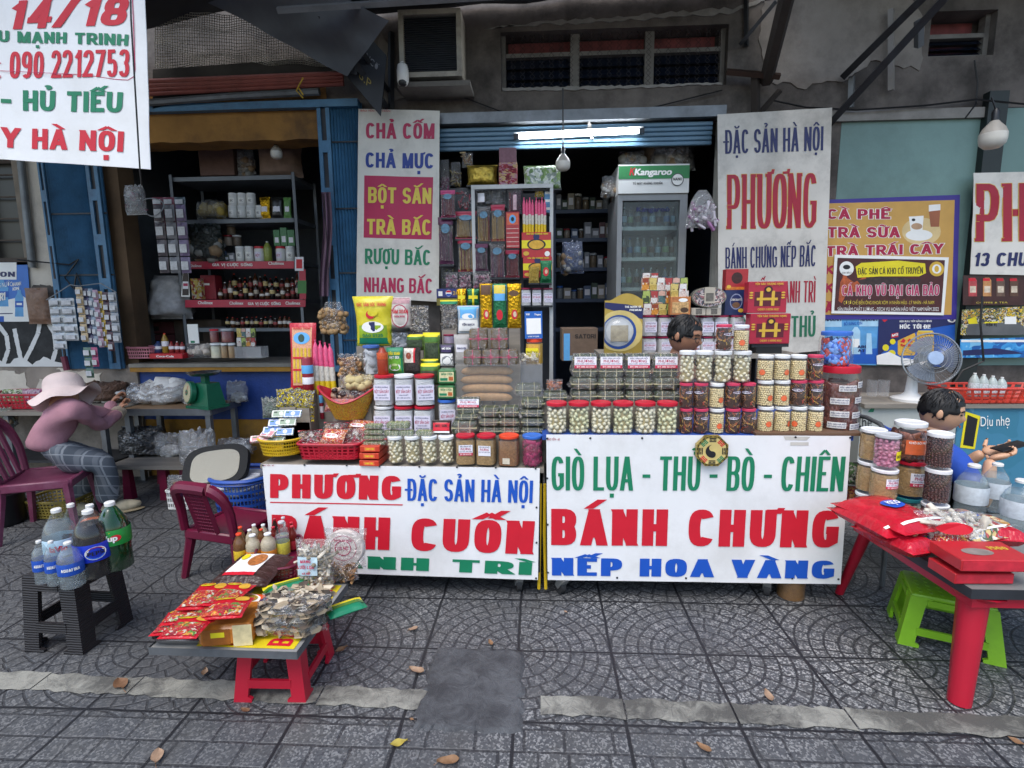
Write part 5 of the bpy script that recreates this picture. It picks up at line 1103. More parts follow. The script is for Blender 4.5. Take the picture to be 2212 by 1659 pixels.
put(J_po[3],'starch_jar','pale-lidded starch jar under the green tea cans','jar',944,983,930,863,2.8,'starch jars',dmax=.11)
CANP = boxpack(mat('tea_tin_green','2f6a3c',.35,var=.2),1,.9,.95,[(mat('tea_label','d9cf9f',.5),-.42,.2,.42,.8),(mat('tea_leafpic','b8622f',.5,var=.4),.12,.25,.38,.5),(GREEN_,-.38,.25,.05,.42)],[('MẦM CHÙA',GREEN_,-.3,.35,.6,.74)],.1)
for k in range(2): put(CANP,'tea_tin',f'green tea tin with cream label, {("lower", "upper")[k]} of two beside the glass case','tin',946,983,863 - 32 * k,831 - 34 * k,2.8,'green tea tins',dmax=.1)
# sausage case
p = fr(984,788,1172,905,2.83);g = thing('glass_case','clear glass case holding four long meat rolls','display case',((p[0] + p[1]) / 2,2.83,p[2]));wd,h = p[1] - p[0],p[3] - p[2];step(0,984,1172,905,2.83,.3)
PANEG = clear('case_glass',haze=.05,gloss=.12,rough=.03)
mb = MB();
for q in ((-wd / 2,wd / 2,0,.004,0,h),(-wd / 2,-wd / 2 + .004,.0041,.28,0,h),(wd / 2 - .004,wd / 2,.0041,.28,0,h),(-wd / 2 + .0041,wd / 2 - .0041,.0041,.28,h - .004,h)): mb.box(*q,PANEG)
K('glass',mb,g,0);mb = MB();mb.box(-wd / 2,wd / 2,.281,.29,0,h,mat('case_back','8d9196',.4));mb.box(-wd / 2 + .005,wd / 2 - .005,.005,.28,.0,.006,WHITEP);K('back',mb,g,0)
ROLL = mat('meat_roll','b98f5f',.55,var=.25,vs=9,dirt='8a6236',dirtamt=.4,bump=.3,bs=60)
mb = MB();nseg = 26;mb.grid(lambda u,v: ((v - .5),-.075 * math.sin(u * 2 * math.pi) * (1 - abs(2 * v - 1) ** 5) ** .5,.085 + .085 * math.cos(u * 2 * math.pi) * (1 - abs(2 * v - 1) ** 5) ** .5 - .05 * abs(2 * v - 1) ** 3 * .6),16,nseg,ROLL,cu=True)
PR = dict(parts=[('meat_roll',mb.mesh('meat_roll',60))],w=1,d=.15,h=.17)
for k in range(4): a_ = at(1050,868 - 19 * k,2.9);w_ = (at(1108,868,2.9) - at(994,868,2.9)).x;o = thing('meat_roll',f'long tan meat roll in the glass case, {("bottom", "third from top", "second from top", "top")[k]} of four','meat roll',(a_.x + .004 * (k % 2),2.93,a_.z),0,'meat rolls',(w_,w_,w_ * .98));link('casing',PR['parts'][0][1],o)
CK_b = cake(1,.8,.82,LEAFB,strings=RIBBON,sx=(.5,),sy=(.5,),film=FILM,fs=.02)
mb = MB()
for k in range(6): t = k * math.pi / 3;mb.tube([(0,-.42,.45),(.1 * math.cos(t),-.46,.45 + .1 * math.sin(t)),(.16 * math.cos(t + .4),-.43,.45 + .14 * math.sin(t + .4))],.012,RIBBON,4)
CK_b['parts'].append(('bow',mb.mesh('bow')))
for i,(a_,b_) in enumerate(((1000,1040),(1040.5,1079),(1080,1119.5))): put(CK_b,'ribboned_cake',f'brown leaf cake with pink ribbon on the glass case, {ordi(i, 3)} of the lower row','cake',a_,b_,788,755,2.86,'ribboned brown cakes')
for i,(a_,b_) in enumerate(((1012,1053.5),(1059,1097))): put(CK_b,'ribboned_cake',f'brown leaf cake with pink ribbon, {ordi(i, 2)} of the two on top','cake',a_,b_,755,709,2.88,'ribboned brown cakes')
put(filled(bits([mat('pale_disc','d2c8ac',.6)],5,((-.25,.25),(-.1,.1),(.25,.4)),.28,2),FILM,1,.55,.5,4),'cracker_bag','small film bag of pale discs on the glass case by the yellow jar','bag',1120,1166,788,762,2.85)
put(jar(1.55,'orange',c_solid(mat('turmeric','d9a51f',.8,var=.2),.02),lidh=.2,sq=4,label=lab_card(-.4,.4,.45,1.0,[('TINH BỘT NGHỆ',BLK,.68,.82,.9)],LYEL)),'turmeric_jar','orange-lidded yellow jar carrying the blue payment stand','jar',1137,1172,787,732,2.9)
pl = Plane((0,2.9,0),(1,0))
sheet('payment_stand','blue payment code stand on the yellow jar','stand',[(1133,673),(1171,672),(1172,731),(1134,732)],2.9,mat('stand_blue','1f62b5',.35),[('VIB',WHT,1136,1144,681,681,677,dict(bold=.04)),('Tingee',WHT,1154,1168,681,681,677,dict(bold=.03)),('VIETQR',WHT,1140,1165,728.5,728,725.5,dict(bold=.01))],[(WHT,[(1137,688),(1168,687),(1169,721),(1138,722)])],th=.012)
# flat green cakes at the case foot
step(0,972,1180,940,2.68,.14)
for i,(a_,b_,rows) in enumerate(((1034,1079,[(940,921),(921,901),(901,879)]),(1078,1122,[(940,921),(921,901),(901,878)]),(1125,1177,[(940,921),(921,901),(901,882),(882,861)]))):
    for k,(yb,yt) in enumerate(rows): put(CK_f[(i + k) % 3],'rice_cake',f'small flat leaf cake before the glass case, {ordi(i, 3)} pile, {ORDW[k] if k else "lowest"} layer','rice cake',a_,b_,yb,yt,2.68,'small leaf cakes',dmax=.12)
put(CK_f[0],'rice_cake','wide flat leaf cake under the labelled cake on the lower cart','rice cake',974,1030,940,907,2.66,'small leaf cakes',dmax=.12);put(CK_f[2],'rice_cake','flat leaf cake right below the labelled cake, in loose film','rice cake',984,1032,908,893,2.68,dmax=.12)
put(CK_l[0],'rice_cake','lone labelled leaf cake leaning on the glass case','rice cake',985,1037,896,857,2.7,rx=-.2)
put(CK_f[1],'rice_cake','pale film-wrapped cake inside the case beside the rolls','rice cake',1112,1170,856,829,2.86,dmax=.12)
# long parcels
PAR = mat('pale_green_parcel','7d8a58',.5,var=.4,vs=6,dirt='45532f',dirtamt=.5,stretch=(1,4,4));PC = [cake(1,.5,.3,PAR,strings=STRING,sx=(.2,.4,.6,.8),sy=(),film=FILM,seed=k,fs=.03) for k in range(2)]
RB = boxpack(mat('red_box','c33a24',.4,var=.12),1,1.6,.28,[(mat('box_emblem','e8713f',.5),-.28,.05,.28,.23)],[('BÁNH CỐM',LYEL,-.2,.2,.1,.18)])
for k in range(3): put(RB,'red_box',f'flat red cake box, {("lowest", "middle", "topmost")[k]} of three at the front of the lower cart','box',778 - k * .5,821 - k,1007 - 15.5 * k,991.5 - 15.5 * k,2.575,'flat red boxes',rz=-.1 + .04 * k)
for k in range(4): put(PC[k % 2],'green_parcel',f'long green parcel stacked on the red boxes, {("lowest", "second", "third", "topmost")[k]}','parcel',782 + k,831 - 2 * k,963 - 12 * k,951 - 12 * k,2.6,'green parcels',dmax=.07)
for i,(a_,b_,yb,yt) in enumerate(((828,862,943,928),(861,893,943,928),(897,934,943,928),(832,884,928,910))): put(PC[i % 2],'green_parcel',f'long green parcel lying on the white jar lids, {("left", "middle", "right", "upper")[i]}','parcel',a_,b_,yb,yt,2.61,'green parcels',dmax=.07)
put(pack(mat('red_black_pack','2a1512',.35,var=.3),1,.75,.4,[(RED_,.08,.25,.92,.8),(WHT,.08,.1,.92,.22)],[('MỨC SƠN',BLK,.2,.8,.5,.68)],3),'spice_packet','small red and black packet on the white lids beside the leaf cake','packet',930,974,941,907,2.63,rx=-.3)
# baskets
def basket(m,wd,dp,h,flare=.85,n=10,nx=44,rings=5,solid=None,rimm=None,rnd_=.35):
    """open-work plastic basket: rim, bars, hoops and a bottom"""
    def lp(t,z):
        a_ = t * 2 * math.pi;x,y = math.cos(a_),math.sin(a_);e = n;q = 1 / (abs(x) ** e + abs(y) ** e) ** (1 / e);s = flare + (1 - flare) * z / h;return Vector((wd / 2 * s * x * q,dp / 2 * s * y * q,z))
    mb = MB();T = [i / 64 for i in range(64)]
    def hoop(z0,z1,o):
        for i in range(64):
            A,Bq,C,D = lp(T[i],z0),lp(T[(i + 1) % 64],z0),lp(T[(i + 1) % 64],z1),lp(T[i],z1);k = 1 + o
            mb.face([A,Bq,C,D],m);f = lambda p: Vector((p.x * .985,p.y * .985,p.z));mb.face([f(D),f(C),f(Bq),f(A)],m)
    hs = h * .5 / (rings * 2 + 1)
    for k in range(rings): z = h * .06 + (h * .8) * k / rings;hoop(z,z + h * .8 / rings * (.38 if not solid else .9),0)
    for i in range(nx):
        a_,b_ = lp(i / nx,h * .04),lp(i / nx,h * .92);d = (lp((i + .32) / nx,h * .04) - a_);mb.face([a_,a_ + d,b_ + d,b_],m);mb.face([(b_ * .985),(b_ + d) * .985,(a_ + d) * .985,a_ * .985],m)
    mb.face([lp(t,.004) for t in T],m);mb.tube([lp(t,h * .97) for t in T] + [lp(0,h * .97)],max(.006,h * .04),rimm or m,6);mb.tube([lp(t,h * .9) for t in T] + [lp(0,h * .9)],max(.004,h * .02),rimm or m,6)
    return mb.mesh('weave',30)
def bask(name,label,x0,x1,yb,yt,Y,m,dp,z=None,rz=0,**k):
    c = at((x0 + x1) / 2,yb,Y);wd = (at(x1,yb,Y) - at(x0,yb,Y)).length;h = at((x0 + x1) / 2,yt,Y).z - c.z
    g = thing(name,label,'basket',(c.x,Y + dp / 2,c.z if z is None else z),rz);link('basketwork',basket(m,wd,dp,h,**k),g);return g,wd,h
REDP = mat('red_plastic','b41f33',.35,var=.1);YELP = mat('yellow_plastic','d7b11f',.4,var=.12,dirt='a5831a')
bask('red_basket','shallow red open-work basket of candy bags at the front of the lower cart',638,777,996,960,2.6,REDP,.24,rings=4,flare=.9,n=8)
bask('yellow_basket','round yellow basket under the play-money bundles',541,641,990,953,2.62,YELP,.24,n=2.2,rings=4,flare=.84,nx=60)
RPR = lambda s: printed(f'red_candy_print_{s}',['b5202f','d23a3a','e0b04a','b5202f','e9e2d6','8e1626','c9702f'],13,seed=s)
SW = filled(bits([mat('nut_bits','b98f76',.5,var=.4),mat('red_bits','b5384a',.4),mat('white_bits','d9d2cb',.5)],60,((-.4,.4),(-.1,.1),(.1,.55)),.1,4),FILM,1,.65,.35,6,crimp=.09,label=lambda mb,f: [mb.grid(lambda u,v: f(u,.9 + .1 * v,.02),8,2,REDP),mb.grid(lambda u,v: f(u,.0 + .08 * v,.02),8,2,REDP)])
RS = [pack(RPR(k),1,.7,.3,[(WHT,.2,.3,.8,.6,1)],[('MỨT TẾT',RED_,.3,.7,.4,.52)],k) for k in range(2)]
k = 0
for (a_,b_,yb,yt,Y,rz) in ((640,690,962,925,2.66,.3),(682,740,962,922,2.65,-.2),(728,790,962,918,2.68,.2),(690,745,942,908,2.72,0),(735,800,938,902,2.74,-.3)):
    put((SW,RS[0],SW,SW,RS[1])[k],'candy_bag',('silvery twist bag','red printed candy bag','clear bag of pink nuts','clear red-edged candy bag','red printed sweet bag')[k] + (' heaped in the red basket',' in the middle of the red basket',' at the right end of the red basket',' under the boat-shaped tray',' right under the boat-shaped tray')[k],'candy bag',a_,b_,yb,yt,Y,rz=rz,rx=-.7);k += 1
# boat-shaped tray with candies
c = at(739,918,2.72);wd = (at(805,900,2.72) - at(674,900,2.72)).x;g = thing('paper_boat_tray','boat-shaped red and yellow printed tray with pointed ends over the red basket','tray',(c.x,2.84,c.z + .01),.05)
mb = MB();PRB = printed('festive_print',['c9a227','d8b63a','c9a227','a8461f','c9a227','b51f33','6f7f3a','d9bd55'],46,bump=.15,rough=.4)
def boat(u,v,o=0):
    a_ = u * 2 * math.pi;x,y = math.cos(a_),math.sin(a_);pt = abs(x) ** 1.5;s = .42 + .58 * v
    return (x * wd / 2 * (.5 + .5 * v) - (0),y * .12 * s * (1 - .35 * pt),.135 * v * (.75 + .35 * pt) + .03 * pt * v + o)
mb.grid(boat,40,8,PRB,cu=True);mb.face([boat(i / 40,0) for i in range(40)][::-1],PRB);K('tray_shell',mb,g,60)
mb = MB();mb.grid(lambda u,v: tuple(p * (.97 if i < 2 else 1) for i,p in enumerate(boat(u,.15 + .85 * v,.004))),40,6,mat('tray_red','b01a2e',.4,var=.15),cu=True);mb.tube([boat(i / 40,1,.002) for i in range(41)],.006,mat('tray_red',''),5);K('lining',mb,g,60)
put(pack(printed('sweet_assort',['b5202f','d23a3a','3f6fc0','e9e2d6','c9702f','d8c03a','b5202f','e05a7a'],26,seed=4),1,.62,.35,[],[],4),'candy_bag','bright printed candy bag lying in the boat-shaped tray','candy bag',692,790,893,858,2.8,rx=-.35)
# money bundles
def note(cols_,w=1,h=.5): return boxpack(printed('money_' + cols_[0],cols_,8,rough=.5,bump=0),w,.12,h,[(WHT,-w * .46,h * .05,w * .46,h * .95),(mat('m_' + cols_[0],cols_[0],.6,var=.2),-w * .42,h * .12,w * .42,h * .88),(mat('m2_' + cols_[1],cols_[1],.6,var=.3),-w * .1,h * .2,w * .15,h * .8,1),(mat('m3_' + cols_[2],cols_[2],.6),-w * .38,h * .6,-w * .2,h * .8)],bev=.005)
NB = note(['6d8fd0','d9dbe0','3f6f57']);NG = note(['8ea08a','d5d8d0','37423b']);NR = note(['c98a90','e6d6d2','5a7f5a'])
for i,(x,y,pr,nm) in enumerate(((572,938,NB,'blue'),(600,941,NB,'blue'),(584,922,NB,'blue'),(606,920,NG,'grey-green'),(592,902,NG,'grey-green'),(617,902,NB,'blue'))): put(pr,'play_money',f'{nm} play-money bundle, {("lowest left", "lowest right", "second layer left", "second layer right", "top left", "top right")[i]} of the fan','play money',x - 5,x + 31,y,y - 19,2.68 + .02 * (i // 2),'play-money bundles',rx=-.75,rz=.18)
for i,(x,y,w_) in enumerate(((541,955,42),(570,958,40),(556,944,34))): put((NR,NG,NR)[i],'play_money',f'pinkish play-money stack in the yellow basket, {ordi(i, 3)}','play money',x,x + w_,y,y - 20,2.66,'pink play money',rx=-1.0,rz=.3 - .3 * i)
FO = printed('foil_print',['c9b02f','d8c648','8d8f92','b9bbc0','d6c02a','55565a'],10,rough=.22,bump=.9,bs=9,metal=.5)
FK = [pack(FO,1,.8,.3,[],[],k,jag=.1) for k in range(2)]
for i,(a_,b_,yb,yt,rz) in enumerate(((600,650,905,862,.2),(628,676,912,868,-.1),(595,645,880,838,.25),(632,675,882,842,-.15))): step(0,a_ + 8,b_ - 8,yb,2.8,.1);put(FK[i % 2],'foil_packet',f'yellow and silver foil packet behind the play money, {("lower left", "lower right", "upper left", "upper right")[i]}','foil packet',a_,b_,yb,yt,2.8,'foil packets',rz=rz,rx=-.3)
put(filled(bits([GREEN_],6,((-.3,.3),(-.1,.1),(.2,.6)),.2),clear('green_film','6fbf8a',.15,.25,.2,.8,12),1,1,.5,3,jag=.3),'green_bag','thin green plastic bag at the cart end behind the play money','bag',563,600,905,858,2.84)
# incense and candles
IR = mat('incense_red','c22b35',.3,var=.15)
put(pack(mat('red_sleeve','b91f30',.25,var=.15,bump=.3,bs=9),1,2.4,.25,[(mat('clear_window','d99f7a',.3,var=.3,vs=20),.12,.06,.88,.93),(SKY,.18,.68,.82,.86,1),(mat('karst','2f4a3f',.6),.38,.71,.62,.83,1)] + [(mat('stick_yel','d8b32c',.4),.16 + .15 * i,.1,.25 + .15 * i,.62) for i in range(5)] + [(RED_,.15,.28,.85,.31),(RED_,.15,.46,.85,.49)],[('HƯƠNG THƠM',RED_,.18,.82,.9,.935)],2,crimp=.03,wob=.02),'incense_pack','tall red sleeve of yellow incense with an oval landscape, behind the lower cart','incense',624,683,842,697,2.95,rx=-.1)
mb = MB();mb.lathe([(.46,0),(.48,.1),(.48,4.1),(.4,4.3),(.12,4.7),(.2,4.95)],mat('candle_yellow','d8b81f',.35,var=.1),12);a_ = mb.mesh('tube_sleeve');mb = MB();mb.lathe([(.485,2.6),(.49,3.0),(.49,4.1),(.41,4.3),(.13,4.72),(.21,4.97)],mat('candle_pink','d8527c',.35,var=.3,vs=4),12);mb.lathe([(.487,1.2),(.49,1.25),(.49,2.55),(.487,2.6)],mat('candle_label','c9c4b8',.4,var=.4,vs=3),12);mb.f = mb.f[:]
TB = dict(parts=[('tube_sleeve',a_),('wrapper_print',mb.mesh('wrapper_print'))],w=1,d=1,h=5)
for i in range(4): put(TB,'incense_tube',f'yellow and pink incense tube leaning beside the red sleeve, {ordi(i, 4)}','incense',677 + 12.2 * i,689 + 12.2 * i,852 - 1 * i,733 + 3 * i,2.92 + .01 * i,'yellow incense tubes',rx=-.06,ry=-.02 * i)
mb = MB();mb.lathe([(.45,0),(.48,.05),(.48,2.4),(.4,2.5),(0,2.5)],mat('dark_red_tube','8a1c2e',.3),14);a_ = mb.mesh('tube_sleeve');mb = MB();mb.lathe([(.49,.5),(.495,.52),(.495,1.0),(.49,1.02)],LABELW,14);mb.lathe([(.49,1.3),(.495,1.32),(.495,1.9),(.49,1.92)],SKY,14)
put(dict(parts=[('tube_sleeve',a_),('label',mb.mesh('label'))],w=1,d=1,h=2.5),'incense_tube','short dark red incense tube before the tall red sleeve','incense',650,674,845,772,2.86)
put(dict(parts=[('tube_sleeve',a_),('label',mb.mesh('label'))],w=1,d=1,h=2.5),'incense_tube','thin red and blue incense tube standing behind the boat-shaped tray','incense',690,699,905,838,2.9)
for q in ((624,683,842,2.95),(677,726,852,2.92),(650,674,845,2.86)): step(0,*q,.1)
# ---------------------------------------------------------------- tall goods at the back of the lower cart
RICEY = mat('rice_sack_yellow','cfc22a',.3,var=.12,bump=.35,bs=6)
def back(x0,x1,yb,Y=3.02,d=.16): step(0,x0 + 3,x1 - 3,yb,Y,d)
def bk(proto,name,label,cat,x0,x1,yb,yt,Y=3.02,**k): back(x0,x1,yb,Y);return put(proto,name,label,cat,x0,x1,yb,yt,Y,**k)
bk(pack(RICEY,1,1.36,.35,[(GREEN_,0,0,1,.17),(mat('rice_green','8fae2a',.3),.0,.17,1,.42),(WHT,.2,.27,.82,.5,1),(NAVY,.42,.3,.58,.49),(RED_,.35,.55,.6,.72,1),(RICEY,.4,.6,.68,.74,1)],[('ĐẶC SẢN SÓC TRĂNG',RED_,.12,.88,.8,.87),('GẠO ST25',GREEN_,.22,.8,.19,.25)],1,taper=-.12,crimp=.03),'rice_bag','yellow and green bag of rice with a red chilli and a boat','rice bag',766,846,748,640)
bk(pack(mat('rice_white','c9bfb8',.35,var=.12,bump=.4),1,1.35,.35,[(CRIM,.12,.06,.9,.78,1),(mat('rice_white2','d8d0c8',.35),.16,.09,.86,.75,1),(mat('pink_top','b98f93',.4,var=.3),.05,.8,.95,.97)],[('TÁM XOAN',RED_,.12,.9,.5,.62),('THƠM NGON',CRIM,.25,.75,.38,.44)],3),'rice_bag','clear bag of white rice with a crimson wreath print','rice bag',839,888,712,642,3.05)
MUSH = [mat('mushroom_a','8e8578',.8,var=.3),mat('mushroom_b','5d554d',.8,var=.3),mat('mushroom_c','b9afa0',.8,var=.2)]
bk(filled(bits(MUSH,170,((-.42,.42),(-.14,.14),(.08,1.3)),.11,3),FILM,1,1.4,.45,2),'dried_mushroom_bag','clear bag of grey dried mushrooms beside the white rice','bag',886,926,722,660,3.05)
bk(filled(bits(MUSH,170,((-.42,.42),(-.14,.14),(.08,1.4)),.12,5),FILM,1,1.6,.45,3,label=lambda mb,f: [mb.grid(lambda u,v: f(u,.86 + .14 * v,.03),8,3,GREEN_),mb.grid(lambda u,v: f(u,.95 + .05 * v,.035),8,2,LYEL)]),'dried_mushroom_bag','green-topped clear bag of dried mushrooms left of the blue and white bag','bag',951,989,712,648,3.05)
bk(pack(mat('blue_white_bag','b9c4cc',.35,var=.2,bump=.4),1,1.25,.3,[(SKY,.0,.55,1,.95),(WHT,.2,.5,.8,.72,1),(WHT,.05,.08,.95,.48)],[('YẾN MẠCH',NAVY,.2,.8,.28,.36)],5),'oat_bag','blue and white paper bag left of the gold coffee bags','bag',988,1035,720,660,3.05)
GF = mat('gold_foil','c99a1c',.18,.85,var=.35,vs=5,bump=1,bs=6);GRF = mat('green_foil','1f6b43',.25,.4,var=.3,bump=.8,bs=6)
PRAWN = [(RED_,.3,.2,.75,.42,1),(mat('prawn_l','d8c0a0',.4),.42,.25,.68,.38,1)]
for i,(a_,b_,m,dc) in enumerate(((1037,1064,GF,PRAWN + [(mat('brown_foil','5b3a1d',.3),.1,.75,.9,.97)]),(1065,1095,GRF,[(RED_,.25,.18,.72,.42,1),(SKY,0,.62,1,.97),(YEL,.1,.78,.9,.97)]),(1096,1126,GF,PRAWN + [(mat('brown_foil',''),.1,.72,.85,.85,1)]))): bk(pack(m,1,3.1,.35,dc,[],i,crimp=.03),'snack_packet',('tall gold foil packet, left of three in a row','tall green and sky-blue packet between two gold ones','tall gold foil packet, right of three in a row')[i],'packet',a_,b_,709,613,3.03)
for i,(a_,b_,m) in enumerate(((987,1007,GF),(1009,1035,GRF))): bk(pack(m,1,1.6,.35,[(LYEL,.1,.4,.9,.6),(LYEL,.42,.0,.58,1)],[],i),'snack_packet',('small gold foil packet above the oat bag','small green packet with yellow cross above the oat bag')[i],'packet',a_,b_,660,624,3.1)
bk(jar(1.3,'black',c_wraps([mat('grey_wrap','8b8d92',.4,var=.3),mat('dark_wrap','3a3b40',.4)],60,3,.16),lidh=.22),'candy_jar','black-lidded clear jar under the white rice bag','jar',840,883,752,709,2.98)
bk(jar(1.8,'navy',c_wraps([mat('white_wrap','b9bcc0',.4,var=.3),mat('grey_wrap','')],30,8,.2),lidh=.16),'candy_jar','blue-lidded clear jar left of the chilli bottle','jar',780,817,810,746,2.95)
CHI = bottle(mat('chilli_sauce','9c3a22',.3,var=.15),BLACK,4.2,label=mat('chilli_label','c9582f',.4,var=.3),lz=(.55,.78),prof=[(0,0),(.46,0),(.5,.1),(.5,2.9),(.42,3.3),(.25,3.7),(.2,4.0)])
bk(CHI,'chilli_bottle','bottle of red chilli sauce on the white starch lids','bottle',813,836,811,748,2.82)
bk(pack(GREEN_,1,1.5,.35,[(mat('leaf_green','6fae3a',.35,var=.3),0,.05,1,.6),(WHT,.15,.12,.85,.42,1),(mat('leaf_green',''),.25,.28,.75,.42,1),(mat('pale_green','b9d08a',.4),.3,.3,.7,.4,1)],[('ĐẬU XANH',LYEL,.15,.85,.72,.84),('HẠT SEN',WHT,.2,.8,.58,.68)],2),'bean_packet','green packet with a white cup and yellow words','packet',835,871,808,750,2.9)
bk(pack(mat('dark_tea_bag','2a211d',.25,var=.4,bump=.6),1,1.5,.4,[(mat('tea_pic','cfc7ba',.4,var=.4,vs=9),.05,.45,.62,.97),(RED_,.62,.45,.72,.97),(mat('tea_pic2','8a3a22',.4,var=.5,vs=9),.18,.58,.5,.82,1)],[],6),'tea_packet','dark packet with a pictured card beside the green bean packet','packet',871,909,810,750,2.9)
TEAG = [(LYEL,0,.86,1,1),(mat('tea_green','4a7a2c',.3,var=.3),0,.7,1,.86),(mat('tea_leafy','3b4a35',.3,var=.6,vs=12),.1,.1,.9,.66)]
for i,(a_,b_,yb,yt,Y) in enumerate(((874,917,757,722,3.0),(914,951,785,718,2.97),(905,950,832,784,2.9),(908,946,805,775,2.94))): bk(pack(mat('tea_bag_green','5f7d35',.25,var=.3,bump=.6),1,1.5 if i == 1 else .9,.4,TEAG,[],i),'tea_packet',('flat green and yellow tea packet above the tea card packet','tall clear-front green tea packet','green and yellow tea packet left of the tea tins, lowest','green and yellow tea packet left of the tea tins, tucked behind')[i],'packet',a_,b_,yb,yt,Y)
bk(pack(mat('dark_navy_bag','20222b',.3,var=.2),1,1.8,.35,[(WHT,.05,.05,.95,.6),(mat('grey_disc','8a8d92',.5,var=.4,vs=30),.15,.1,.85,.5,1),(mat('violet','3b2f5a',.4),.15,.66,.85,.95)],[('MÈ ĐEN',WHT,.2,.8,.78,.86)],1),'sesame_packet','white packet with a violet top and a grey disc','packet',949,981,794,743,2.95)
bk(pack(mat('white_rice_bag','b9b6b2',.4,var=.15,bump=.5),1,1.7,.3,[(LABELW,.12,.4,.9,.66)],[('BÁNH ĐA NEM',LABN,.2,.82,.5,.57)],9),'rice_paper_bag','clear bag of white rice paper with a small label left of the ribboned cakes','bag',981,1014,786,722,2.97)
bk(jar(1.3,'magenta',c_solid(mat('pale_violet','9a8aa0',.6),.05),lidh=.2),'candy_jar','small dark-lidded jar peeping behind the white packet','jar',955,982,742,722,3.02)
NUT = [mat('nut_a','9a7148',.7,var=.3),mat('nut_b','7a5533',.7,var=.3),mat('nut_c','b58d5f',.7,var=.3)]
bk(filled(bits(NUT,120,((-.42,.42),(-.18,.18),(.06,.85)),.1,2,'ball'),FILM,1,1.05,.5,4,jag=.1),'dried_fruit_bag','clear bag of brown dried fruit right of the incense tubes','bag',727,780,818,764,2.97)
bk(filled(bits([mat('noodle_pale','b8a879',.7,var=.2)],90,((-.3,.3),(-.2,.2),(.08,.3)),.13,3,'ball'),FILM,1,.42,.5,5),'noodle_bag','flat clear bag of pale noodles above the dark dates','bag',725,810,842,810,2.86)
bk(filled(bits([mat('date_dark','2c1d1a',.4,var=.4),mat('date_eye','b59a82',.6)],150,((-.45,.45),(-.2,.2),(.04,.26)),.075,4,'ball'),FILM,1,.3,.5,6),'date_bag','flat clear bag of dark dates behind the boat-shaped tray','bag',713,804,864,837,2.85)
PEAN = [mat('peanut_a','a8855a',.75,var=.25),mat('peanut_b','bf9d70',.75,var=.2),mat('peanut_c','8a6840',.75,var=.25)]
o = put(filled(bits(PEAN,190,((-.42,.42),(-.2,.2),(.05,.82)),.1,7,'ball'),FILM,1,1.12,.55,2,taper=.5),'peanut_bag','clear bag of peanuts in shells hanging before the blue gate','bag',686,746,722,652,3.6)
c = at(712,652,3.7);mb = MB();mb.tube([(c.x,3.72,c.z - .02),(c.x - .01,3.74,c.z + .12),(at(700,420,4.2))],.003,CABLE,4);tag(K('hanging_string',mb),'thin dark string holding up the peanut bag','string')
mb = MB();mb.grid(lambda u,v: at(694 + 20 * u + (4 * math.sin(v * 5)),415 + 225 * v,4.33 + .03 * math.sin(u * 12) + .01 * noise.noise((u * 5,v * 5,0))),14,20,mat('dusty_mauve_cloth','7c6273',.9,var=.15,bump=.3));tag(K('mauve_cloth',mb,None,80),'long mauve cloth hanging beside the gate stile','cloth')
# ================================================================ middle bay: incense rack, cooler, dim shelves
YR = 4.28;rk = thing('incense_rack','white metal rack crammed with incense and gift boxes in the doorway','rack',at(1108,660,YR));rk.location.z = 0
WM = mat('white_rack_metal','b9bcbc',.45,var=.1,dirt='7a7a78')
a_ = fr(1020,398,1195,640,YR);xl,xr,zt = a_[0],a_[1],a_[3];mb = MB()
mb.box(xl,xr,YR,YR + .02,zt - .03,zt,WM)
for x in (xl,xr - .025): mb.box(x,x + .025,YR,YR + .025,0,zt - .031,WM);mb.box(x,x + .025,YR + .3,YR + .325,0,zt - .031,WM)
wpart(rk,'frame',mb);mb = MB();mb.box(xl + .026,xr - .026,YR + .33,YR + .34,.6,zt,mat('rack_back','2a2d33',.7));wpart(rk,'back_panel',mb)
LEDGE = MB()
def rack(proto,name,label,cat,x0,x1,yb,yt,Y=YR,**k):
    p,q = at(x0,yb,Y),at(x1,yb,Y);LEDGE.box(p.x,q.x,Y + .01,Y + .12,p.z - .012,p.z - .001,DSTEEL);return put(proto,name,label,cat,x0,x1,yb,yt,Y,dmax=.12,**k)
STK = mat('incense_stick','a8894a',.7,var=.3);STR = mat('incense_stick_red','7a2430',.7,var=.3);STP = mat('incense_purple','5a2a4a',.5,var=.3)
def sticks(m,n,h,seed=0,m2=None):
    def f(mb):
        r = random.Random(seed)
        for i in range(n): x,y = r.uniform(-.4,.4),r.uniform(-.1,.1);mb.tube([(x,y,.06),(x + r.uniform(-.03,.03),y,h * r.uniform(.75,.95))],.022,m if r.random() < .7 else (m2 or m),4)
    return f
def inc(m,m2,h,head,seed): return filled(sticks(m,34,h * .8,seed,m2),FILM,1,h,.3,seed,wob=.03,label=lambda mb,f: [mb.grid(lambda u,v: f(u,.84 + .16 * v,.02),8,3,head),mb.face([f(.5 + .3 * math.cos(t),.76 + .1 * math.sin(t),.03) for t in [2 * math.pi * j / 16 for j in range(16)]],mat('oval_scene','4f7a94',.4,var=.5,vs=6)),mb.grid(lambda u,v: f(u,.02 + .06 * v,.02),8,2,head)])
MARO = mat('maroon_header','9a2440',.35,var=.15)
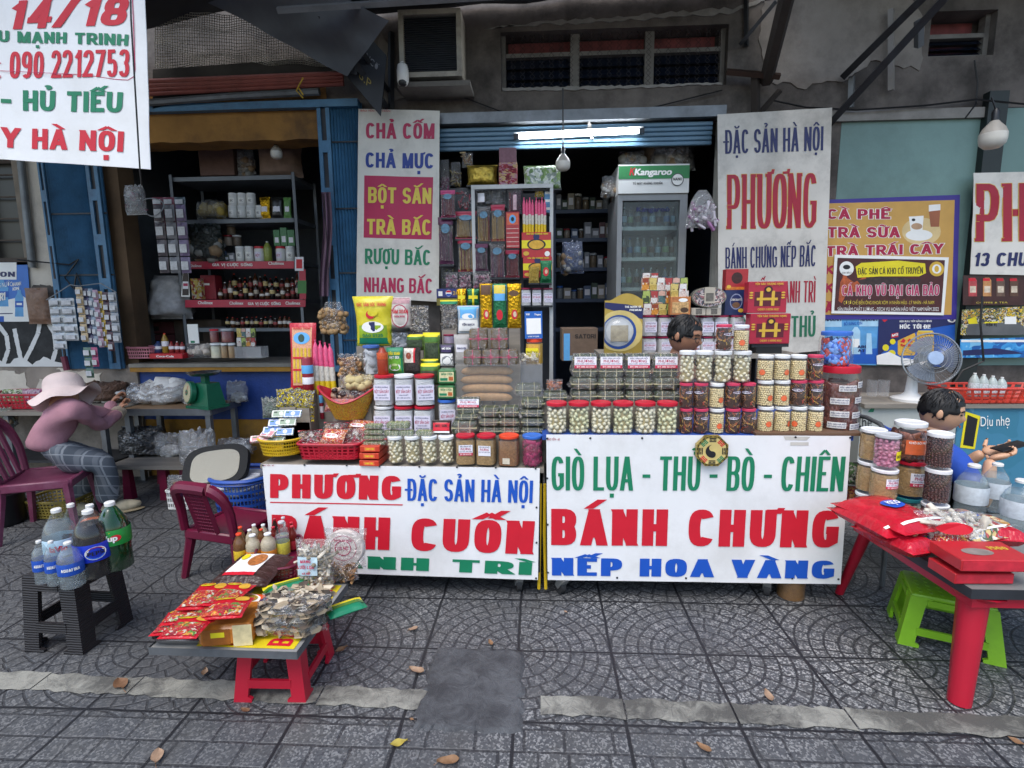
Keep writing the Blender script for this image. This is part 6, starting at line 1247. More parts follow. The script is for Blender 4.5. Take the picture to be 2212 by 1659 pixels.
for i,(x0,x1,yb,yt,m,m2) in enumerate(((983,1030,516,458,STK,STK),(1031,1060,522,447,STK,STR),(1061,1091,522,443,STK,STK),(989,1025,588,515,STK,STR),(1026,1055,586,527,STP,STP),(1058,1091,600,525,STP,STR),(1092,1122,600,540,STR,STR),(948,980,572,470,STP,STK),(952,984,470,412,STR,STP))):
    rack(inc(m,m2,(yb - yt) / (x1 - x0),(MARO,FILM,MARO,MARO,STP,FILM,MARO,STP,mat('pink_header','a83a6a',.35))[i],i),'incense_pack',('wide clear bag of pale incense, upper left','maroon-headed incense bag, second in the upper row','maroon-headed incense bag beside the tall red carton','maroon-headed incense bag with a green band, lower left','dark purple incense bag in the lower row','clear-topped purple incense bag in the lower row','red incense bag under the tall red carton','dim incense bag by the narrow banner','pink-headed incense bag high by the narrow banner')[i],'incense',x0,x1,yb,yt,YR - .02 * (i % 3))
rack(boxpack(mat('tall_red_carton','a82c33',.35,var=.2),1,.6,2.5,[(mat('frame_orange','d2603a',.4),.0 - .42,1.62,.42,2.4),(SKY,-.25,1.7,.25,2.3,1),(BLK,-.12,1.85,.12,2.15,1)] + [(mat('pale_stripe','d8b0a8',.4),-.45,.12 + .3 * k,.45,.17 + .3 * k) for k in range(5)]),'incense_carton','tall red incense carton with a blue oval, centre of the rack','carton',1093,1122,536,459)
rack(filled(sticks(STP,40,1.6,9,STR),FILM,1,1.7,.5,8,label=lambda mb,f: mb.grid(lambda u,v: f(.38 + .26 * u,.1 + .6 * v,.04),4,8,mat('pale_strip','c9a8b0',.4,var=.4))),'incense_bundle','purple incense bundle above the tall red carton','incense',1096,1127,459,406)
rack(filled(sticks(mat('black_incense','22242a',.6),30,.5,4),FILM,1,.52,.3,5,label=lambda mb,f: mb.grid(lambda u,v: f(.06 + .24 * u,.25 + .5 * v,.03),4,4,LABELW)),'incense_pack','black incense pack with a white card under the rack top','incense',1026,1093,446,411,YR + .05)
for i in range(8): rack(TB,'incense_tube',f'slim yellow and purple incense tube in the rack, {ordi(i, 8)}','incense',1129 + 6.1 * i + (i > 3) * 2,1135.5 + 6.1 * i + (i > 3) * 2,502,426 + (i % 2) * 5,YR - .01,group='slim incense tubes')
rack(pack(printed('gold_pack_print',['b58f2a','d8b83a','6d5a22','c9c4b0'],9,metal=.4),1,.9,.4),'gold_packet','gold foil packet at the top right of the rack','packet',1155,1175,425,408,YR + .05)
for k in range(3): rack(boxpack(mat('blue_soap','5b93bd',.4,var=.2),1,.6,.9,[(WHT,-.4,.3,.4,.6)]),'soap_box',f'small pale blue box at the rack right edge, {("top", "middle", "bottom")[k]}','box',1176,1190,425 + 17 * k,409 + 17 * k,YR + .06)
GBX = lambda s: boxpack(mat('gift_red','b3242c',.35,var=.1),1,.35,.82,[(LYEL,-.5,.3,.5,.56),(BLK,-.32,.24,.32,.6,1),(mat('gilt_print','c99b3a',.3,.4),-.26,.27,.26,.56,1),(NAVY,-.11,.56,.11,.78,1),(WHT,.28,.03,.46,.2,1),(GOLD,-.45,.06,-.25,.2,1)],[('YẾN SÀO THƯỢNG HẠNG',LYEL,-.35,.4,.74,.79)])
rack(GBX(0),'gift_box','red and yellow gift box with a black lattice fan, in the rack','gift box',1127,1190,556,504,YR - .03);rack(GBX(1),'gift_box','second red gift box partly hidden under the lattice one','gift box',1130,1192,600,556,YR - .03)
rack(pack(printed('gold_bits',['c9a23a','8a6a1f','e0c86a','5b4416'],16,metal=.3),1,1.4,.4),'gold_packet','glittery gold packet leaning on the lower red gift box','packet',1142,1165,611,576,YR - .1);rack(pack(GRF,1,1.8,.35,[(RED_,.25,.3,.75,.7,1),(mat('prawn_l',''),.4,.4,.65,.6,1)],[],4),'snack_packet','green prawn packet leaning on the lower red gift box','packet',1167,1192,611,563,YR - .1)
for i in range(3): rack(J_po[2],'starch_jar',f'dim magenta-lidded jar at the rack foot, {ordi(i, 3)}','jar',1125 + 23.5 * i,1147 + 23.5 * i,660,622,YR - .05,group='magenta-lidded jars at the rack')
for i,(x0,x1) in enumerate(((962,990),(991,1018),(1020,1062))): rack(filled(bits([mat('pink_sweet','a85a78',.5,var=.4),mat('pale_sweet','b59aa5',.5)],60,((-.4,.4),(-.15,.15),(.1,.8)),.14,i),FILM,1,1,.4,i),'sweets_bag',f'clear bag of pink sweets under the incense, {ordi(i, 3)}','bag',x0,x1,624,588,YR - .05)
rack(boxpack(mat('pepsi_box','2f3572',.4),1,.5,.42,[(WHT,-.1,.06,.16,.36,1),(RED_,-.08,.21,.14,.34,1),(BLUE_,-.08,.08,.14,.2,1),(WHT,-.08,.18,.14,.24),(WHT,-.42,.08,-.24,.3)],[('24',GOLD,.22,.44,.12,.3)]),'drinks_box','violet-blue drinks box at the banner foot','box',943,992,643,624,YR - .08)
rack(boxpack(mat('dark_yellow_box','7d7430',.5,var=.3),1,.5,.3,[],[('VÀNG TẾT',LYEL,-.3,.3,.1,.2)]),'drinks_box','dim yellow box under the violet-blue drinks box','box',943,990,660,645,YR - .08)
rack(pack(mat('gold_garland','a88f3a',.25,.7,var=.5,bump=1.2,bs=8),1,.6,.5),'gold_garland','crumpled gold foil bundle on top of the rack','foil bundle',1007,1074,399,358,YR + .05)
rack(boxpack(printed('red_stack',['9a3040','b58a9a','c9b27a','7a2434'],5,squash=(1,1,3)),1,.6,1.1),'red_box','stack-printed red box on top of the rack','box',1078,1117,399,354,YR + .05);rack(boxpack(mat('dusty_pink_box','7d5560',.6,var=.2),1,.6,.8),'pink_box','dusty pink box topmost on the rack','box',1078,1115,353,322,YR + .06)
rack(pack(printed('pandan_bag',['5f7f4a','b9c4b0','d0d4d0','7a9a5a','8b9a92'],7),1,.6,.4),'green_white_bag','green and white printed bag hanging over the rack top right','bag',1130,1213,408,360,YR + .02)
for x0,x1 in ((948,1130),): 
    p,q = at(x0,655,YR),at(x1,655,YR);LEDGE.box(p.x,q.x,YR + .13,YR + .15,.5,p.z + .9,DSTEEL)
wpart(rk,'shelf',LEDGE)
# cooler
p = fr(1331,419,1480,775,4.62);g = thing('drinks_cooler','grey glass-door drinks cooler with a green and white header, inside the middle bay','cooler',((p[0] + p[1]) / 2,4.62,0),R_(2));wd,zt = p[1] - p[0],p[3];h = zt - .1
CG = mat('cooler_grey','8b8d8f',.4,var=.1);mb = MB();
for q in ((-wd / 2,-wd / 2 + .04,.001,.5,.1,zt),(wd / 2 - .06,wd / 2,.001,.5,.1,zt),(-wd / 2 + .0401,wd / 2 - .0601,.001,.5,zt - .05,zt),(-wd / 2 + .0401,wd / 2 - .0601,.001,.5,.1,.5),(-wd / 2 + .0401,wd / 2 - .0601,.45,.5,.501,zt - .051)): mb.box(*q,CG)
K('cabinet',mb,g,0)
mb = MB();mb.box(-wd / 2 + .05,wd / 2 - .07,.01,.016,.51,zt - .06,clear('cooler_glass',tint='dfe8e8',haze=.05,gloss=.07));o = K('door',mb,g,0)
mb = MB();letters(mb,'Kangaroo',(-.13,zt - .14),(.14,zt - .14),(-.13,zt - .1),NAVY,-.008 + .012,.02);K('lettering',mb,o,0)
mb = MB();shz = [zt - .28,zt - .53,zt - .78,zt - 1.05]
for z in shz:
    for k in range(30): x = -wd / 2 + .05 + (wd - .11) * k / 29;mb.box(x - .002,x + .002,.06,.42,z,z + .005,WHITEP)
    mb.box(-wd / 2 + .045,wd / 2 - .065,.055,.06,z,z + .03,clear('ledge_clear',haze=.4,gloss=.2))
K('wire_shelf',mb,g,0)
mb = MB();z0 = zt + .002;th = .225;mb.box(-wd / 2 - .0,wd / 2 - .0,-.02,.3,z0,z0 + th,WHITEP);mb.box(-wd / 2,wd / 2,-.024,-.0205,z0 + th * .5,z0 + th - .012,INK('cooler_green','2d7d46'))
hd = K('header',mb,g,0);mb = MB();letters(mb,'Kangaroo',(-.16,z0 + th * .62),(.14,z0 + th * .62),(-.15,z0 + th * .86),WHT,.026,.04);letters(mb,'K',(-.2,z0 + th * .62),(-.162,z0 + th * .62),(-.19,z0 + th * .88),RED_,.026,.03);letters(mb,'TỦ MÁT KHÁNG KHUẨN',(-.17,z0 + th * .3),(.07,z0 + th * .3),(-.17,z0 + th * .38),BLK,.024,.035)
for q,m in ((.05,mat('dark_ring','4a4d50',.5)),(.043,WHT)): mb.face([(.19 + q * math.cos(t),-.027 - (q < .045) * .001,z0 + th * .45 + q * math.sin(t)) for t in [2 * math.pi * i / 20 for i in range(20)]],m)
letters(mb,'NANO',(.155,z0 + th * .42),(.225,z0 + th * .42),(.155,z0 + th * .52),BLK,.0295,.035);K('lettering',mb,hd,0)
PETW = clear('pet_water',tint='c9d8dc',haze=.12,gloss=.2);DRK = [bottle(PETW,LID[c_],3.2,label=mat('drk_' + c_,k_,.4,var=.2),seg=12) for c_,k_ in (('white','9fb6c4'),('grey','7d9a6a'),('black','5a3d33'),('blue','3f6a9a'))]
for r_,z in enumerate(shz):
    for i in range(8): x = -wd / 2 + .075 + i * (wd - .15) / 7;pr = DRK[(i + r_ * 2 + (i > 4)) % 4];s_ = .052;o = thing('drink_bottle',f'drink bottle in the cooler, {("top", "second", "third", "lowest")[r_]} shelf, {ordi(i, 8)}','bottle',g.matrix_basis @ Vector((x,.12 + .03 * (i % 2),z + .006)),0,'bottles in the cooler',(s_,s_,.06));parts(o,pr['parts'])
def bagblob(name,label,x0,x1,yb,yt,Y,film,seed,goods=None,d=.6,jag=.12,cat='bag',rx=0):
    w_,h_ = 1,(yb - yt) / (x1 - x0);return put(filled(goods or bits([mat('grey_goods','8b8a86',.7,var=.3),mat('brown_goods','8a7358',.7,var=.3)],40,((-.36,.36),(-.18,.18),(.06,h_ * .65)),.16,seed,'ball'),film,1,h_,d,seed,jag=jag,wob=.07,taper=.15),name,label,cat,x0,x1,yb,yt,Y,rx=rx)
GLB = clear('milky_bag',haze=.3,gloss=.28,rough=.16,bump=1.2,bs=9,hazec='cfcfd0')
bagblob('goods_bag','silvery clear bag on the cooler header, left',1336,1398,362,326,4.7,GLB,2);bagblob('goods_bag','big clear bag of brown goods on the cooler header, right',1394,1512,362,305,4.75,GLB,4);bagblob('goods_bag','clear bag bulging left of the cooler header',1299,1337,424,380,4.7,GLB,6)
put(filled(bits([mat('mauve_print','9a6a92',.5,var=.5),mat('mauve_white','c9c0c8',.5)],50,((-.4,.4),(-.15,.15),(.05,.6)),.2,3,'stick'),GLB,1,1.15,.4,3,taper=.75),'mauve_bag','clear bag of mauve printed packets hanging by the door post','bag',1484,1553,490,412,4.3)
for i,(x0,x1,yb,yt) in enumerate(((950,972,408,345),(972,996,400,350),(985,1018,452,405),(952,985,620,575),(996,1022,360,330),(1062,1090,640,603))):
    bagblob('hanging_bag',f'dim hanging packet at the left of the doorway, {("topmost left", "topmost right", "beside the rack frame", "lowest by the banner", "under the lintel", "under the purple incense")[i]}',x0,x1,yb,yt,YR + .1,FILM,i,bits([mat('hang_' + c_,c_,.5,var=.4) for c_ in (('7a3a5a','a3909a'),('8a7a4a','5a3a2a'),('a03a4a','b0a0a5'),('5a6a4a','8a8a70'),('9a6a3a','b5a07a'),('8a4a6a','c0a0b0'))[i]],30,((-.38,.38),(-.15,.15),(.1,1.2)),.2,i,'stick'))
# dim shelving behind
def shelving(name,label,x0,x1,ys,Y,m,dp=.3,z0=0,zt=None):
    g = thing(name,label,'shelf',(at((x0 + x1) / 2,600,Y).x,Y,0));mb = MB();a_,b_ = at(x0,600,Y).x,at(x1,600,Y).x;zs = [at((x0 + x1) / 2,y,Y).z for y in ys]
    for z in zs: mb.box(a_,b_,Y + .001,Y + dp,z - .035,z,m)
    wpart(g,'shelf',mb);mb = MB();top = zt or max(zs) + .02
    for x in (a_ - .02,b_ - .01):
        for y in (Y - .02,Y + dp - .02): mb.box(x,x + .03,y,y + .004,z0,top,m);mb.box(x,x + .004,y,y + .03,z0,top,m)
    wpart(g,'frame',mb);return g
NAVYM = mat('navy_shelf','3d4a63',.5,var=.2);shelving('dim_shelves','dim navy shelves of goods between the rack and the cooler',1198,1332,(452,514,578,645,708),5.5,NAVYM,zt=2.75)
SB = [boxpack(mat('sbox_' + c_,c_,.6,var=.2),1,.8,1.1,[(LABELW,-.35,.3,.35,.8)]) for c_ in ('8d8f96','5b6a86','a39a8c','6d4a50','4b5a4c')];SJ = [jar(1.5,l_,c_solid(mat('sjar_' + c_,c_,.7,var=.3)),seg=12,lidh=.2) for l_,c_ in (('grey','7d6a52'),('darkred','9a8a7a'),('white','6a5a4a'),('blue','8a8d90'))]
SBT = [bottle(mat('sbot_' + c_,c_,.2,var=.2),LID[l_],3.4,label=mat('slab_' + c_,k_,.5,var=.3),seg=12) for c_,l_,k_ in (('2b1512','red','b0a390'),('3a1d16','white','9a3a3a'),('1a1514','orange','c9b27a'),('51301a','darkred','d0c8c0'))]
r6 = random.Random(5)
def fill(x0,x1,yb,Y,hs,protos,nm,cat,group,where,w_=(10,16)):
    x = x0;L = []
    while x < x1 - 6: ww = r6.uniform(*w_);L.append((x,x + ww));x += ww + r6.uniform(.4,2)
    for i,(a_,b_) in enumerate(L): put(r6.choice(protos),nm,f'{cat} {where}, number {i + 1} from left' if len(L) > 12 else f'{cat} {where}, {ordi(i, len(L))}',cat,a_,b_,yb,yb - r6.uniform(*hs),Y,group)
for yb,nm in ((514,'second'),(578,'third'),(645,'fourth'),(452,'top')): fill(1202,1330,yb,5.53,(17,34),SB + SJ,'dim_box','dim grocery item',f'dim goods on the {nm} navy shelf',f'on the {nm} navy shelf')
bagblob('goods_bag','blue packet bag hanging beside the rack edge',1212,1262,590,522,4.5,clear('blue_bag_film','7f93c4',.4,.25,.2,1,9,'5a6f9a'),5)
put(boxpack(mat('brown_carton','6d5a4a',.8,var=.15),1,.8,.95,[(SKY,-.45,.02,-.28,.8),(mat('pale_wave','9ab4bd',.6,var=.3),-.28,.02,.48,.16)],[('SATORI',mat('carton_ink','2b2522',.7),-.14,.44,.66,.78)]),'water_carton','brown water carton on the floor left of the round-topped display','carton',1213,1290,780,708,4.0)
# ---------------------------------------------------------------- counter behind the taller cart with the woman's goods
YB = 3.45;c0 = fr(1296,764,1722,800,YB + .02);g = thing('goods_counter','narrow counter behind the taller cart, under cigarette packs and gift boxes','counter',((c0[0] + c0[1]) / 2,YB,0));zc = c0[3]
mb = MB();mb.box(c0[0],c0[1],YB,YB + .4,zc - .03,zc,WOODT);wpart(g,'top',mb);mb = MB()
for x in (c0[0] + .03,c0[1] - .05):
    for y in (YB + .03,YB + .36): mb.box(x,x + .03,y,y + .03,0,zc - .03,DSTEEL)
mb.box(c0[0] + .03,c0[1] - .03,YB + .37,YB + .38,.2,zc - .031,DSTEEL);wpart(g,'frame',mb)
JP = [(1388,1420),(1421,1452),(1453,1482),(1483,1511),(1512,1543),(1545,1577),(1578,1609)]
for k,(yb,yt) in enumerate(((763,727),(726,681))):
    for i,(a_,b_) in enumerate(JP): put(J_po[2],'starch_jar',f'magenta-lidded starch jar behind the seated woman, {("lower", "upper")[k]} row, {ordi(i, 7)}','jar',a_,b_,yb,yt,YB + .12,'magenta-lidded starch jars')
CIG = [boxpack(printed('cig_' + str(i),q,3,rough=.4,bump=0,seed=i),1,.5,1.25,[(mat('cigp_' + str(i),q[0],.4,var=.4,vs=5),-.45,.1,.45,.55),(mat('cigq_' + str(i),q[1],.4),-.45,.75,.45,1.2)],bev=.01) for i,q in enumerate((['c9b8b0','d8d6d2','8a4a40'],['3a4a2c','9fae5a','1d221a'],['c9862c','8a3a22','d8d2c4'],['d0ccc6','a33a3a','5b5752'],['b59a4a','c9b46a','4a3a1f'],['4a6a6a','c9a090','2b3a3c']))]
for r_,(yb,yt,x0,n) in enumerate(((680,656,1390,6),(655,628,1388,6),(627,600,1386,6),(627,610,1447,4))):
    if r_ == 3: continue
    for i in range(n): put(CIG[(i * 2 + r_ + i // 3) % 6],'cigarette_pack',f'cigarette pack on the starch jars, {("lowest", "middle", "upper")[r_]} tier, {ordi(i, n)}','cigarette pack',x0 + 16.6 * i,x0 + 16 + 16.6 * i,yb,yt,YB + .13,'cigarette packs')
for i in range(2): put(CIG[i * 3],'cigarette_pack',f'topmost cigarette pack above the pale packs, {ordi(i, 2)}','cigarette pack',1389 + 17 * i,1404.5 + 17 * i,600,590,YB + .13,'cigarette packs')
put(boxpack(mat('seed_box','b5713f',.4,var=.3),1,.4,.85,[(mat('seed_pic','c9a06a',.4,var=.6,vs=9),-.4,.08,.4,.6),(mat('seed_dark','4a3222',.4,var=.5,vs=20),.0,.1,.4,.35,1),(WHT,-.1,.6,.35,.78,1)]),'snack_box','orange-brown picture box before the cigarette packs','box',1447,1491,680,641,YB + .05)
for i in range(2): put(CIG[(4,0)[i]],'cigarette_pack',f'cigarette pack standing on the orange-brown picture box, {ordi(i, 2)}','cigarette pack',1449 + 18 * i,1465 + 18 * i,641,613,YB + .06,'cigarette packs')
TIN = boxpack(mat('tin_cream','b5ac9c',.4,var=.2),1,.5,.34,[(mat('tin_pic','6f6a62',.4,var=.5,vs=14),-.2,.04,.25,.3)])
for i,(a_,b_) in enumerate(((1493,1524),(1525,1557))): put(TIN,'tea_box',f'flat pale tea box under the oval tin, {ordi(i, 2)}','box',a_,b_,681,665,YB + .1)
c = at(1528,664,YB + .12);r_ = (at(1565,642,YB + .12) - at(1491,642,YB + .12)).x / 2;hz = at(1528,620,YB + .12).z - c.z;g = thing('oval_tin','oval flowered tin standing on edge behind the woman','tin',(c.x,c.y,c.z));mb = MB();TP = printed('flower_tin',['5b5a60','a39a9c','8a5a60','c9b9b0','3b3f4a','7a6a5a'],22,bump=0)
for rr_,y,m in ((1,-.03,mat('tin_rim','8a8578',.3,.6)),(.93,-.034,TP)):
    P = [(r_ * rr_ * math.cos(t),y,hz / 2 + hz / 2 * rr_ * math.sin(t)) for t in [2 * math.pi * i / 32 for i in range(32)]];mb.face(P,m)
    if rr_ == 1: mb.raw(P + [(x,.03,z) for x,_,z in P],[(i,32 + i,32 + (i + 1) % 32,(i + 1) % 32) for i in range(32)] + [tuple(range(63,31,-1))],m)
K('tin_body',mb,g,0);mb = MB();mb.box(-r_ * .3,r_ * .3,-.04,-.036,hz * .2,hz * .98,mat('tin_cream',''));mb.box(-r_ * .22,r_ * .22,-.043,-.041,hz * .32,hz * .7,mat('tin_pic',''));K('label',mb,g,0)
DKR = mat('gift_crimson','a8223a',.35,var=.12)
GH = boxpack(DKR,1,.3,.74,[(mat('gift_maroon','5a1426',.4,var=.3),-.34,.16,.34,.5),(GOLD,-.2,.17,-.12,.52),(GOLD,.1,.17,.18,.52),(GOLD,-.28,.3,.26,.36),(mat('gift_dark','3a0f1c',.4,var=.5,vs=9),-.1,.46,.12,.64,1),(GOLD,-.05,.5,.07,.6,1)] + [(GOLD,-.48 + .82 * (k % 2),.34 + .06 * (k // 2),-.38 + .82 * (k % 2),.38 + .06 * (k // 2),1) for k in range(6)],[('YẾN SÀO THƯỢNG HẠNG',GOLD,-.35,.38,.66,.71),('CHERRY & HƯƠNG NGỌC',GOLD,-.25,.3,.06,.11)])
dd = at(1660,743,YB).z;g = thing('dark_plinth','dark block carrying the crimson gift boxes','stand',(at(1660,800,YB).x,YB + .07,0));mb = MB();x_ = at(1690,760,YB).x - g.location.x;mb.box(-x_,x_,-.06,.1,0,dd - .001,BLACK);K('block',mb,g,0)
mb = MB();mb.box(-x_ - .03,x_ + .04,-.062,-.0601,dd - .02,dd,DSTEEL);K('edge',mb,g,0)
put(GH,'gift_box','lower crimson gift box with golden bars, before the wide banner','gift box',1617,1705,743,677,YB);put(GH,'gift_box','upper crimson gift box with golden bars, before the wide banner','gift box',1614,1698,676,609,YB + .01)
step_ = boxpack(mat('choc_blue','1d2c58',.35,var=.15),1,.5,1.12,[(mat('choc_ring','8a93b0',.4),-.28,.25,.28,.95,1),(mat('choc_blue2','22305f',.35),-.24,.3,.24,.9,1),(mat('choc_pic','7a5a42',.4,var=.4),-.17,.32,.17,.58,1),(GOLD,.1,.12,.35,.3,1)],[('CHOCOLATE',WHT,-.24,.24,.64,.73)])
put(step_,'chocolate_box','dark blue chocolate box under the small red box','box',1565,1613,681,626,YB + .14);put(boxpack(mat('small_red_box','a0262c',.35,var=.15),1,.5,.85,[(mat('pie_dark','3a1614',.4,var=.5,vs=9),-.25,.25,.25,.72,1),(mat('flame_gold','c9702a',.4,var=.4),-.5,.0,.5,.12),(GOLD,-.45,.06,-.25,.2,1)]),'biscuit_box','small red box with a dark round picture on the blue chocolate box','box',1567,1615,626,582,YB + .14)
# round-topped cigarette display
p = fr(1306,640,1388,764,YB - .02);w_,h_ = p[1] - p[0],p[3] - p[2];g = thing('premium_display','navy, gold and white display board with a clear round pocket','display',((p[0] + p[1]) / 2,YB - .02,p[2]))
mb = MB();P = [(-w_ / 2,0),(w_ / 2,0)] + [(w_ / 2 - w_ * t,h_ * (.93 + .12 * math.sin(math.pi * min(1,t * 1.2)))) for t in [i / 14 for i in range(15)]]
GD = mat('display_gold','b59a4a',.3,.35,var=.25,vs=3);mb.face([(x,0,z) for x,z in P],GD);mb.raw([(x,0,z) for x,z in P] + [(x,.03,z) for x,z in P],[(i,len(P) + i,len(P) + (i + 1) % len(P),(i + 1) % len(P)) for i in range(len(P))] + [tuple(range(2 * len(P) - 1,len(P) - 1,-1))],GD);K('board',mb,g,0);mb = MB()
def dsk(cx,cz,rx,rz,o,m,a0=0,a1=360): mb.face([(max(-w_ / 2,min(w_ / 2,cx * w_ + rx * w_ * math.cos(R_(a)))),-o,max(0,cz * h_ + rz * h_ * math.sin(R_(a)))) for a in [a0 + (a1 - a0) * i / 32 for i in range(33)]],m)
mb.face([(x * w_,-.001,z * h_) for x,z in ((-.5,.8),(.5,.6),(.5,.8),(.1,.86),(-.5,.9))][::1],NAVY);dsk(-.1,.4,.62,.36,.002,CREAMG);dsk(-.12,.38,.46,.3,.003,mat('display_blue','24488c',.3));dsk(-.14,.39,.4,.26,.004,mat('display_pale','a9b0b8',.3,var=.3));dsk(-.1,.4,.36,.22,.005,mat('display_white','c5c8c8',.3,var=.2));mb.box(-.34 * w_,.12 * w_,-.012,-.006,.22 * h_,.5 * h_,mat('pack_beige','a59a80',.4,var=.4,vs=20))
letters(mb,'THE MARK OF',(.02 * w_,.8 * h_),(.46 * w_,.8 * h_),(.02 * w_,.835 * h_),WHT,.003,.035);letters(mb,'PREMIUM',(.15 * w_,.745 * h_),(.46 * w_,.745 * h_),(.15 * w_,.78 * h_),WHT,.003,.035);K('print',mb,g,0)
mb = MB();mb.ball((-.12 * w_,-.01,.38 * h_),(.4 * w_,.04,.26 * h_),PANEG,2);K('pocket',mb,g)
# ================================================================ left bay
YS = 4.85;GSH = mat('slotted_grey_steel','6d7278',.5,.3,var=.15)
shelving('steel_shelves','slotted grey steel shelves of groceries in the left bay',393,648,(380,473,566,648,708),YS,GSH,.45,zt=at(645,372,YS).z)
put(boxpack(mat('carton_dusty','6b5148',.8,var=.2),1,.7,1),'carton','dusty red-brown carton on the top steel shelf','carton',432,505,379,313,YS + .05,dmax=.3)
bagblob('goods_bag','clear bag of netting on the top steel shelf',508,548,379,324,YS + .05,GLB,3,d=.5)
mb = MB();pillow(mb,mat('brown_paper','8a7263',.8,var=.2,bump=.9,bs=5),1,.65,.5,seed=4,wob=.08);put(dict(parts=[('bag_paper',mb.mesh('bag_paper',80))],w=1,d=.5,h=.65),'paper_sack','crumpled brown paper sack on the top steel shelf','sack',548,645,379,314,YS)
bulb('hanging_bulb','small white lamp hanging before the brown paper sack',598,300,344,F + .1,24,296)
WJ = [jar(1.45,'white',c_solid(POWD,.02,k),seg=14,lidh=.2,glass=WHITEP,label=lab_card(-.3,.3,.3,.9,[('ĐẶC',BLK,.45,.7,.5)],WHT)) for k in range(1)] + [jar(1.3,'red',c_solid(POWD),seg=14,lidh=.2,glass=WHITEP,label=lab_card(-.35,.35,.25,.8,[('BỘT',LABC,.4,.6,.6)],LABELL))]
for i in range(3): put(WJ[0],'white_jar',f'white tub on the second steel shelf, upper row, {ordi(i, 3)}','tub',490 + 19.5 * i,509 + 19.5 * i,444,417,YS + .05,'white tubs')
for i in range(4): put(WJ[0],'white_jar',f'white tub on the second steel shelf, lower row, {ordi(i, 4)}','tub',490 + 19.5 * i,509 + 19.5 * i,470,444,YS + .05,'white tubs')
for i,(a_,b_,m) in enumerate(((560,582,GF),(584,610,mat('black_pack','20201f',.3,var=.3)),(612,628,mat('green_pack','5f8f4a',.4)))): put(pack(m,1,1.7,.4,[(LABELW,.2,.3,.8,.55)],[],i,jag=.15),'snack_packet',('gold packet beside the white tubs','black packet beside the white tubs','green packet at the steel post')[i],'packet',a_,b_,471,426,YS + .05,rx=-.1)
bagblob('fruit_bag','clear bag of yellow fruit on the second steel shelf',412,480,471,436,YS + .05,FILM2,5,bits([mat('yellow_fruit','b39a4a',.5,var=.3)],26,((-.38,.38),(-.15,.15),(.1,.4)),.14,3,'ball'))
bagblob('dark_green_bag','bulging dark green bag between the sachets and the steel shelves',400,474,566,484,YS - .1,clear('dark_green_film','3a4a42',.7,.2,.2,1.2,8,'1f2a26'),6)
for i,(a_,b_,p) in enumerate(((506,524,WJ[0]),(526,544,WJ[0]),(546,567,WJ[1]),(593,613,WJ[1]),(614,634,WJ[0]))): put(p,'white_jar',f'white tub over the red shelf strip, {ordi(i, 5)}','tub',a_,b_,564,532,YS + .03,'white tubs')
for k in range(5): put(SB[(1,0,1,4,0)[k]],'toothpaste_box',f'toothpaste box in the stepped pile over the red strip, {ordi(k, 5)}','box',452 + 10 * k,463 + 11 * k,564,552 - 5 * (k % 3),YS + .05,'toothpaste boxes')
for i in range(3): put(SJ[i],'spice_jar',f'jar in the small pile over the toothpaste, {("top", "left", "right")[i]}','jar',(486,480,499)[i],(504,498,517)[i],(506,530,530)[i],(486,508,508)[i],YS + .12,'spice jars')
put(bottle(mat('soap_green','8f9a4a',.3),WHITEP,2.4),'soap_bottle','green pump soap bottle on the steel shelf','bottle',567,584,564,521,YS + .05)
for i in range(3): put(boxpack(mat('herb_green','3f7a4a',.4,var=.3),1,.6,1.5,[(LABELW,-.3,.3,.3,.8)]),'herb_box',f'green herb box on the white tubs, {ordi(i, 3)}','box',592 + 15 * i,605 + 16 * i,531,497 - 5 * (i == 1),YS + .08,'green herb boxes')
STRIP = mat('strip_red','b01f3d',.4,var=.08)
def strip(lab,x0,x1,ya,yb,words_): sheet('shelf_strip',lab,'shelf strip',[(x0,ya + 1),(x1,ya),(x1,yb),(x0,yb + 1)],YS - .03,STRIP,words_,hem=False)
tw = lambda s,a,b,y,h,k=0: (s,WHT,a,b,y,y,y - h,dict(bold=.02 if k else .035))
strip('upper red shelf strip with white script, below the white tubs',406,635,564,580,[tw('Cholimex',410,436,577,6,1),tw('GIA VỊ CUỘC SỐNG',459,546,575,6),tw('Cholimex',580,614,572,7,1)])
strip('lower red shelf strip with white script, under the sauce bottles',400,660,647,663,[tw('Cholimex',428,460,657,7,1),tw('Cholimex',496,526,658,7,1),tw('GIA VỊ CUỘC SỐNG',536,607,659,6),tw('Cholimex',617,649,658,7,1)])
sheet('shelf_strip','upright red strip on the steel post, with two small green cards','shelf strip',[(646,582),(660,582),(661,646),(647,646)],YS - .04,STRIP,[],[(INK('card_green','3f7a3a'),B(643,606,662,634)),(LABELW,B(637,555,656,585)),(RED_,B(640,560,653,580))])
fill(470,646,646,YS + .03,(14,40),SBT,'sauce_bottle','bottle','sauce bottles','of the front sauce row between the red strips',(9,11));fill(500,646,630,YS + .2,(22,40),SBT,'sauce_bottle','bottle','sauce bottles','of the back sauce row between the red strips',(9,11));fill(486,630,708,YS - .02,(20,26),SBT,'sauce_bottle','bottle','sauce bottles','of the lowest dark row',(8,10))
put(boxpack(printed('ramen_box',['c9a93a','d8cfc0','a33a2c','e0c86a'],4),1,.6,1.9),'snack_box','yellow picture box left of the red carton','box',415,436,646,602,YS + .04);put(boxpack(mat('dark_red_carton','8e1f2f',.5,var=.2),1,.8,1.2,[(WHT,-.3,.7,.1,.8)]),'carton','dark red carton behind the left sauce bottles','carton',437,468,646,595,YS + .1)
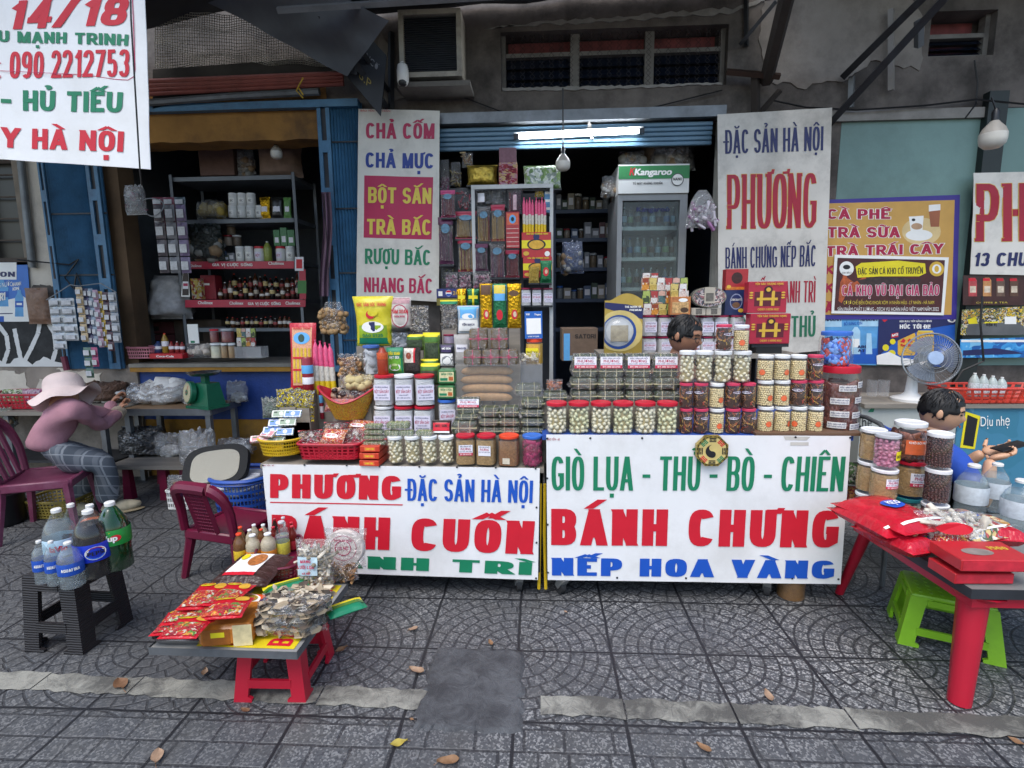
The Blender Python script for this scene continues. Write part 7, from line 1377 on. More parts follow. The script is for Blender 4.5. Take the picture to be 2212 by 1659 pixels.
sheet('bottle_sign','bottle-shaped card hanging at the steel post left of the sauces','sign',[(396,577),(406,577),(410,641),(391,641)],YS - .08,WHT,[],[(mat('sauce_pic','2b1a1a',.4),[(397,581),(405,581),(408,608),(408,638),(394,638),(394,608)]),(LABELW,B(395,608,407,624)),(LABC,B(396,612,406,618))])
# floor of the bay: cartons, sack
for i,(a_,b_,yb,yt,nm) in enumerate(((298,378,752,722,'lower maroon carton'),(298,374,721,695,'upper maroon carton'),(380,480,752,690,'grey-brown carton'))): put(boxpack(mat('carton_' + 'mmg'[i],('6a3a40','6a3a40','5b4f48')[i],.8,var=.25),1,.6,.4,[(mat('carton_ink2','2b2522'),-.3,.1,.1,.25)]),'carton',nm + ' stacked behind the counter of the left bay','carton',a_,b_,yb,yt,5.2,dmax=.3)
mb = MB();pillow(mb,mat('woven_white_sack','9a9a9c',.8,var=.25,bump=1,bs=5),1,1,.7,seed=9,wob=.16,taper=.35,sag=.6);put(dict(parts=[('sack_cloth',mb.mesh('sack_cloth',80))],w=1,d=.7,h=1),'white_sack','slumped white woven sack left of the steel shelves','sack',305,395,690,595,4.75)
def strips(name,lab,x0,x1,yt,yb,Y,m,n,tilt=0,group='sachet strips'):
    """a hanging strip of n sachets"""
    a_,b_ = at(x0,yt,Y),at(x1,yb,Y);wd,h = (at(x1,yt,Y).x - a_.x) * 1.12,a_.z - b_.z;g = thing(name,lab,'sachet strip',(a_.x + wd / 2,Y,b_.z),0,group);mb = MB();mb2 = MB()
    for k in range(n):
        z0,z1 = h * k / n,h * (k + .94) / n;mb.grid(lambda u,v: (wd * (u - .5) + tilt * (1 - (z0 + (z1 - z0) * v) / h) * wd,-.012 * math.sin(math.pi * u) * math.sin(math.pi * v) + .006 * noise.noise((k * 3.1 + x0,u * 3,v * 3)),z0 + (z1 - z0) * v),5,5,m)
        mb2.face([(wd * p + tilt * (1 - (z0 + (z1 - z0) * q) / h) * wd,-.0145,z0 + (z1 - z0) * q) for p,q in ((-.38,.2),(.34,.2),(.34,.72),(-.38,.72))],mat('sachet_white','c9c9cc',.4,var=.3,vs=30))
    K('sachets',mb,g,80);link('print',mb2.mesh('print',0),g)
SV = mat('sachet_silver','a9adb0',.25,.3,var=.4,vs=20,bump=.8,bs=30)
sm = lambda c: mat('sachet_' + c,c,.28,.1,var=.35,vs=15,bump=.8,bs=30)
for i,(x0,x1,yt,yb,c_,n,l) in enumerate(((104,128,643,754,0,6,'wide silver sachet strip by the brown bag'),(130,156,643,736,0,5,'silver double sachet strip, second from left'),(162,175,619,738,'b8a07a',6,'cream and mauve sachet strip at the gate'),(176,188,622,743,'4a4560',6,'dark violet sachet strip beside the cream one'),(189,198,622,745,'8a97a5',6,'grey-blue sachet strip, middle of the wire'),(199,209,625,750,'b08f9f',6,'pale pink sachet strip beside the yellow'),(210,219,628,750,'c2a13a',6,'yellow sachet strip on the wire'),(220,232,630,758,'4b2b33',6,'dark maroon sachet strip on the wire'),(233,248,630,740,'8f9296',5,'white and grey sachet strip at the gate stile'),(179,194,749,816,'4f6a5a',3,'green and pink sachet strip hanging lowest'),(196,208,749,792,'a2456a',2,'short pink sachet strip, low'))): strips('sachet_strip',l,x0,x1,yt,yb,F - .2 - .01 * (i % 3),SV if not c_ else sm(c_),n)
for i in range(6): strips('sachet_strip',f'dark hanging sachet strip inside the left bay, {("back row", "front row")[i % 2]}, {ordi(i // 2, 3)}',328 + 24 * (i // 2) + 2 * (i % 2),349 + 24 * (i // 2),(425,440)[i % 2],(505,590)[i % 2],4.62 - .04 * (i % 2),sm(('7a3a48','4a4148','8a4a5a','6a6a70','51606a','6a5a7a')[i]),4,group='dark sachet strips')
cable('thin wire holding the sachet strips before the blue gate',[(100,648),(152,615),(170,618),(218,612),(252,632)],.004,F - .2,mat('pale_wire','8a8d90',.5))
put(pack(mat('brown_bag','7d5f4c',.5,var=.3,bump=1,bs=6),1,1.15,.3,[],[],3,wob=.1),'brown_bag','brown plastic bag of goods hung left of the sachet strips','bag',55,106,700,622,F - .12)
bagblob('goods_bag','clear bundle of pink and white packs hanging at the upper left of the bay',262,308,462,400,4.3,GLB,8,bits([mat('pink_pk','a85a7a',.5),mat('white_pk','b5b5b8',.5)],24,((-.35,.35),(-.15,.15),(.2,1)),.22,2))
mb = MB();c = at(330,448,4.35);mb.tube([c + Vector((.09 * math.cos(t),.02 * math.sin(t * 2),.07 * math.sin(t))) for t in [2 * math.pi * i / 24 for i in range(25)]],.005,mat('pale_wire',''),5);tag(K('wire_ring',mb),'loop of pale wire hanging beside the clear bundle','wire')
mb = MB();mb.tube([at(86,350,F - .06),at(114,560,F - .07),at(142,780,F - .08)],.012,mat('dark_pole','2b2226',.5),8);o = tag(K('broom_pole',mb),'thin dark pole leaning on the cream wall','pole');mb = MB();mb.tube([at(138,770,F - .1),at(145,800,F - .1)],.024,mat('maroon_grip','6d1f3a',.5),8);K('grip',mb,o)
mb = MB();mb.tube([at(40,300,F - .04),at(70,578,F - .04)],.028,STEEL,10);tag(K('wall_pipe',mb),'short grey pipe fixed to the cream wall','pipe')
# goods on the sill
YC = 4.44;P_ = lambda *a_,**k: put(*a_,**k)
bask('pink_basket','dusty pink basket on the sill of the left bay',270,328,776,750,YC,mat('dusty_pink','b5737f',.5,var=.1),.2,n=6,rings=3,flare=.92)
P_(boxpack(mat('coke_red','b5202c',.4),1,.5,.17,[],[('Coca-Cola',WHT,-.28,.25,.05,.12)]),'drinks_tray','red drinks tray with white script on the sill','tray',322,396,775,762,YC - .02)
for i,(a_,b_,yt,m,c_) in enumerate(((329,346,738,mat('blue_liq','3a4a70',.3),'blue'),(348,361,720,mat('amber_liq','9a7a2c',.25),'orange'),(363,374,738,mat('red_liq','8a2f2c',.3),'red'),(376,386,738,mat('red_liq',''),'white'),(387,397,739,mat('red_liq',''),'red'))): P_(bottle(m,LID[c_],3,label=LABELW),'small_bottle',('small blue bottle in the red drinks tray','amber bottle in the red drinks tray','red bottle in the drinks tray, left of three','red bottle with white cap in the drinks tray','red bottle in the drinks tray by the eggs')[i],'bottle',a_,b_,763,yt,YC + .05)
EGG = mat('egg','cfc0b2',.5,var=.1);P_(filled(bits([EGG],24,((-.4,.4),(-.18,.18),(.12,.52)),.13,3,'ball',.05),FILM,1,.58,.45,2),'egg_box','clear box of pale eggs on the sill','egg box',398,449,774,742,YC)
P_(boxpack(WHT,1,.1,1.75,[(GREEN_,-.3,.05,.1,.25)]),'payment_card','white payment card standing behind the eggs','card',408,430,742,700,YC + .1)
for i,(a_,b_,yb,yt,k) in enumerate(((450,468,740,711,1),(472,499,740,710,0),(450,474,774,741,2),(475,490,774,741,0),(491,506,774,741,0))): P_(jar(1.4,('red','grey','white','white','white')[i],c_solid((mat('sweet_red','7a2f2c',.5),mat('peanut_mix','a5825a',.7,var=.4,vs=14),EGGP)[(1,0,2,1,1)[i] if i else 0],.05,i),lidh=.2),'snack_jar',f'small jar of nuts and sweets on the sill, {("upper left", "upper right", "lower left", "lower middle", "lower right")[i]}','jar',a_,b_,yb,yt,YC + .02,'jars on the sill')
for i in range(8): P_(CIG[i % 6],'cigarette_pack',f'cigarette pack on the clear case of the sill, {("lower", "upper")[i // 4]} tier, {ordi(i % 4, 4)}','cigarette pack',512 + 10 * (i % 4),521.5 + 10 * (i % 4),748 - 20 * (i // 4),729 - 20 * (i // 4),YC + .05,'cigarette packs on the sill')
P_(boxpack(clear('clear_case',haze=.25,gloss=.2),1,.5,.4),'clear_case','clear plastic case under the cigarette packs on the sill','case',507,566,774,748,YC)
# worktable with scale and bags
TT = .7;tb = thing('work_table','grey steel worktable with a worn wooden top under the blue wall','table',(gz(360,883,TT).x,4.25,0));xl,xr = -3.35,gz(452,883,TT).x + .02;WOODB = mat('stained_plank','8a6f52',.6,var=.3,vs=4,dirt='4d3f33',stretch=(.4,4,4))
mb = MB();mb.box(xl,xr,4.04,4.46,TT - .012,TT,WOODB);wpart(tb,'tabletop',mb);mb = MB();mb.box(xl,xr + .005,4.03,4.0399,TT - .05,TT + .003,STEEL);mb.box(xr + .0,xr + .01,4.0401,4.46,TT - .05,TT + .003,STEEL);wpart(tb,'apron',mb)
for x in (xl + .02,xr - .055):
    for y in (4.05,4.4): mb = MB();mb.box(x,x + .04,y,y + .04,.295 if 1 else 0,TT - .0125,STEEL);wpart(tb,'leg',mb)
bn = thing('low_bench','low grey plank bench under the worktable, carrying plastic bags','bench',((xl + xr) / 2,4.1,0));mb = MB();mb.box(xl,xr + .13,3.84,4.44,.265,.293,mat('grey_plank','77726b',.7,var=.3,vs=4,dirt='4a4641',stretch=(.3,4,4)));wpart(bn,'plank',mb)
MARP = mat('maroon_plastic','661231',.35,var=.12)
for x in (xl + .1,-2.95,xr - .18):
    for y in (3.92,4.3): mb = MB();mb.box(x - .035,x + .035,y - .03,y + .03,0,.2645,MARP,top=.7);wpart(bn,'leg',mb)
def onz(name,label,cat,x0,x1,yb,yt,z,proto,rx=0,rz=0,group=None,dmax=.6,keep=False):
    Y = gz((x0 + x1) / 2,yb,z).y;return put(proto,name,label,cat,x0,x1,yb,yt,Y,group,rz,z,rx=rx,dmax=dmax,keep=keep)
g = thing('weighing_scale','green spring weighing scale with a cream dial and steel pan on the worktable','scale',at(448,880,4.12),R_(-20));g.location.z = TT + .001;SG = mat('scale_green','1d6a4c',.35,var=.12,dirt='14402f',dirtamt=.4);s_ = .0036 * 1
mb = MB();V_ = [(-.13,-.09),(.12,-.09),(.12,.1),(-.13,.1)];mb.box(-.13,.13,-.09,.1,0,.02,SG);mb.box(-.085,.11,-.075,.085,.0205,.2,SG,top=.72);mb.box(-.02,.03,-.02,.02,.2,.255,SG);K('housing',mb,g,30)
mb = MB();M = Matrix.Translation((-.075,-.06,.125)) @ Matrix.Rotation(R_(-18),4,'Z') @ Matrix.Rotation(R_(82),4,'X');mb.lathe([(.088,0),(.09,.01),(.09,.035),(.08,.04)],SG,28,M=M);mb.lathe([(.0,.041),(.079,.0412),(.079,.042),(0,.0421)],mat('dial_cream','c9c09a',.4,var=.1),28,M=M);mb.lathe([(0,.043),(.022,.0432),(.022,.046),(0,.0465)],SG,16,M=M);mb.lathe([(0,.047),(.008,.0472),(0,.049)],RED_,10,M=M)
for k in range(20): a_ = k * math.pi / 10;mb.box(-.001,.001,.066,.076,.0422,.0428,BLK,M @ Matrix.Rotation(a_,4,'Z'))
mb.box(-.002,.002,-.01,.06,.0435,.0445,RED_,M @ Matrix.Rotation(-.4,4,'Z'));K('dial',mb,g,30);mb = MB();mb.lathe([(.02,.255),(.1,.262),(.125,.285),(.128,.288),(.122,.285),(.098,.267),(0,.262)],mat('pan_steel','8f9295',.25,.9),28);K('pan',mb,g)
WB = bits([mat('white_noodle','d0cfcb',.6,var=.1)],14,((-.3,.3),(-.12,.12),(.08,.3)),.17,2,'ball');BAGW = clear('shopping_bag_film',haze=.22,gloss=.3,rough=.16,bump=1.3,bs=8,hazec='d5d8dc');DKB = clear('dark_bag_film','3f464d',.75,.22,.2,1.4,8,'1d2126')
def bagon(lab,x0,x1,yb,yt,z,film,seed,goods=None,jag=.15): h_ = (yb - yt) / (x1 - x0);onz('plastic_bag',lab,'plastic bag',x0,x1,yb,yt,z,filled(goods or WB,film,1,h_,.7,seed,jag=jag,wob=.08,taper=.1))
bagon('wide clear bag of white noodles on the worktable near the hands',245,384,878,828,TT,BAGW,3);bagon('tied dark clear bag behind the noodle bag',336,398,862,814,TT,BAGW,7,bits([mat('dark_goods','3a3c44',.6)],10,((-.3,.3),(-.1,.1),(.1,.4)),.2,1));bagon('clear bag right of the green scale',482,528,870,824,TT,BAGW,5);bagon('white bundle left of the scale',388,412,874,826,TT,BAGW,9)
bagon('heap of brown sacking at the left of the worktable',165,255,872,826,TT,clear('brown_sacking','5a4438',.95,.05,.5,1,9,'5a4438'),4)
bagon('dark shiny bag on the low bench',236,336,992,922,.294,DKB,2,bits([BLACK],6,((-.3,.3),(-.1,.1),(.1,.4)),.15));bagon('white bag of noodles at the middle of the low bench',324,380,990,936,.294,BAGW,6);bagon('big clear carrier bag at the front of the low bench',374,452,1012,930,.294,BAGW,8,jag=.3);bagon('flat white bag at the right of the low bench',455,532,988,948,.294,BAGW,1)
g,w_,h_ = bask('white_crate','small white open-work crate on the ground before the low bench',359,408,1103,1060,gz(383,1103).y,WHITEP,.2,z=0,n=9,rings=3,flare=.97);bagblob('goods_bag','grey clear bag lying in the white crate',355,394,1064,1026,gz(383,1103).y + .03,BAGW,3)
# blue basket and black cover
yb_ = gz(500,1153).y;bask('blue_basket','large blue open-work basket beside the lower cart',437,568,1153,1040,yb_,mat('blue_plastic','2450a8',.4,var=.12),.4,z=0,n=2.3,rings=6,flare=.8,nx=54)
c = at(503,1042,yb_ + .2);mb = MB();pillow(mb,mat('white_liner','b9bcc4',.6,var=.15,bump=1,bs=8),.4,.14,.36,seed=3,wob=.1);o = tag(K('white_sack',mb,None,80),'white plastic sack bulging from the blue basket','sack');o.location = (c.x,c.y,c.z - .07)
c = at(462,1058,yb_ + .05);g = thing('mesh_cover','black padded cover with a grey mesh panel leaning on the blue basket','cover',(c.x,c.y,c.z + .02),R_(8),tilt=(R_(-38),R_(-6)));mb = MB();sq_ = lambda q,y: [(q[0] * math.copysign(abs(math.cos(t)) ** .6,math.cos(t)),y,q[1] + q[1] * math.copysign(abs(math.sin(t)) ** .6,math.sin(t))) for t in [2 * math.pi * i / 36 for i in range(36)]]
BKF = mat('black_fabric','141517',.8,var=.2,bump=.4);A_,B2_ = sq_((.215,.15),-.015),sq_((.215,.15),.03);mb.face(A_,BKF);mb.raw(A_ + B2_,[(i,36 + i,36 + (i + 1) % 36,(i + 1) % 36) for i in range(36)] + [tuple(range(71,35,-1))],BKF);K('pad',mb,g,40)
mb = MB();mb.face([(x * .98,-.018,z + .03) for x,y,z in sq_((.165,.115),0)],printed('mesh_weave',['a9a596','7d7a70','b9b5a6','8d897d'],120,rough=.8,bump=.2));K('mesh_panel',mb,g,0)
# ---------------------------------------------------------------- plastic stools and chairs
def stool(name,label,c,w_,d_,h,rz,m,z0=0,top=.82,rail=.35,dots=False,lk=.2):
    g = thing(name,label,'stool',(c[0],c[1],z0),rz);tw,td = w_ / 2 * top,d_ / 2 * top;mb = MB();mb.rbox(-tw,tw,-td,td,h - .03,h,.012,m,n=2)
    if dots:
        for i in range(7):
            for j in range(6): mb.ball((-tw * .75 + tw * 1.5 * i / 6,-td * .75 + td * 1.5 * j / 5,h),(.009,.009,.003),m,1)
    K('seat',mb,g);lw = min(w_,d_) * lk
    for sx in (-1,1):
        for sy in (-1,1):
            mb = MB();F_ = lambda z: ((w_ / 2 - (w_ / 2 - tw) * z / h) * sx,(d_ / 2 - (d_ / 2 - td) * z / h) * sy);P = []
            for z,k in ((0,1.25),(.012,1.25),(.02,.95),(h * .8,1.0),(h - .012,1.35)):
                x,y = F_(z);L_ = lw * k;e = .014;P += [(x,y,z),(x - sx * L_,y,z),(x - sx * L_,y - sy * e,z),(x - sx * e,y - sy * e,z),(x - sx * e,y - sy * L_,z),(x,y - sy * L_,z)]
            fs = []
            for j in range(4):
                for i in range(6): a_,b_ = j * 6 + i,j * 6 + (i + 1) % 6;fs.append((a_,b_,b_ + 6,a_ + 6) if sx * sy > 0 else (b_,a_,a_ + 6,b_ + 6))
            mb.raw(P,fs + [tuple(range(6)),tuple(range(24,30))],m);K('leg',mb,g,50)
    mb = MB();zr = h * rail;k = (1 - (1 - top) * zr / h);x,y = w_ / 2 * k - .004,d_ / 2 * k - .004;t_ = h * .07
    for s in (-1,1): mb.box(-x + lw * .8,x - lw * .8,s * y - .006,s * y + .006,zr - t_,zr + t_,m);mb.box(s * x - .006,s * x + .006,-y + lw * .8,y - lw * .8,zr - t_,zr + t_,m)
    k = (1 - (1 - top) * .88);x,y = w_ / 2 * k - .003,d_ / 2 * k - .003
    for s in (-1,1): mb.box(-x + lw,x - lw,s * y - .006,s * y + .006,h * .8,h - .02,m);mb.box(s * x - .006,s * x + .006,-y + lw,y - lw,h * .8,h - .02,m)
    K('side_frame',mb,g,0);return g
A_,B_,C_ = gz(52,1408),gz(178,1416),gz(290,1337);rzs = math.atan2(B_.y - A_.y,B_.x - A_.x);ws = (B_ - A_).length;ds = (C_ - B_).length;cs = (A_ + C_) / 2;BRS = mat('black_weave','221f21',.5,var=.2,bump=1,bs=0,stretch=(1,1,1))
t = BRS.node_tree;b_ = t.nodes['Principled BSDF'];wv = nd(t,'ShaderNodeTexWave',{'Vector': t.nodes['Texture Coordinate'].outputs['Object'],'Scale': 28,'Distortion': 2});wv.bands_direction = 'Z';bp = nd(t,'ShaderNodeBump',{'Height': wv.outputs[0],'Strength': .5,'Distance': .006});t.links.new(bp.outputs[0],b_.inputs['Normal'])
HS = .355;stool('plastic_stool','black wicker-look plastic stool carrying drink bottles',cs,ws,ds,HS,rzs,BRS,rail=.33,top=.86,lk=.27)
REDS = mat('red_stool_plastic','b01b31',.3,var=.08)
def onst(lab,proto,x0,x1,yb,yt,z=HS + .001): return onz('drink_bottle',lab,'bottle',x0,x1,yb,yt,z,proto,rz=R_(38))
PET = clear('pet_clear',tint='f4f8f8',haze=.025,gloss=.08);PETG = clear('pet_green',tint='3f9a5a',haze=.12,gloss=.2,hazec='2f8a4a');WATER = clear('water_fill',tint='f4f8fa',haze=.12,gloss=.05,hazec='f2f6f8');COLA = mat('cola','14090a',.15,var=.1);ORJ = mat('orange_soda','c4571c',.25,var=.1)
def wtx(s,m,x0,x1,z0,z1,extra=None):
    def f(mb,r,a_,b_):
        n0 = len(mb.v);H_ = b_ - a_
        if extra: extra(mb,a_,H_)
        letters(mb,s,(x0,a_ + H_ * z0),(x1,a_ + H_ * z0),(x0,a_ + H_ * z1),m,.02,.04);wrapto(mb,n0,r)
    return f
def disc(mb,cx,cz,r,o,m,a0=0,a1=360): mb.face([(cx + r * math.cos(R_(a0 + (a1 - a0) * i / 20)),-o,cz + r * math.sin(R_(a0 + (a1 - a0) * i / 20))) for i in range(21)],m)
def pep(mb,a_,H_): c_ = a_ + H_ * .5;disc(mb,.1,c_,.3,.003,WHT);disc(mb,.1,c_,.27,.006,RED_,20,160);disc(mb,.1,c_,.27,.006,BLUE_,200,340)
onst('big green soda bottle at the right of the black stool',bottle(PETG,WHITEP,3.3,fillm=clear('green_liq','2f8a4a',.3,.1,.1,0,1,'1f7a3f'),label=mat('soda_green','1f8a3a',.35,var=.1),lz=(.4,.63),text=wtx('7up',WHT,-.3,.1,.35,.75,lambda mb,a_,H_: (mb.face([(-.5,-.003,a_ + .1 * H_),(.5,-.003,a_ + .2 * H_),(-.1,-.003,a_ + .9 * H_),(-.5,-.003,a_ + .8 * H_)],LYEL),disc(mb,.05,a_ + H_ * .5,.16,.008,RED_))),liquid=.7),199,260,1240,1088)
onst('big cola bottle with a blue label and round red, white and blue badge',bottle(PET,WHITEP,3.1,fillm=COLA,label=mat('cola_blue','1434b8',.35,var=.08),lz=(.28,.54),text=wtx('PEPSI',BLK,-.12,.34,.4,.62,pep),liquid=.8),148,212,1258,1106)
onst('tall orange soda bottle behind the cola',bottle(PET,WHITEP,3.3,fillm=ORJ,liquid=.75),168,214,1232,1093);onst('clear soda bottle behind the big water bottle',bottle(PET,WHITEP,3.3,fillm=COLA,liquid=.5),130,172,1228,1091)
onst('big clear water bottle with a pale blue label and red script',bottle(PET,WHITEP,2.5,fillm=WATER,label=mat('water_pale','b9d5e6',.4,var=.1),lz=(.3,.56),text=wtx('laVie',RED_,-.25,.25,.35,.7)),84,142,1246,1103)
SWB = bottle(PET,WHITEP,2.9,fillm=WATER,label=mat('water_blue','1f4fae',.4,var=.2),lz=(.32,.58),text=wtx('AQUAFINA',WHT,-.35,.35,.4,.65))
for i,(a_,b_,yb,yt) in enumerate(((66,97,1266,1170),(93,123,1270,1171),(116,161,1278,1174))): onst(f'small blue-labelled water bottle at the front of the black stool, {ordi(i, 3)}',SWB,a_,b_,yb,yt).__setitem__('group','small water bottles')
def chair(label,cx,cy,rz,w_,d_,hs,hb,m,lattice=True):
    """stacking plastic chair facing its own +y"""
    g = thing('plastic_chair',label,'chair',(cx,cy,0),rz);mb = MB();mb.grid(lambda u,v: ((u - .5) * w_,(v - .5) * d_,hs - .015 * math.sin(math.pi * u) - .01 * math.sin(math.pi * v)),10,10,m);mb.grid(lambda u,v: ((.5 - u) * w_,(v - .5) * d_,hs - .035 - .012 * math.sin(math.pi * u)),10,10,m)
    for s in (-1,1): mb.rbox(-w_ / 2,w_ / 2,s * d_ / 2 - .01,s * d_ / 2 + .01,hs - .055,hs + .004,.009,m);mb.rbox(s * w_ / 2 - .01,s * w_ / 2 + .01,-d_ / 2,d_ / 2,hs - .055,hs + .004,.009,m)
    K('seat',mb,g)
    for sx in (-1,1):
        for sy in (-1,1): mb = MB();x,y = sx * w_ / 2 * .92,sy * d_ / 2 * .9;mb.tube([(x + sx * .035,y + sy * .03,0),(x,y,hs * .75),(x - sx * .0,y - sy * .005,hs - .02)],[.02,.028,.032],m,6);K('leg',mb,g,50)
    mb = MB();H_ = hb - hs;bw = w_ / 2;P = []
    for i in range(25):
        t = math.pi * i / 24;c_,s = math.cos(t),math.sin(t);P.append((bw * math.copysign(abs(c_) ** .45,c_) * (1 - .06 * s),-d_ / 2 - .09 * s ** .9 * H_ / .35,hs + H_ * s ** .42))
    mb.tube(P,[.022 + .012 * math.sin(math.pi * i / 24) for i in range(25)],m,8)
    if lattice:
        f = lambda u,v: ((u - .5) * bw * .75,-d_ / 2 - .09 * v * H_ / .35,hs + H_ * .93 * v)
        for i in range(9): mb.tube([f(i / 8,v / 6) for v in range(7)],.006 if 0 < i < 8 else .014,m,4)
        for j in range(13): mb.tube([f(u / 4,j / 12) for u in range(5)],.006,m,4)
    else:
        for i in range(4): mb.tube([(bw * (-.6 + .4 * i),-d_ / 2 - .09 * v / 6 * H_ / .35,hs + H_ * .97 * v / 6) for v in range(7)],.017,m,6)
    K('backrest',mb,g);return g
pc = gz(462,1262);chair('low maroon plastic chair with a lattice back, seen from behind by the low display',pc.x + .02,pc.y + .2,R_(-14),.34,.34,.285,.56,MARP)
chair('dusty mauve plastic chair under the seated woman in pink',-3.34,3.34,R_(-68),.4,.4,.39,.77,mat('mauve_plastic','6b2c48',.45,var=.2,vs=4,dirt='9a7085',dirtamt=.4),False)
# ================================================================ low display in front of the lower cart
TZ = .27;FL,FR,BR = gz(324.5,1399,TZ),gz(640,1409,TZ),gz(749,1262,TZ);BL = FL + BR - FR
def slab(name,label,cat,q,z,th,m,edge):
    g = thing(name,label,cat,((q[0] + q[2]) / 2).to_2d().to_3d());mb = MB();mb.raw([(p.x,p.y,z) for p in q] + [(p.x,p.y,z - th) for p in q],[(0,1,2,3),(7,6,5,4)],m);wpart(g,'top',mb)
    mb = MB();R4 = [p + (p - g.location).to_2d().to_3d().normalized() * .006 for p in q];mb.raw([(p.x,p.y,z + .004) for p in R4] + [(p.x,p.y,z - th - .004) for p in R4],[(i,i + 4,(i + 1) % 4 + 4,(i + 1) % 4) for i in range(4)],edge);wpart(g,'rim',mb);return g
slab('low_display_table','low steel-edged board on red stools, spread with packets and sauces','table',[FL,FR,BR,BL],TZ,.022,mat('board_grey','8d8d8a',.5),STEEL)
YS_ = mat('yellow_sheet','d8c022',.4,var=.1);mb = MB();lp = lambda u,v,o=.002: tuple((FL.lerp(FR,u)).lerp(BL.lerp(BR,u),v) + Vector((0,0,o)))
mb.face([lp(.3,.03),lp(.97,.03),lp(.97,.97),lp(.3,.97)],YS_);n0 = len(mb.v);letters(mb,'BÁNH CUỐN',(.06,.0),(.94,.0),(.06,.16),RED_,.001,.06);letters(mb,'CHẢ',(.05,.3),(.3,.3),(.05,.46),RED_,.001,.06)
for i in range(n0,len(mb.v)): x,y,z = mb.v[i];mb.v[i] = lp(.93 - z,x,.003 - y * .5)
tag(K('printed_sheet',mb,None,0),'yellow sheet with red letters lying on the low board','sheet')
A_,B_,C_ = gz(503,1522),gz(660,1525),gz(712,1426);W1 = (B_ - A_).length;rz1 = math.atan2(B_.y - A_.y,B_.x - A_.x)
stool('plastic_stool','small red plastic stool under the near edge of the low board',(A_ + C_) / 2 + Vector((0,.03,0)),W1,.3,TZ - .03,rz1,REDS,rail=.3,top=.82);c = (A_ + C_) / 2;stool('plastic_stool','second red plastic stool under the far end of the low board',(c.x - .1,c.y + .42,0),.27,.25,TZ - .03,.1,REDS,rail=.3,top=.82)
def low(name,lab,cat,x0,x1,yb,yt,proto,rx=0,rz=0,z=TZ + .004,**k): return onz(name,lab,cat,x0,x1,yb,yt,z,proto,rx,rz,**k)
c = gz(372,1396,TZ);g = thing('steel_tray','shallow steel tray under the red spice packets','tray',(c.x + .03,c.y + .12,TZ + .003),.05);mb = MB();mb.lathe([(0,.003),(.115,.003),(.13,.028),(.137,.03),(.13,.032),(.115,.006),(0,.0061)],mat('pan_steel',''),28,sq=6);K('tray',mb,g)
def flat(name,lab,cat,x0,x1,ya,yb,z,m,decals=(),texts=(),rz=0,d=.18,seed=0,th=.03):
    """a packet lying flat on the board; ya far edge, yb near edge in photo pixels"""
    a_,b_,f = gz(x0,yb,z),gz(x1,yb,z),gz((x0 + x1) / 2,ya,z);wd = (b_ - a_).length;L_ = f.y - a_.y;pr = pack(m,1,L_ / wd,d,decals,texts,seed);g = thing(name,lab,cat,((a_.x + b_.x) / 2,a_.y,z + th * .5),rz,None,(wd,th / d,wd),(-math.pi / 2,0));return parts(g,pr['parts'])
SPC = lambda s: printed(f'spice_{s}',['b01f2c','c02a2c','b8242c','d8a03a','c9c4b0','8e1626','5f8a3a','c9522c','b01f2c'],8,seed=s)
k = 0
for x0,x1,ya,yb,rz in ((326,410,1325,1378,.2),(370,450,1330,1372,-.15),(345,420,1300,1358,.1),(395,462,1300,1352,-.2),(380,452,1268,1325,.1),(430,500,1268,1318,-.1),(340,425,1342,1388,.05),(430,520,1300,1345,.15)): flat('spice_packet',('lowest left red spice packet on the steel tray','lowest right red spice packet on the steel tray','middle left red spice packet over the tray','middle right red spice packet over the tray','far left red spice packet of the fan','far right red spice packet with a yellow corner','nearest red spice packet over the tray edge','red spice packet beside the blue bowl packet')[k],'spice packet',x0,x1,ya,yb,TZ + .035 + .012 * k,mat('spice_red','bb1c2a',.22,var=.2,bump=.6,bs=5),[(SPC(k),.06,.06,.94,.6),(LYEL,.1,.78,.6,.95,1),(mat('gold_swash','d8a63a',.3),.62,.66,.95,.92,1)],[('LẨU THÁI',RED_,.15,.55,.83,.9)],rz,seed=k);k += 1
low('block_packet','orange and cream block packet at the near edge of the low board','packet',424,533,1398,1333,boxpack(mat('orange_block','b8702a',.25,var=.3),1,.9,.42,[(mat('cream_block','d9c99a',.3),.15,.0,.5,.42),(mat('orange_block2','9a5a1f',.3),-.4,.05,.1,.36),(LYEL,-.25,.2,.0,.3)],bev=.07),rz=.15)
flat('noodle_packet','blue and orange packet with a bowl picture on the low board','packet',450,545,1290,1336,TZ + .05,mat('navy_orange','232a5a',.3,var=.2),[(ORG,0,.6,1,1),(WHT,.2,.35,.9,.85,1),(printed('bowl_pic',['c9702f','d8c03a','8a3a22','5f8a3a'],20,bump=0),.28,.45,.82,.82,1)],rz=-.1,seed=3)
flat('mushroom_pack','large dark pack of dried mushrooms with a white picture label','packet',446,578,1215,1282,TZ + .03,mat('dark_brown_pack','3b2622',.3,var=.4,bump=1,bs=8),[(WHT,.18,.2,.72,.85),(RED_,.18,.14,.72,.22),(mat('dish_pic','b5703a',.4,var=.6,vs=20),.4,.4,.7,.8,1),(LYEL,.2,.6,.34,.8,1)],seed=5,th=.07,d=.3)
FILM3 = clear('soft_film',haze=.05,gloss=.2,rough=.18,bump=.7,bs=6)
DMU = bits([mat('shroom_grey','a4937a',.8,var=.3),mat('shroom_pale','c6b9a2',.8,var=.2),mat('shroom_dark','4f443a',.8,var=.3)],200,((-.42,.42),(-.25,.25),(.06,.5)),.1,8)
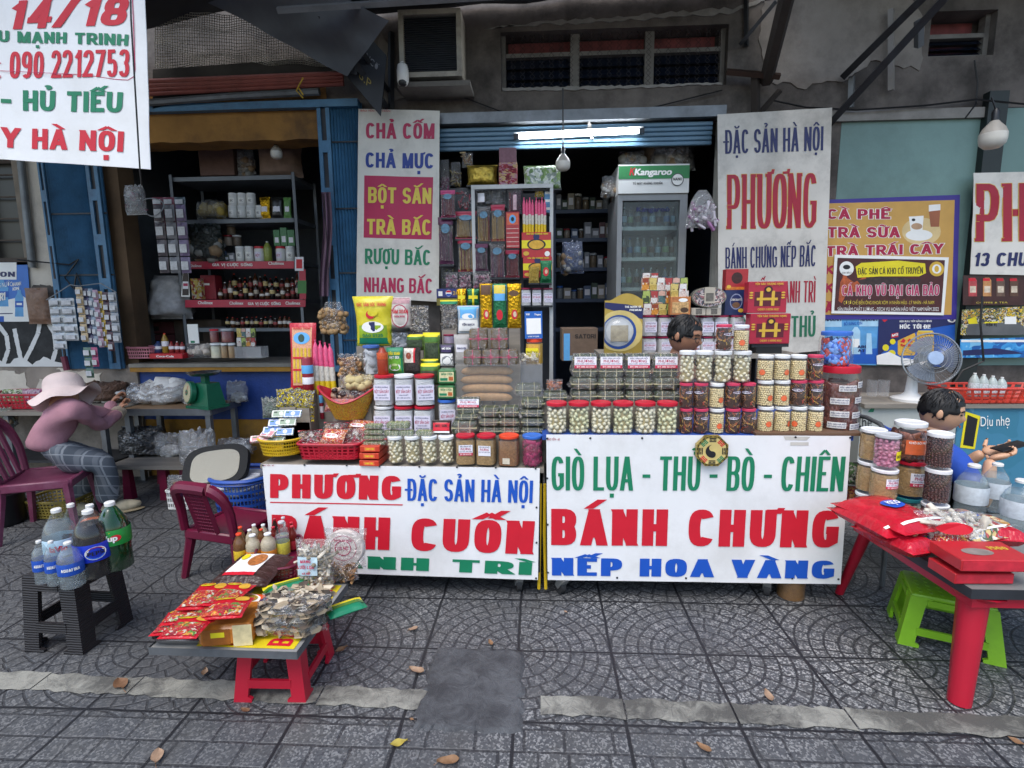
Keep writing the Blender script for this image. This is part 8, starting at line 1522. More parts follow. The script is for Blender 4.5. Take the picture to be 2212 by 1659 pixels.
low('dried_mushroom_bag','wide clear bag of grey dried mushrooms at the right of the low board','bag',533,690,1388,1300,filled(DMU,FILM3,1,.55,.6,3));low('dried_mushroom_bag','second clear bag of dried mushrooms lying on the wide one','bag',545,700,1345,1282,filled(DMU,FILM3,1,.5,.6,6),z=TZ + .09)
SHOOT = bits([mat('shoot_a','a39a88',.8,var=.25),mat('shoot_b','c4bcab',.8,var=.2),mat('shoot_c','857b68',.8,var=.2)],150,((-.38,.38),(-.16,.16),(.12,1.12)),.17,4,'stick')
low('bamboo_bag','upright clear bag of dried bamboo shoots with a pale blue word label','bag',632,716,1283,1166,filled(SHOOT,FILM3,1,1.4,.45,5,label=lambda mb,f: [mb.grid(lambda u,v: f(.1 + .56 * u,.34 + .36 * v,.03),4,4,mat('label_blue','b9d0dc',.5))] + [(letters(mb,s,(x0,z0),(x1,z0),(x0,z1),m_,.3,.04)) for s,x0,x1,z0,z1,m_ in (('MĂNG',-.26,.0,.84,.92,LABC),('LƯỠI LỢN',-.33,.08,.68,.77,LABC),('HÀ NỘI',-.22,-.02,.53,.58,LABC))]),rx=-.12)
g = low('rice_paper_pack','round stack of rice papers in film with a red ring stamp, before the sign','packet',690,786,1235,1140,filled(lambda mb: mb.lathe([(0,-.1),(.44,-.1),(.46,-.04),(.46,.06),(.44,.1),(0,.1)],mat('rice_paper','cfc4bd',.5,var=.1),30,M=Matrix.Translation((0,0,.5)) @ Matrix.Rotation(math.pi / 2,4,'X')),FILM,1,1,.4,8,wob=.05,label=lambda mb,f: [mb.raw([(q * math.cos(t),-.115,.52 + q * math.sin(t)) for t in [2 * math.pi * i / 30 for i in range(30)] for q in (r_,r_ + w_)],[(2 * i,2 * i + 1,(2 * i + 3) % 60,(2 * i + 2) % 60) for i in range(30)],PINKI) for r_,w_ in ((.3,.012),(.17,.02))] + [letters(mb,'BÁNH ĐA NEM',(-.2,.68),(.2,.68),(-.2,.74),PINKI,.12,.03),letters(mb,'HÀ NỘI',(-.12,.48),(.12,.48),(-.12,.56),PINKI,.12,.03)]),rx=-.15)
low('shred_bag','clear bag of brown shreds under the round rice papers','bag',690,770,1262,1215,filled(bits(NUT,90,((-.4,.4),(-.2,.2),(.05,.45)),.11,5),FILM,1,.5,.5,4))
for i,q in enumerate(((548,594,1243,1288),(682,732,1290,1334))): flat('snack_packet',('green and yellow packet end by the dark mushroom pack','green and yellow packet end at the right rim of the low board')[i],'packet',*q,TZ + .04,GREEN_,[(LYEL,0,.0,.35,1),(mat('tea_green',''),.35,0,.6,1)],rz=-.9,seed=i)
c = gz(570,1246,TZ);g = thing('maroon_basket','long maroon open-work basket of small sauce bottles on the low board','basket',(c.x + .02,c.y + .1,TZ + .003),R_(-70));link('basketwork',basket(MARP,.36,.2,.07,n=8,rings=3,flare=.9),g)
SAU = {k: bottle(mat('sauce_' + k,c_,.2,var=.2) if k != 'clear' else PET,LID[l_],3.3,label=mat('slabel_' + k,q,.4,var=.3),lz=(.08,.42),capr=.24,liquid=.6,fillm=None if k != 'clear' else WATER) for k,c_,l_,q in (('amber','6d4a2c','orange','d8b32c'),('milky','b0a48c','white','d8862c'),('dark','2b1a14','darkred','7a2f2c'),('clear','','grey','c9c04a'),('red','6a1f1a','red','b5303a'))}
for i,(x0,x1,yb,yt,k_) in enumerate(((501,526,1217,1154,'amber'),(527,556,1217,1157,'milky'),(559,590,1216,1154,'milky'),(592,620,1206,1128,'clear'),(509,527,1196,1139,'amber'),(529,547,1196,1145,'milky'),(555,571,1192,1144,'amber'),(539,556,1186,1134,'milky'),(559,576,1184,1134,'milky'),(604,620,1182,1118,'clear'),(622,638,1192,1137,'red'),(582,597,1186,1139,'red'),(622,636,1180,1129,'red'),(587,600,1178,1121,'dark'))): low('sauce_bottle',f'{dict(amber="yellow-capped amber", milky="white-capped milky", clear="clear tall", red="red-capped", dark="dark")[k_]} sauce bottle in the maroon basket, {("near", "near", "near", "near", "second", "second", "second", "far", "far", "far", "near right", "second", "far right", "far")[i]} row, {ORDW[i] if i else "first"} of the basket','bottle',x0,x1,yb,yt,SAU[k_],z=TZ + .008)
# left edge: side table with a basket, crate beneath
g = thing('side_table','grey side table along the cracked wall at the left edge, behind the seated person','table',(-4.3,4.2,0));mb = MB();mb.box(-5.2,-3.42,3.98,4.42,.66,.69,WOODT);wpart(g,'tabletop',mb);mb = MB()
for x in (-5.1,-4.3,-3.5):
    for y in (4.0,4.36): mb.box(x,x + .04,y,y + .04,0,.6595,STEEL)
wpart(g,'frame',mb);mb = MB();mb.box(-5.15,-3.45,4.05,4.4,.25,.27,DSTEEL);wpart(g,'lower_shelf',mb)
bask('red_basket','red open-work basket of green and violet packets at the left edge',-40,92,902,868,4.05,REDP,.28,z=.692,n=8,rings=4)
for i,(a_,b_,m) in enumerate(((2,55,printed('veg_pack',['4a7a3a','c9c9b8','8aa05a','3a4a2c'],8)),(48,90,printed('violet_pack',['8a2a6a','c9b5c0','b08a9a','9a8a90'],6,squash=(3,1,.5))))): put(pack(m,1,.9,.4,seed=i),'packet',('green leafy packet in the red basket at the left edge','violet-topped packet in the red basket at the left edge')[i],'packet',a_,b_,895,840,4.15,z=.72)
bagblob('goods_bag','greenish bag on the side table at the very left',-30,20,925,880,3.99,clear('green_milky',haze=.5,gloss=.2,hazec='8a9a7a',bump=1),3);bask('yellow_crate','dark yellow open-work basket on the paving behind the mauve chair',40,150,1125,1085,gz(95,1125).y,mat('dull_yellow','8a7a35',.6),.3,z=0,n=4)
mb = MB();mb.lathe([(.0,0),(.13,0),(.14,.02),(.14,.22),(.135,.225),(.13,.03),(0,.03)],mat('dark_pot','2a2b2e',.35,.6),24);o = tag(K('cooking_pot',mb),'dark metal pot standing on the paving at the left edge','pot');o.location = gz(5,1130)
# yellow rods, jar under the cart, leaves
mb = MB();YR_ = mat('yellow_rod','c9a81f',.5);
for x in (1167,1177): mb.tube([at(x,1045,2.6),at(x - 1,1150,2.6),at(x + (-3 if x < 1170 else 2),1272,2.6)],.008,YR_,5)
tag(K('yellow_rods',mb),'pair of thin yellow rods wedged between the two carts','rods')
onz('pickle_jar','brown glass jar standing on the paving under the taller cart','jar',1690,1752,1302,1240,0,jar(1.1,'grey',c_solid(mat('brown_liq','6b4a1f',.3,var=.3))))
LEAFM = [mat('dry_leaf_' + c_,c_,.7,var=.3,vs=30) for c_ in ('876546','9c8068','a8963f','75543a')]
for i,(x,y,L_,m) in enumerate(((262,1483,.115,3),(892,1363,.06,1),(1060,1392,.05,0),(900,1453,.085,1),(738,1407,.07,0),(862,1610,.075,2),(968,1650,.09,0),(340,1640,.09,1),(1520,1620,.065,0),(1660,1507,.075,1),(443,1456,.06,1),(530,1538,.05,3),(1222,1325,.03,1),(890,1558,.025,0),(2196,1607,.06,0),(497,1402,.04,1))):
    L_ *= .82;c = gz(x,y);mb = MB();s_ = rnd.uniform(.3,.7);mb.grid(lambda u,v: (L_ * (u - .5),L_ * .26 * math.sin(math.pi * u ** .8) * (2 * v - 1),.008 + L_ * (.18 * (2 * v - 1) ** 2 * s_ + .2 * (u - .4) ** 2 + .03 * math.sin(u * 9 + v * 4))),12,6,LEAFM[m]);mb.tube([(L_ * .48,0,.01),(L_ * .65,L_ * .05,.004)],L_ * .012,LEAFM[3],4)
    o = tag(K('dry_leaf',mb,None,80),('big brown curled leaf on the white line at the left','tan leaf on the paving under the lower cart','small leaf near the top edge of the cement patch','long tan leaf left of the cement patch','brown leaf right of the red stool','yellow leaf on the brick paving below the patch','torn brown leaf at the bottom below the yellow one','pale leaf at the bottom left of the paving','round brown leaf on the paving at the bottom right','pale leaf just above the white line at the right','small pale leaf left of the red stool','crumpled dark leaf just below the red stool','leaf scrap under the taller cart','tiny scrap below the cement patch','brown leaf at the right edge of the paving','small tan leaf beneath the low board')[i],'leaf','fallen dry leaves');o.location = c;o.rotation_euler = (0,0,rnd.uniform(0,6))
# ================================================================ right-hand table and drinks stall
RZ_ = .48;a_,b_ = gz(2100,1274,RZ_),gz(1830,1107,RZ_);U_ = Vector((.8,.0,0));tbl = slab('red_table','long table with red plastic legs and a grey edge at the right','table',[a_,a_ + U_,b_ + U_,b_],RZ_,.03,mat('table_grey','7a7c7a',.5),DSTEEL)
for p,q in ((a_,gz(2090,1534)),(b_,gz(1822,1290)),(a_ + U_,gz(2090,1534) + U_),(b_ + U_,gz(1822,1290) + U_)): mb = MB();t_ = Vector((p.x + (.08 if p in (a_,b_) else -.08),p.y + (.08 if p.y < 2.1 else -.06),RZ_ - .036));mb.tube([(q.x,q.y + .04,0),q.lerp(t_,.9) + Vector((0,.01,0)),t_],[.038,.05,.09] if p.y < 2.1 else [.02,.028,.06],REDS,12);wpart(tbl,'leg',mb,40)
mb = MB();ii = [p.lerp((a_ + b_ + U_) / 2,.06) for p in (a_,a_ + U_,b_ + U_,b_)]
for i in range(4): p,q = ii[i],ii[(i + 1) % 4];mb.raw([(p.x,p.y,RZ_ - .034),(q.x,q.y,RZ_ - .034),(q.x,q.y,RZ_ - .08),(p.x,p.y,RZ_ - .08)],[(0,1,2,3)],REDS)
wpart(tbl,'apron',mb)
def rt(name,lab,cat,x0,x1,yb,yt,proto,z=RZ_ + .002,**k): return onz(name,lab,cat,x0,x1,yb,yt,z,proto,**k)
JF = jar(1.45,'white',c_solid(FLOSS,.04,2,160,mat('floss_strand','')),lidh=.15,label=lab_phuong(.55,1.05,.3,.15));JF2 = jar(1.3,'red',c_solid(FLOSS,.04,4,160,mat('floss_strand','')),lidh=.14,label=lab_phuong(.4,.9,.4));JBN = jar(1.5,'white',c_balls(mat('dark_bean','4a211c',.35,var=.4),.06,1.3,2),lidh=.17,seg=20)
JPK = jar(1.45,'grey',c_balls(mat('pink_twist','b5728a',.4,var=.3),.1,1.2,3),lidh=.14,label=lab_card(-.05,.4,.35,.75,[('BÁO GIÁ',BLK,.46,.6,.8)],LYEL));JBF = jar(1.25,'white',c_wraps([mat('beef_a','4a2418',.4,var=.4),mat('beef_b','7a3f1f',.4,var=.3)],60,3,.2),lidh=.15,neck=.36,body=.5,shoulder=.2,label=lab_card(-.25,.45,.2,.7,[('KHÔ BÒ MIẾNG',WHT,.58,.66,.8)],mat('beef_label','d9683a',.45,var=.25)))
def rstack(x,L_):
    """jars standing on one another, lowest first"""
    Y = None
    for pr,x0,x1,yb,yt,lab in L_:
        if Y is None: Y = gz((x0 + x1) / 2,yb,RZ_).y
        put(pr,'snack_jar',lab,'jar',x0,x1,yb,yt,Y)
rstack(0,((J_eggw[0],1859,1910,1126,1066,'eggplant jar at the back corner of the red-legged table'),(JF,1865,1919,1065,998,'floss jar on the eggplant jar, back corner stack'),(JF,1872,1926,997,928,'topmost floss jar of the back corner stack')));rstack(0,((JF,1893,1948,1143,1082,'floss jar at the foot of the pink jar stack'),(JF,1895,1951,1081,1014,'floss jar under the pink jar'),(JPK,1902,1956,1013,939,'grey-lidded jar of pink twists with a yellow tag')))
rstack(0,((jar(.9,'teal',c_balls(EGGP,.1,1,9),lidh=.16),1947,2010,1122,1075,'teal-lidded jar half hidden behind the red packets'),(JF2,1950,2018,1076,995,'red-lidded floss jar with a banded label on the table'),(JBF,1947,2027,996,913,'wide white-lidded jar of brown dried beef, orange label')));rstack(0,((JBN,2006,2062,1150,1091,'lowest jar of dark red beans, mostly hidden'),(JBN,2012,2065,1090,1014,'jar of dark red beans, middle of its stack'),(JBN,2017,2070,1013,936,'jar of dark red beans, topmost of its stack')))
WBT = bottle(PET,WHITEP,2.1,fillm=WATER,label=mat('water_label_white','c5cdd3',.4,var=.2),lz=(.3,.62),capr=.2)
for i,(x0,x1,yb,yt) in enumerate(((2084,2146,1128,1006),(2138,2190,1112,1003),(2190,2260,1160,1040))): rt('water_bottle',f'big clear water bottle with a white label on the red-legged table, {ordi(i, 3)}','bottle',x0,x1,yb,yt,WBT)
k = 0
for x0,x1,ya,yb,z,m,rz in ((1935,2030,1130,1200,.5,printed('purple_print',['3a2a7a','5a2a6a','2a4a9a','6fae3a','3a2a7a'],9),.15),(1905,2030,1112,1180,.53,mat('gloss_red','b81a2c',.2,var=.25,bump=1,bs=6),.2),(1935,2090,1098,1170,.555,mat('gloss_red',''),.3),(2090,2230,1130,1185,.53,printed('cracker_print',['c9b27a','d8d2c4','a33a3a','8a93a0','4a5a3a'],8),.3)): flat('candy_bag',('purple and green candy bag, lowest of the pile on the red-legged table','glossy red candy bag at the table edge','glossy red candy bag on top of the pile','pale printed cracker bag beside the water bottles')[k],'candy bag',x0,x1,ya,yb,z,m,[(WHT,.1,.1,.9,.14),(BLUE_,.3,.4,.7,.6,1)],[('KẸO',WHT,.38,.62,.46,.54)],rz,seed=k,th=.085);k += 1
for i,q in enumerate(((1960,2050,1150,1215),(2030,2120,1140,1200),(2140,2225,1140,1190))): flat('candy_bag',('red candy bag spilling towards the table front','red and gold candy bag under the white rolls','red candy bag behind the flat gift boxes')[i],'candy bag',*q,.5 + .012 * i,(mat('gloss_red',''),RPR(21),mat('gloss_red',''))[i],[(WHT,.05,.86,.95,.92),(printed('nut_pic',['b58a4a','8a3a2a','d8c9a0','c92a35'],7,bump=0),.2,.2,.8,.7,1)],[],.3 - .2 * i,seed=i + 5,th=.08)
rt('roll_bag','clear bag of white rolls with a red oval, on the candy bags','bag',2000,2150,1172,1105,filled(bits([mat('white_roll','cfc8b8',.5)],26,((-.4,.4),(-.2,.2),(.05,.3)),.18,2,'stick'),FILM,1,.4,.6,4,label=lambda mb,f: mb.face([f(.4 + .25 * math.cos(t),.6 + .25 * math.sin(t),.05) for t in [2 * math.pi * i / 18 for i in range(18)]],RED_)),z=.56)
RBX = boxpack(mat('gift_red',''),1,.62,.2,[(mat('red_edge','c22a3a',.4),-.48,.02,.48,.18)]);mb = MB();disc(mb,0,0,.16,0,mat('window_grey','8a7f78',.4,var=.3));mb.v = [(x * 1.3 - .1,z * .7 - .05,.205) for x,y,z in mb.v];RBX['parts'].append(('window',mb.mesh('window',0)));mb = MB();letters(mb,'1900',(.12,.02),(.4,.02),(.12,.12),GOLD,0,.05);mb.v = [(x,z,.206) for x,y,z in mb.v];RBX['parts'].append(('print',mb.mesh('print',0)))
rt('gift_box','lower flat red gift box at the near corner of the right table','gift box',2058,2190,1262,1222,RBX,rz=.0,z=RZ_ + .003);rt('gift_box','upper flat red gift box with an oval window','gift box',2075,2240,1236,1190,RBX,z=RZ_ + .062,rz=.02)
for i in range(2): onz('snack_packet',('red and orange snack packet on the table edge behind the white sign','dark snack packet above the orange one behind the white sign')[i],'packet',1832,1868,1100 - 50 * i,1050 - 52 * i,RZ_ + .002 + .13 * i,pack(printed('edge_pack' + str(i),(['a3243a','c98a4a','7a1a2c'],['24201f','3a5a2c','8a8a80'])[i],6),1,1.3,.5,seed=i))
A_ = gz(1926,1378);stool('plastic_stool','lime green plastic stool under the red-legged table',gz(2045,1392) + Vector((.02,.06,0)),.37,.3,.235,R_(-24),mat('lime_plastic','7fb522',.4,var=.15,dirt='5a7a2a',dirtamt=.3),rail=.3,top=.8,dots=True)
# drinks counter, fan, tray, bottles
YK = 3.85;zk = at(2000,873,YK).z;xk = at(1868,873,YK).x;g = thing('drinks_counter','drinks counter with a cream leaf panel and a blue panel, under the fan','counter',(xk + 1,YK,0));mb = MB();mb.box(xk,xk + 2.2,YK,YK + .5,zk - .03,zk,WOODT);wpart(g,'top',mb);mb = MB();xm = at(2080,940,YK).x;mb.box(xk,xm - .03,YK + .03,YK + .48,0,zk - .031,mat('cream_panel','aeb2ac',.5,var=.1));wpart(g,'panel',mb);mb = MB();mb.box(xm - .029,xk + 2.2,YK + .02,YK + .48,0,zk - .031,printed('blue_panel',['3f7c98','34708c','5a90a5','3f7c98','38768f'],4,bump=0,rough=.4));wpart(g,'panel',mb)
pl = Plane((0,YK,0),(1,0));U2 = lambda x,y: (pl.uv(x,y)[0] - g.location.x,pl.uv(x,y)[1]);mb = MB();letters(mb,'Chè',U2(1850,926),U2(1888,924),U2(1850,900),BLK,-.025,.0);letters(mb,'Dịu nhẹ',U2(2122,922),U2(2185,920),U2(2122,900),WHT,-.015,0);mb.face([(*U2(x,y),) [0:1] + (.028,) + U2(x,y)[1:] for x,y in ((1880,892),(1888,882),(1896,880),(1892,892))][::-1],GREEN_);mb.face([U2(x,y)[0:1] + (.017,) + U2(x,y)[1:] for x,y in ((2078,968),(2110,972),(2122,900),(2090,890))],LYEL);mb.face([U2(x,y)[0:1] + (.015,) + U2(x,y)[1:] for x,y in ((2084,962),(2106,966),(2116,906),(2094,897))],BLK);K('lettering',mb,g,0)
c = at(1966,866,YK + .15);g = thing('desk_fan','white desk fan with a round wire cage on the drinks counter','fan',(c.x,c.y,zk));mb = MB();mb.lathe([(0,0),(.125,0),(.125,.018),(.06,.04),(.04,.06),(.028,.2),(.03,.26)],WHITEP,24);K('base',mb,g)
hc = at(2012,775,YK + .05) - g.location;M = Matrix.Translation(hc) @ Matrix.Rotation(R_(-12),4,'Z') @ Matrix.Rotation(R_(80),4,'X');Rf = .18;mb = MB();WIRE2 = mat('cage_wire','8d9296',.4,.4)
ring = lambda q,z: [M @ Vector((q * math.cos(t),q * math.sin(t),z)) for t in [2 * math.pi * i / 32 for i in range(33)]]
for q,z,w_ in ((Rf,0,.006),(Rf * .98,-.02,.003),(Rf * .55,.05,.002),(Rf * .4,.055,.002),(Rf * .6,-.05,.002)): mb.tube(ring(q,z),w_,WIRE2,5,False)
for i in range(60):
    t = 2 * math.pi * i / 60;e = lambda q,z,s=0: M @ Vector((q * math.cos(t + s),q * math.sin(t + s),z));mb.tube([e(.05,.058),e(Rf * .6,.045,.12),e(Rf * .93,.02,.2),e(Rf,0,.22)],.0012,WIRE2,3,False)
    if i % 2: mb.tube([e(.05,-.06),e(Rf * .7,-.045),e(Rf,-.005)],.0012,WIRE2,3,False)
K('cage',mb,g);mb = MB();mb.lathe([(0,.066),(.045,.065),(.05,.058),(.05,.05)],mat('fan_badge','9db2d0',.4),24,M=M);mb.lathe([(.055,-.05),(.06,-.07),(.05,-.15),(.0,-.16)],WHITEP,20,M=M);mb.tube([(0,0,.25),(hc.x * .6,hc.y,hc.z * .8),M @ Vector((0,0,-.1))],[.03,.03,.04],WHITEP,10);K('motor',mb,g)
mb = MB();FB = clear('blade_plastic',tint='8a93a0',haze=.5,gloss=.2,hazec='8a93a0')
for i in range(3): mb.grid(lambda u,v: M @ Vector(((.03 + .13 * u) * math.cos(i * 2.094 + (v - .5) * 1.3),(.03 + .13 * u) * math.sin(i * 2.094 + (v - .5) * 1.3),.03 * (v - .5))),5,5,FB)
K('blades',mb,g)
g,w_,h_ = bask('orange_basket','wide orange-red open-work basket on the drinks counter',2050,2290,872,838,YK - .02,mat('orange_red_plastic','c9412f',.4),.3,z=zk + .001,n=9,rings=3)
DB = bottle(mat('milk_tea_bottle','a9b4b0',.3,var=.2),WHITEP,2.9,label=mat('tea_bottle_label','c5cfd0',.4,var=.5,vs=8),lz=(.15,.6))
for i in range(4): put(DB,'drink_bottle',f'milky drink bottle standing in the orange-red basket, {ordi(i, 4)}','bottle',2098 + 20 * i,2118 + 20 * i,858,806 + 3 * i,YK + .1)
for i in range(2): put(dict(parts=[('glass_body',(lambda mb: (mb.lathe([(.4,.02),(.46,.03),(.5,1.2),(.47,1.2),(.43,.08),(0,.07)],PANEG,20),mb.mesh('glass_body'))[1])(MB()))],w=1,d=1,h=1.2),'drinking_glass',f'clear drinking glass on the drinks counter, {ordi(i, 2)}','glass',1878 + 25 * i,1901 + 25 * i,858,822,YK + .12)
c = at(2160,800,F - .2);cable('black cable and power strip before the cabinet posters',[(2122,640,F - .12),(2118,700,F - .14),(2125,780,F - .15),(2080,800,F - .15),(2060,830,F - .2)],.008)
# ================================================================ people
V = Vector;SKIN = mat('skin','a9785c',.5,var=.12,vs=5);SKIN2 = mat('skin_tan','c99c7c',.5,var=.1,vs=5);HAIR = mat('black_hair','0c0b0c',.55,var=.4,vs=20,stretch=(3,3,.4));
def grow(V_,E_,m,sub=2,extra=None):
    me = bpy.data.meshes.new('b');me.from_pydata([v[:3] for v in V_],E_,[]);o = bpy.data.objects.new('b',me);COL.objects.link(o);o.modifiers.new('s','SKIN');sd = o.modifiers.new('u','SUBSURF');sd.levels = sub;sd.render_levels = sub
    for i,v in enumerate(V_): r_ = v[3];me.skin_vertices[0].data[i].radius = r_ if isinstance(r_,tuple) else (r_,r_)
    me.skin_vertices[0].data[0].use_root = True;e = o.evaluated_get(bpy.context.evaluated_depsgraph_get());q = e.to_mesh();mb = MB();mb.raw([v.co.copy() for v in q.vertices],[tuple(p.vertices) for p in q.polygons],m);e.to_mesh_clear();bpy.data.objects.remove(o);return mb
chain = lambda n,s=0: [(s + i,s + i + 1) for i in range(n - 1)]
def hand(mb,w,d,n,m,curl=.9):
    d = d.normalized();s = d.cross(n).normalized();n = s.cross(d).normalized();mb.ball(w + d * .045,(.04,.017,.05),m,2,Matrix((s,n,d)).transposed().to_4x4())
    for k in range(5):
        L_ = (.05,.068,.075,.07,.055)[k];b_ = w + s * ((-.038,-.028,-.009,.01,.028)[k]) + d * (.025 if k == 0 else .08);P = [b_];a = .2;dd = (d * .6 - s * .8).normalized() if k == 0 else d
        for j in range(3): q = dd * math.cos(a) + n * math.sin(a);P.append(P[-1] + q * L_ * (.45,.32,.25)[j]);a += curl * (.5 if k == 0 else 1)
        mb.tube(P,[.0095,.009,.008,.006],m,7)
def head(g,c,yaw,pitch,s,skin,body,female,glasses=False):
    """head facing local -y, then yawed and nodded; s = height of the head"""
    M = Matrix.Translation(c) @ Matrix.Rotation(yaw,4,'Z') @ Matrix.Rotation(pitch,4,'X');h = s / 2
    def f(u,v):
        a = 2 * math.pi * u;t = math.pi * v;z = -math.cos(t);r = math.sin(t) ** .85;x,y = math.sin(a),-math.cos(a);fr_ = max(0,-y)
        wx = .72 * (1 - .2 * max(0,-z) ** 1.5);ry = (.86 if y > 0 else .84);q = Vector((x * r * wx,y * r * ry - .05 * max(0,-z) * fr_,z))
        if fr_ > .5: q.y -= .2 * math.exp(-(x / .14) ** 2) * max(0,1 - abs((z + .22) / .26)) + .07 * math.exp(-(x / .24) ** 2) * math.exp(-((z + .55) / .1) ** 2) - .07 * math.exp(-((abs(x) - .33) / .16) ** 2) * math.exp(-((z - .03) / .1) ** 2) + .04 * math.exp(-((z - .2) / .1) ** 2) + .07 * math.exp(-(x / .3) ** 2) * math.exp(-((z + .85) / .12) ** 2)
        return M @ (q * h)
    body.grid(f,40,32,skin,cu=True)
    for sx in (-1,1): body.ball(M @ (Vector((sx * .74,.08,-.1)) * h),(h * .07,h * .15,h * .24),skin,2,M.to_3x3().to_4x4())
    mb = MB()
    for sx in (-1,1): mb.ball(M @ (Vector((sx * .3,-.735,.0)) * h),(h * .12,h * .06,h * .035),BLACK,2,M.to_3x3().to_4x4());mb.tube([M @ (Vector((sx * x,y,z)) * h) for x,y,z in ((.14,-.84,.16),(.3,-.8,.21),(.46,-.7,.16))],h * .028,HAIR,5)
    wpart(g,'eyes',mb,60);mb = MB();mb.tube([M @ (Vector((x,-.86 + .5 * x * x,-.56 - .1 * abs(x))) * h) for x in (-.22,-.1,0,.1,.22)],h * .035,mat('lip','8a4a42',.45),6);wpart(g,'mouth',mb,60)
    mb = MB();mb.ball((0,0,0),(1,1,1),HAIR,4)
    out = []
    for x,y,z in mb.v:
        v = Vector((x,y,z));n_ = noise.noise(v * 5) * .06 + noise.noise(Vector((x * 16,y * 16,z * 4))) * .05;lim = .34 + n_ * 3 - .1 * math.cos(x * 9) if y < -.25 else (-.45 if female else -.35) + n_ * 3
        if y < -.25 and abs(x) > .62: lim = -.1
        zz = z if z > lim else lim + (z - lim) * .08;k = 1 + n_ if z > lim else .8;out.append(tuple(M @ (Vector((x * .78 * k,y * .92 * k + .03,zz * 1.0 * (1 + n_ * .6) + .02)) * h)))
    mb.v = out
    for i in range(300):
        a,t = rnd.uniform(0,6.283),rnd.uniform(.15,1.05);P = [];da = rnd.uniform(-.35,.35)
        for k in range(5):
            tt = t + k * .13;aa = a + da * k * .25;d = V((math.sin(aa) * math.sin(tt),-math.cos(aa) * math.sin(tt),math.cos(tt)));P.append(M @ (V((d.x * .8,d.y * .94 + .03,d.z * 1.02 + .02)) * h * (1.01 + .02 * (k == 2) + rnd.uniform(-.01,.015))))
        if not (P[-1] - M @ V((0,0,0))).dot(M.to_3x3() @ V((0,-1,0))) > h * .55 or t < .5: mb.tube(P,[h * .02,h * .025,h * .022,h * .015,h * .004],HAIR,4)
    wpart(g,'hair',mb,60)
    if glasses:
        mb = MB()
        for sx in (-1,1): mb.tube([M @ (Vector((sx * .31 + .22 * math.cos(t),-.9 + .05 * abs(math.cos(t)),-.08 + .14 * math.sin(t))) * h) for t in [2 * math.pi * i / 16 for i in range(17)]],h * .016,BLACK,4);mb.tube([M @ (Vector(p) * h) for p in ((sx * .53,-.84,-.03),(sx * .72,-.3,.0),(sx * .78,.08,.02))],h * .016,BLACK,4)
        mb.tube([M @ (Vector((x,-.93,-.05)) * h) for x in (-.09,.09)],h * .016,BLACK,4);wpart(g,'glasses',mb,60)
# seated woman in pink
V = Vector;g = thing('person','person seated in a pale pink sun hat, dusty pink top and grey checked trousers','person',(-3.4,3.35,0));wp = lambda n,mb,s=70: wpart(g,n,mb,s)
hip,nk = at(92,984,3.36),at(140,866,3.46);sN,sF = at(158,884,3.34),at(165,880,3.6);eN,eF = at(221,920,3.66),at(235,900,3.85);wN,wF = at(257,890,3.92),at(240,872,4.05);kN,kF = at(228,998,3.55),at(226,992,3.75);aN,aF = at(234,1086,3.6),at(150,1085,3.62)
bd = grow([(*hip,.06),(*hip.lerp(nk,.5),.08),(*nk,.05),(*at(140,845,3.48),.085),(*sN,.04),(*eN,.035),(*wN,.025),(*sF,.04),(*eF,.035),(*wF,.025),(*kN,.05),(*aN,.035),(*kF,.05),(*aF,.035)],[(0,1),(1,2),(2,3),(2,4),(4,5),(5,6),(2,7),(7,8),(8,9),(0,10),(10,11),(0,12),(12,13)],SKIN);hand(bd,wN,at(268,862,4.0) - wN,V((.6,.3,-.7)),SKIN,1.1);hand(bd,wF,at(252,858,4.1) - wF,V((.3,-.3,-.8)),SKIN,1.0);wp('body',bd)
PINK = mat('dusty_pink_knit','b5838f',.9,var=.12,vs=8,bump=.5,bs=260);sw = grow([(*(hip + V((-.0,.02,.02))),.135),(*(hip.lerp(nk,.35) + V((-.02,0,.0))),.112),(*(hip.lerp(nk,.75) + V((-.03,0,0))),(.1,.14)),(*(nk + V((0,0,-.03))),.07),(*sN,.075),(*sN.lerp(eN,.5),.052),(*eN,.047),(*wN.lerp(eN,.08),.045),(*sF,.07),(*eF,.05),(*wF,.045)],[(0,1),(1,2),(2,3),(2,4),(4,5),(5,6),(6,7),(2,8),(8,9),(9,10)],PINK)
sw.v = [tuple(V(p) + V((1,.3,.6)) * .02 * noise.noise(V(p) * 9 + V((p[2] * 12,0,0)))) for p in sw.v];wp('sweater',sw);mb = MB();mb.tube([wN.lerp(eN,.2),wN,wN + (wN - eN) * .06],[.05,.052,.048],mat('beige_cuff','b5a592',.9,var=.2,bump=.5),12);wp('glove_cuff',mb)
CHK = mat('grey_check','5d646d',.9,var=.1);t = CHK.node_tree;b_ = t.nodes['Principled BSDF'];tc = t.nodes['Texture Coordinate'];sp = nd(t,'ShaderNodeSeparateXYZ',{0: tc.outputs['Object']});E.t = t
ck = mx(mx(F1('FRACT',E(sp.outputs[0]) * 14) < .12,F1('FRACT',E(sp.outputs[2]) * 14 + E(sp.outputs[1]) * 5) < .12),(F1('FRACT',E(sp.outputs[0]) * 14 + .4) < .3) * .35);t.links.new(mixc(t,ck.k,'565d66','8b9096'),b_.inputs['Base Color'])
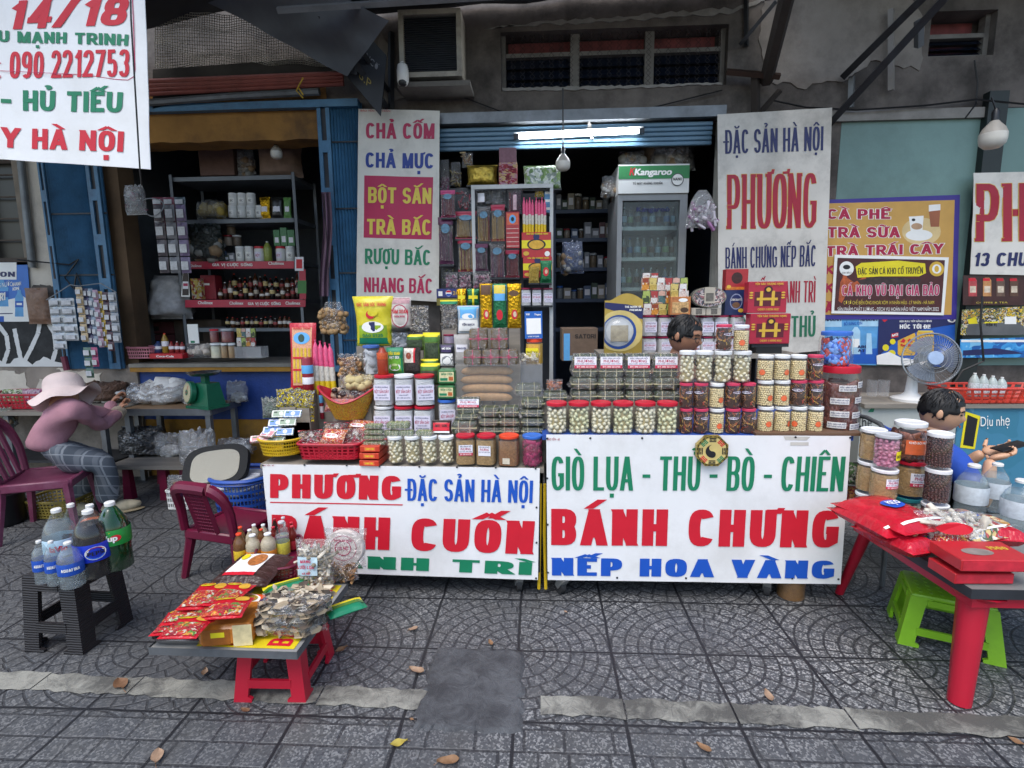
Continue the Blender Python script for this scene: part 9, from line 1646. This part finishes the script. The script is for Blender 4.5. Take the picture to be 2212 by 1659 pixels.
tr = grow([(*(hip + V((0,.02,-.0))),.158),(*(hip.lerp(kN,.45) + V((0,-.02,.0))),.1),(*kN,.088),(*kN.lerp(aN,.5),.082),(*aN,.075),(*hip.lerp(kF,.5),.1),(*kF,.085),(*aF,.07),(*(hip + V((-.0,.02,.12))),.12)],[(0,1),(1,2),(2,3),(3,4),(0,5),(5,6),(6,7),(0,8)],CHK);tr.v = [tuple(V(p) + V((.5,.5,.7)) * .01 * noise.noise(V(p) * 12)) for p in tr.v];wp('trousers',tr)
hc_ = at(138,836,3.48);HATM = mat('pale_pink_straw','d9c6c2',.9,var=.08,bump=.5,bs=120);Mh = Matrix.Translation(hc_) @ Matrix.Rotation(R_(-14),4,'Y') @ Matrix.Rotation(R_(-12),4,'X');mb = MB()
def hat(u,v):
    a = 2 * math.pi * u
    if v < .45: q = v / .45;r_,z = .115 * math.sin(q * math.pi / 2) ** .7,.1 * math.cos(q * math.pi / 2) ** .8
    else: q = (v - .45) / .55;r_,z = .115 + .085 * q,-.02 - .075 * q ** 1.2 + q * q * (.035 * math.sin(2 * a + .6) + .02 * math.sin(5 * a + 1) + .035 * math.cos(a))
    return Mh @ V((r_ * math.cos(a),r_ * math.sin(a),z))
mb.grid(hat,48,22,HATM,cu=True);wp('sun_hat',mb)
for p,q in ((aN,at(276,1100,3.66)),(aF,at(120,1084,3.6))): mb = MB();d = (V((q.x,q.y,0)) - V((p.x,p.y,0)));d = d.normalized() if d.x > 0 else V((.9,-.2,0));c = V((p.x,p.y,.035)) + d * .075;Ms = Matrix.Rotation(math.atan2(d.y,d.x),4,'Z');mb.ball(c + V((0,0,.015)),(.13,.05,.045),mat('cream_shoe','b5a98e',.8,var=.2,vs=30),2,Ms);mb.ball(V((c.x,c.y,.014)),(.145,.056,.014),mat('shoe_sole','9a8a6c',.8),2,Ms);wp('shoe',mb)
# woman behind the goods
c = at(1480,722,3.08);g = thing('person','dark-haired person in glasses looking down behind the tall jars','person',(c.x,3.2,0));bd = grow([(c.x - .02,3.22,.5,.12),(c.x - .02,3.2,.85,.13),(c.x - .02,3.15,c.z - .2,.05),(c.x - .01,3.11,c.z - .06,.06),(c.x - .18,3.2,c.z - .27,.05),(c.x - .22,3.1,.8,.04),(c.x + .16,3.2,c.z - .27,.05),(c.x + .2,3.05,.8,.04)],[(0,1),(1,2),(2,3),(2,4),(4,5),(2,6),(6,7)],SKIN);head(g,c,R_(52),R_(14),.212,SKIN,bd,True,True);wp('body',bd)
sh = grow([(c.x - .02,3.22,.48,.16),(c.x - .02,3.2,.85,.165),(c.x - .02,3.18,c.z - .25,.09),(c.x - .18,3.2,c.z - .29,.07),(c.x - .22,3.1,.85,.06),(c.x + .16,3.2,c.z - .29,.07),(c.x + .2,3.05,.85,.06)],[(0,1),(1,2),(2,3),(3,4),(2,5),(5,6)],mat('dark_patterned_shirt','2b2f3a',.9,var=.6,vs=25));wp('shirt',sh);stool('plastic_stool','hidden maroon stool under the person in glasses',(c.x,3.24,0),.32,.32,.42,0,MARP)
# young man with the phone
c = at(2034,886,2.85);hN = at(2140,990,2.72);g = thing('person','young dark-haired person in a blue shirt looking down at a phone','person',(c.x,2.9,0));sN,eN = V((c.x + .04,2.78,c.z - .24)),V((c.x + .12,2.66,c.z - .46));bd = grow([(c.x - .06,2.92,.42,.11),(c.x - .05,2.92,.7,.12),(c.x - .03,2.9,c.z - .18,.05),(c.x,2.86,c.z - .06,.06),(*sN,.05),(*eN,.04),(*hN,.027),(c.x + .02,3.06,c.z - .24,.05),(c.x + .14,3.0,c.z - .44,.04),(hN.x + .06,hN.y + .12,hN.z,.027)],[(0,1),(1,2),(2,3),(2,4),(4,5),(5,6),(2,7),(7,8),(8,9)],SKIN2)
head(g,c,R_(58),R_(10),.215,SKIN2,bd,False);hand(bd,hN,V((.9,.1,.12)),V((0,.5,.9)),SKIN2,.7);hand(bd,V((hN.x + .06,hN.y + .12,hN.z)),V((.9,-.1,.12)),V((0,-.5,.9)),SKIN2,.7);wp('body',bd)
sh = grow([(c.x - .06,2.93,.42,.15),(c.x - .05,2.93,.7,.155),(c.x - .03,2.92,c.z - .22,.085),(*sN,.072),(*sN.lerp(eN,.75),.062),(c.x + .02,3.06,c.z - .25,.07),(c.x + .1,3.02,c.z - .4,.06)],[(0,1),(1,2),(2,3),(3,4),(2,5),(5,6)],mat('blue_shirt','1f4aa8',.85,var=.2,vs=7,bump=.2));wp('shirt',sh);tr = grow([(c.x - .05,2.93,.42,.14),(c.x + .3,2.85,.44,.085),(c.x + .3,2.85,.06,.06),(c.x + .3,3.02,.44,.085),(c.x + .3,3.02,.06,.06)],[(0,1),(1,2),(0,3),(3,4)],mat('dark_trousers','22252c',.9));wp('trousers',tr)
mb = MB();mb.rbox(-.075,.075,-.037,.037,0,.009,.004,BLACK,n=2);o = tag(K('phone',mb),'black phone held flat in the hands of the person in blue','phone');o.location = hN + V((.13,.05,.045));o.rotation_euler = (0,R_(-14),.1)
g = thing('steel_chair','bent steel tube chair with a dark seat behind the stacked snack jars','chair',(c.x - .08,2.95,0));mb = MB();q = .2
for s in (-1,1): mb.tube([(-.2,s * q,0),(-.2,s * q,.42),(-.24,s * q * .95,.82),(-.235,s * q * .6,.86),(-.235,0,.87)],.012,STEEL,8);mb.tube([(.2,s * q,0),(.2,s * q,.4),(-.2,s * q,.4)],.012,STEEL,8)
K('frame',mb,g);mb = MB();mb.rbox(-.21,.21,-.2,.2,.395,.42,.015,BLACK,n=2);K('seat',mb,g)
for k,mb in STEPS.items():
    if mb.v: link('display_step',mb.mesh('display_step',0),(cL,cR)[k]).matrix_local = Matrix.Rotation(-(cL,cR)[k].rotation_euler.z,4,'Z')
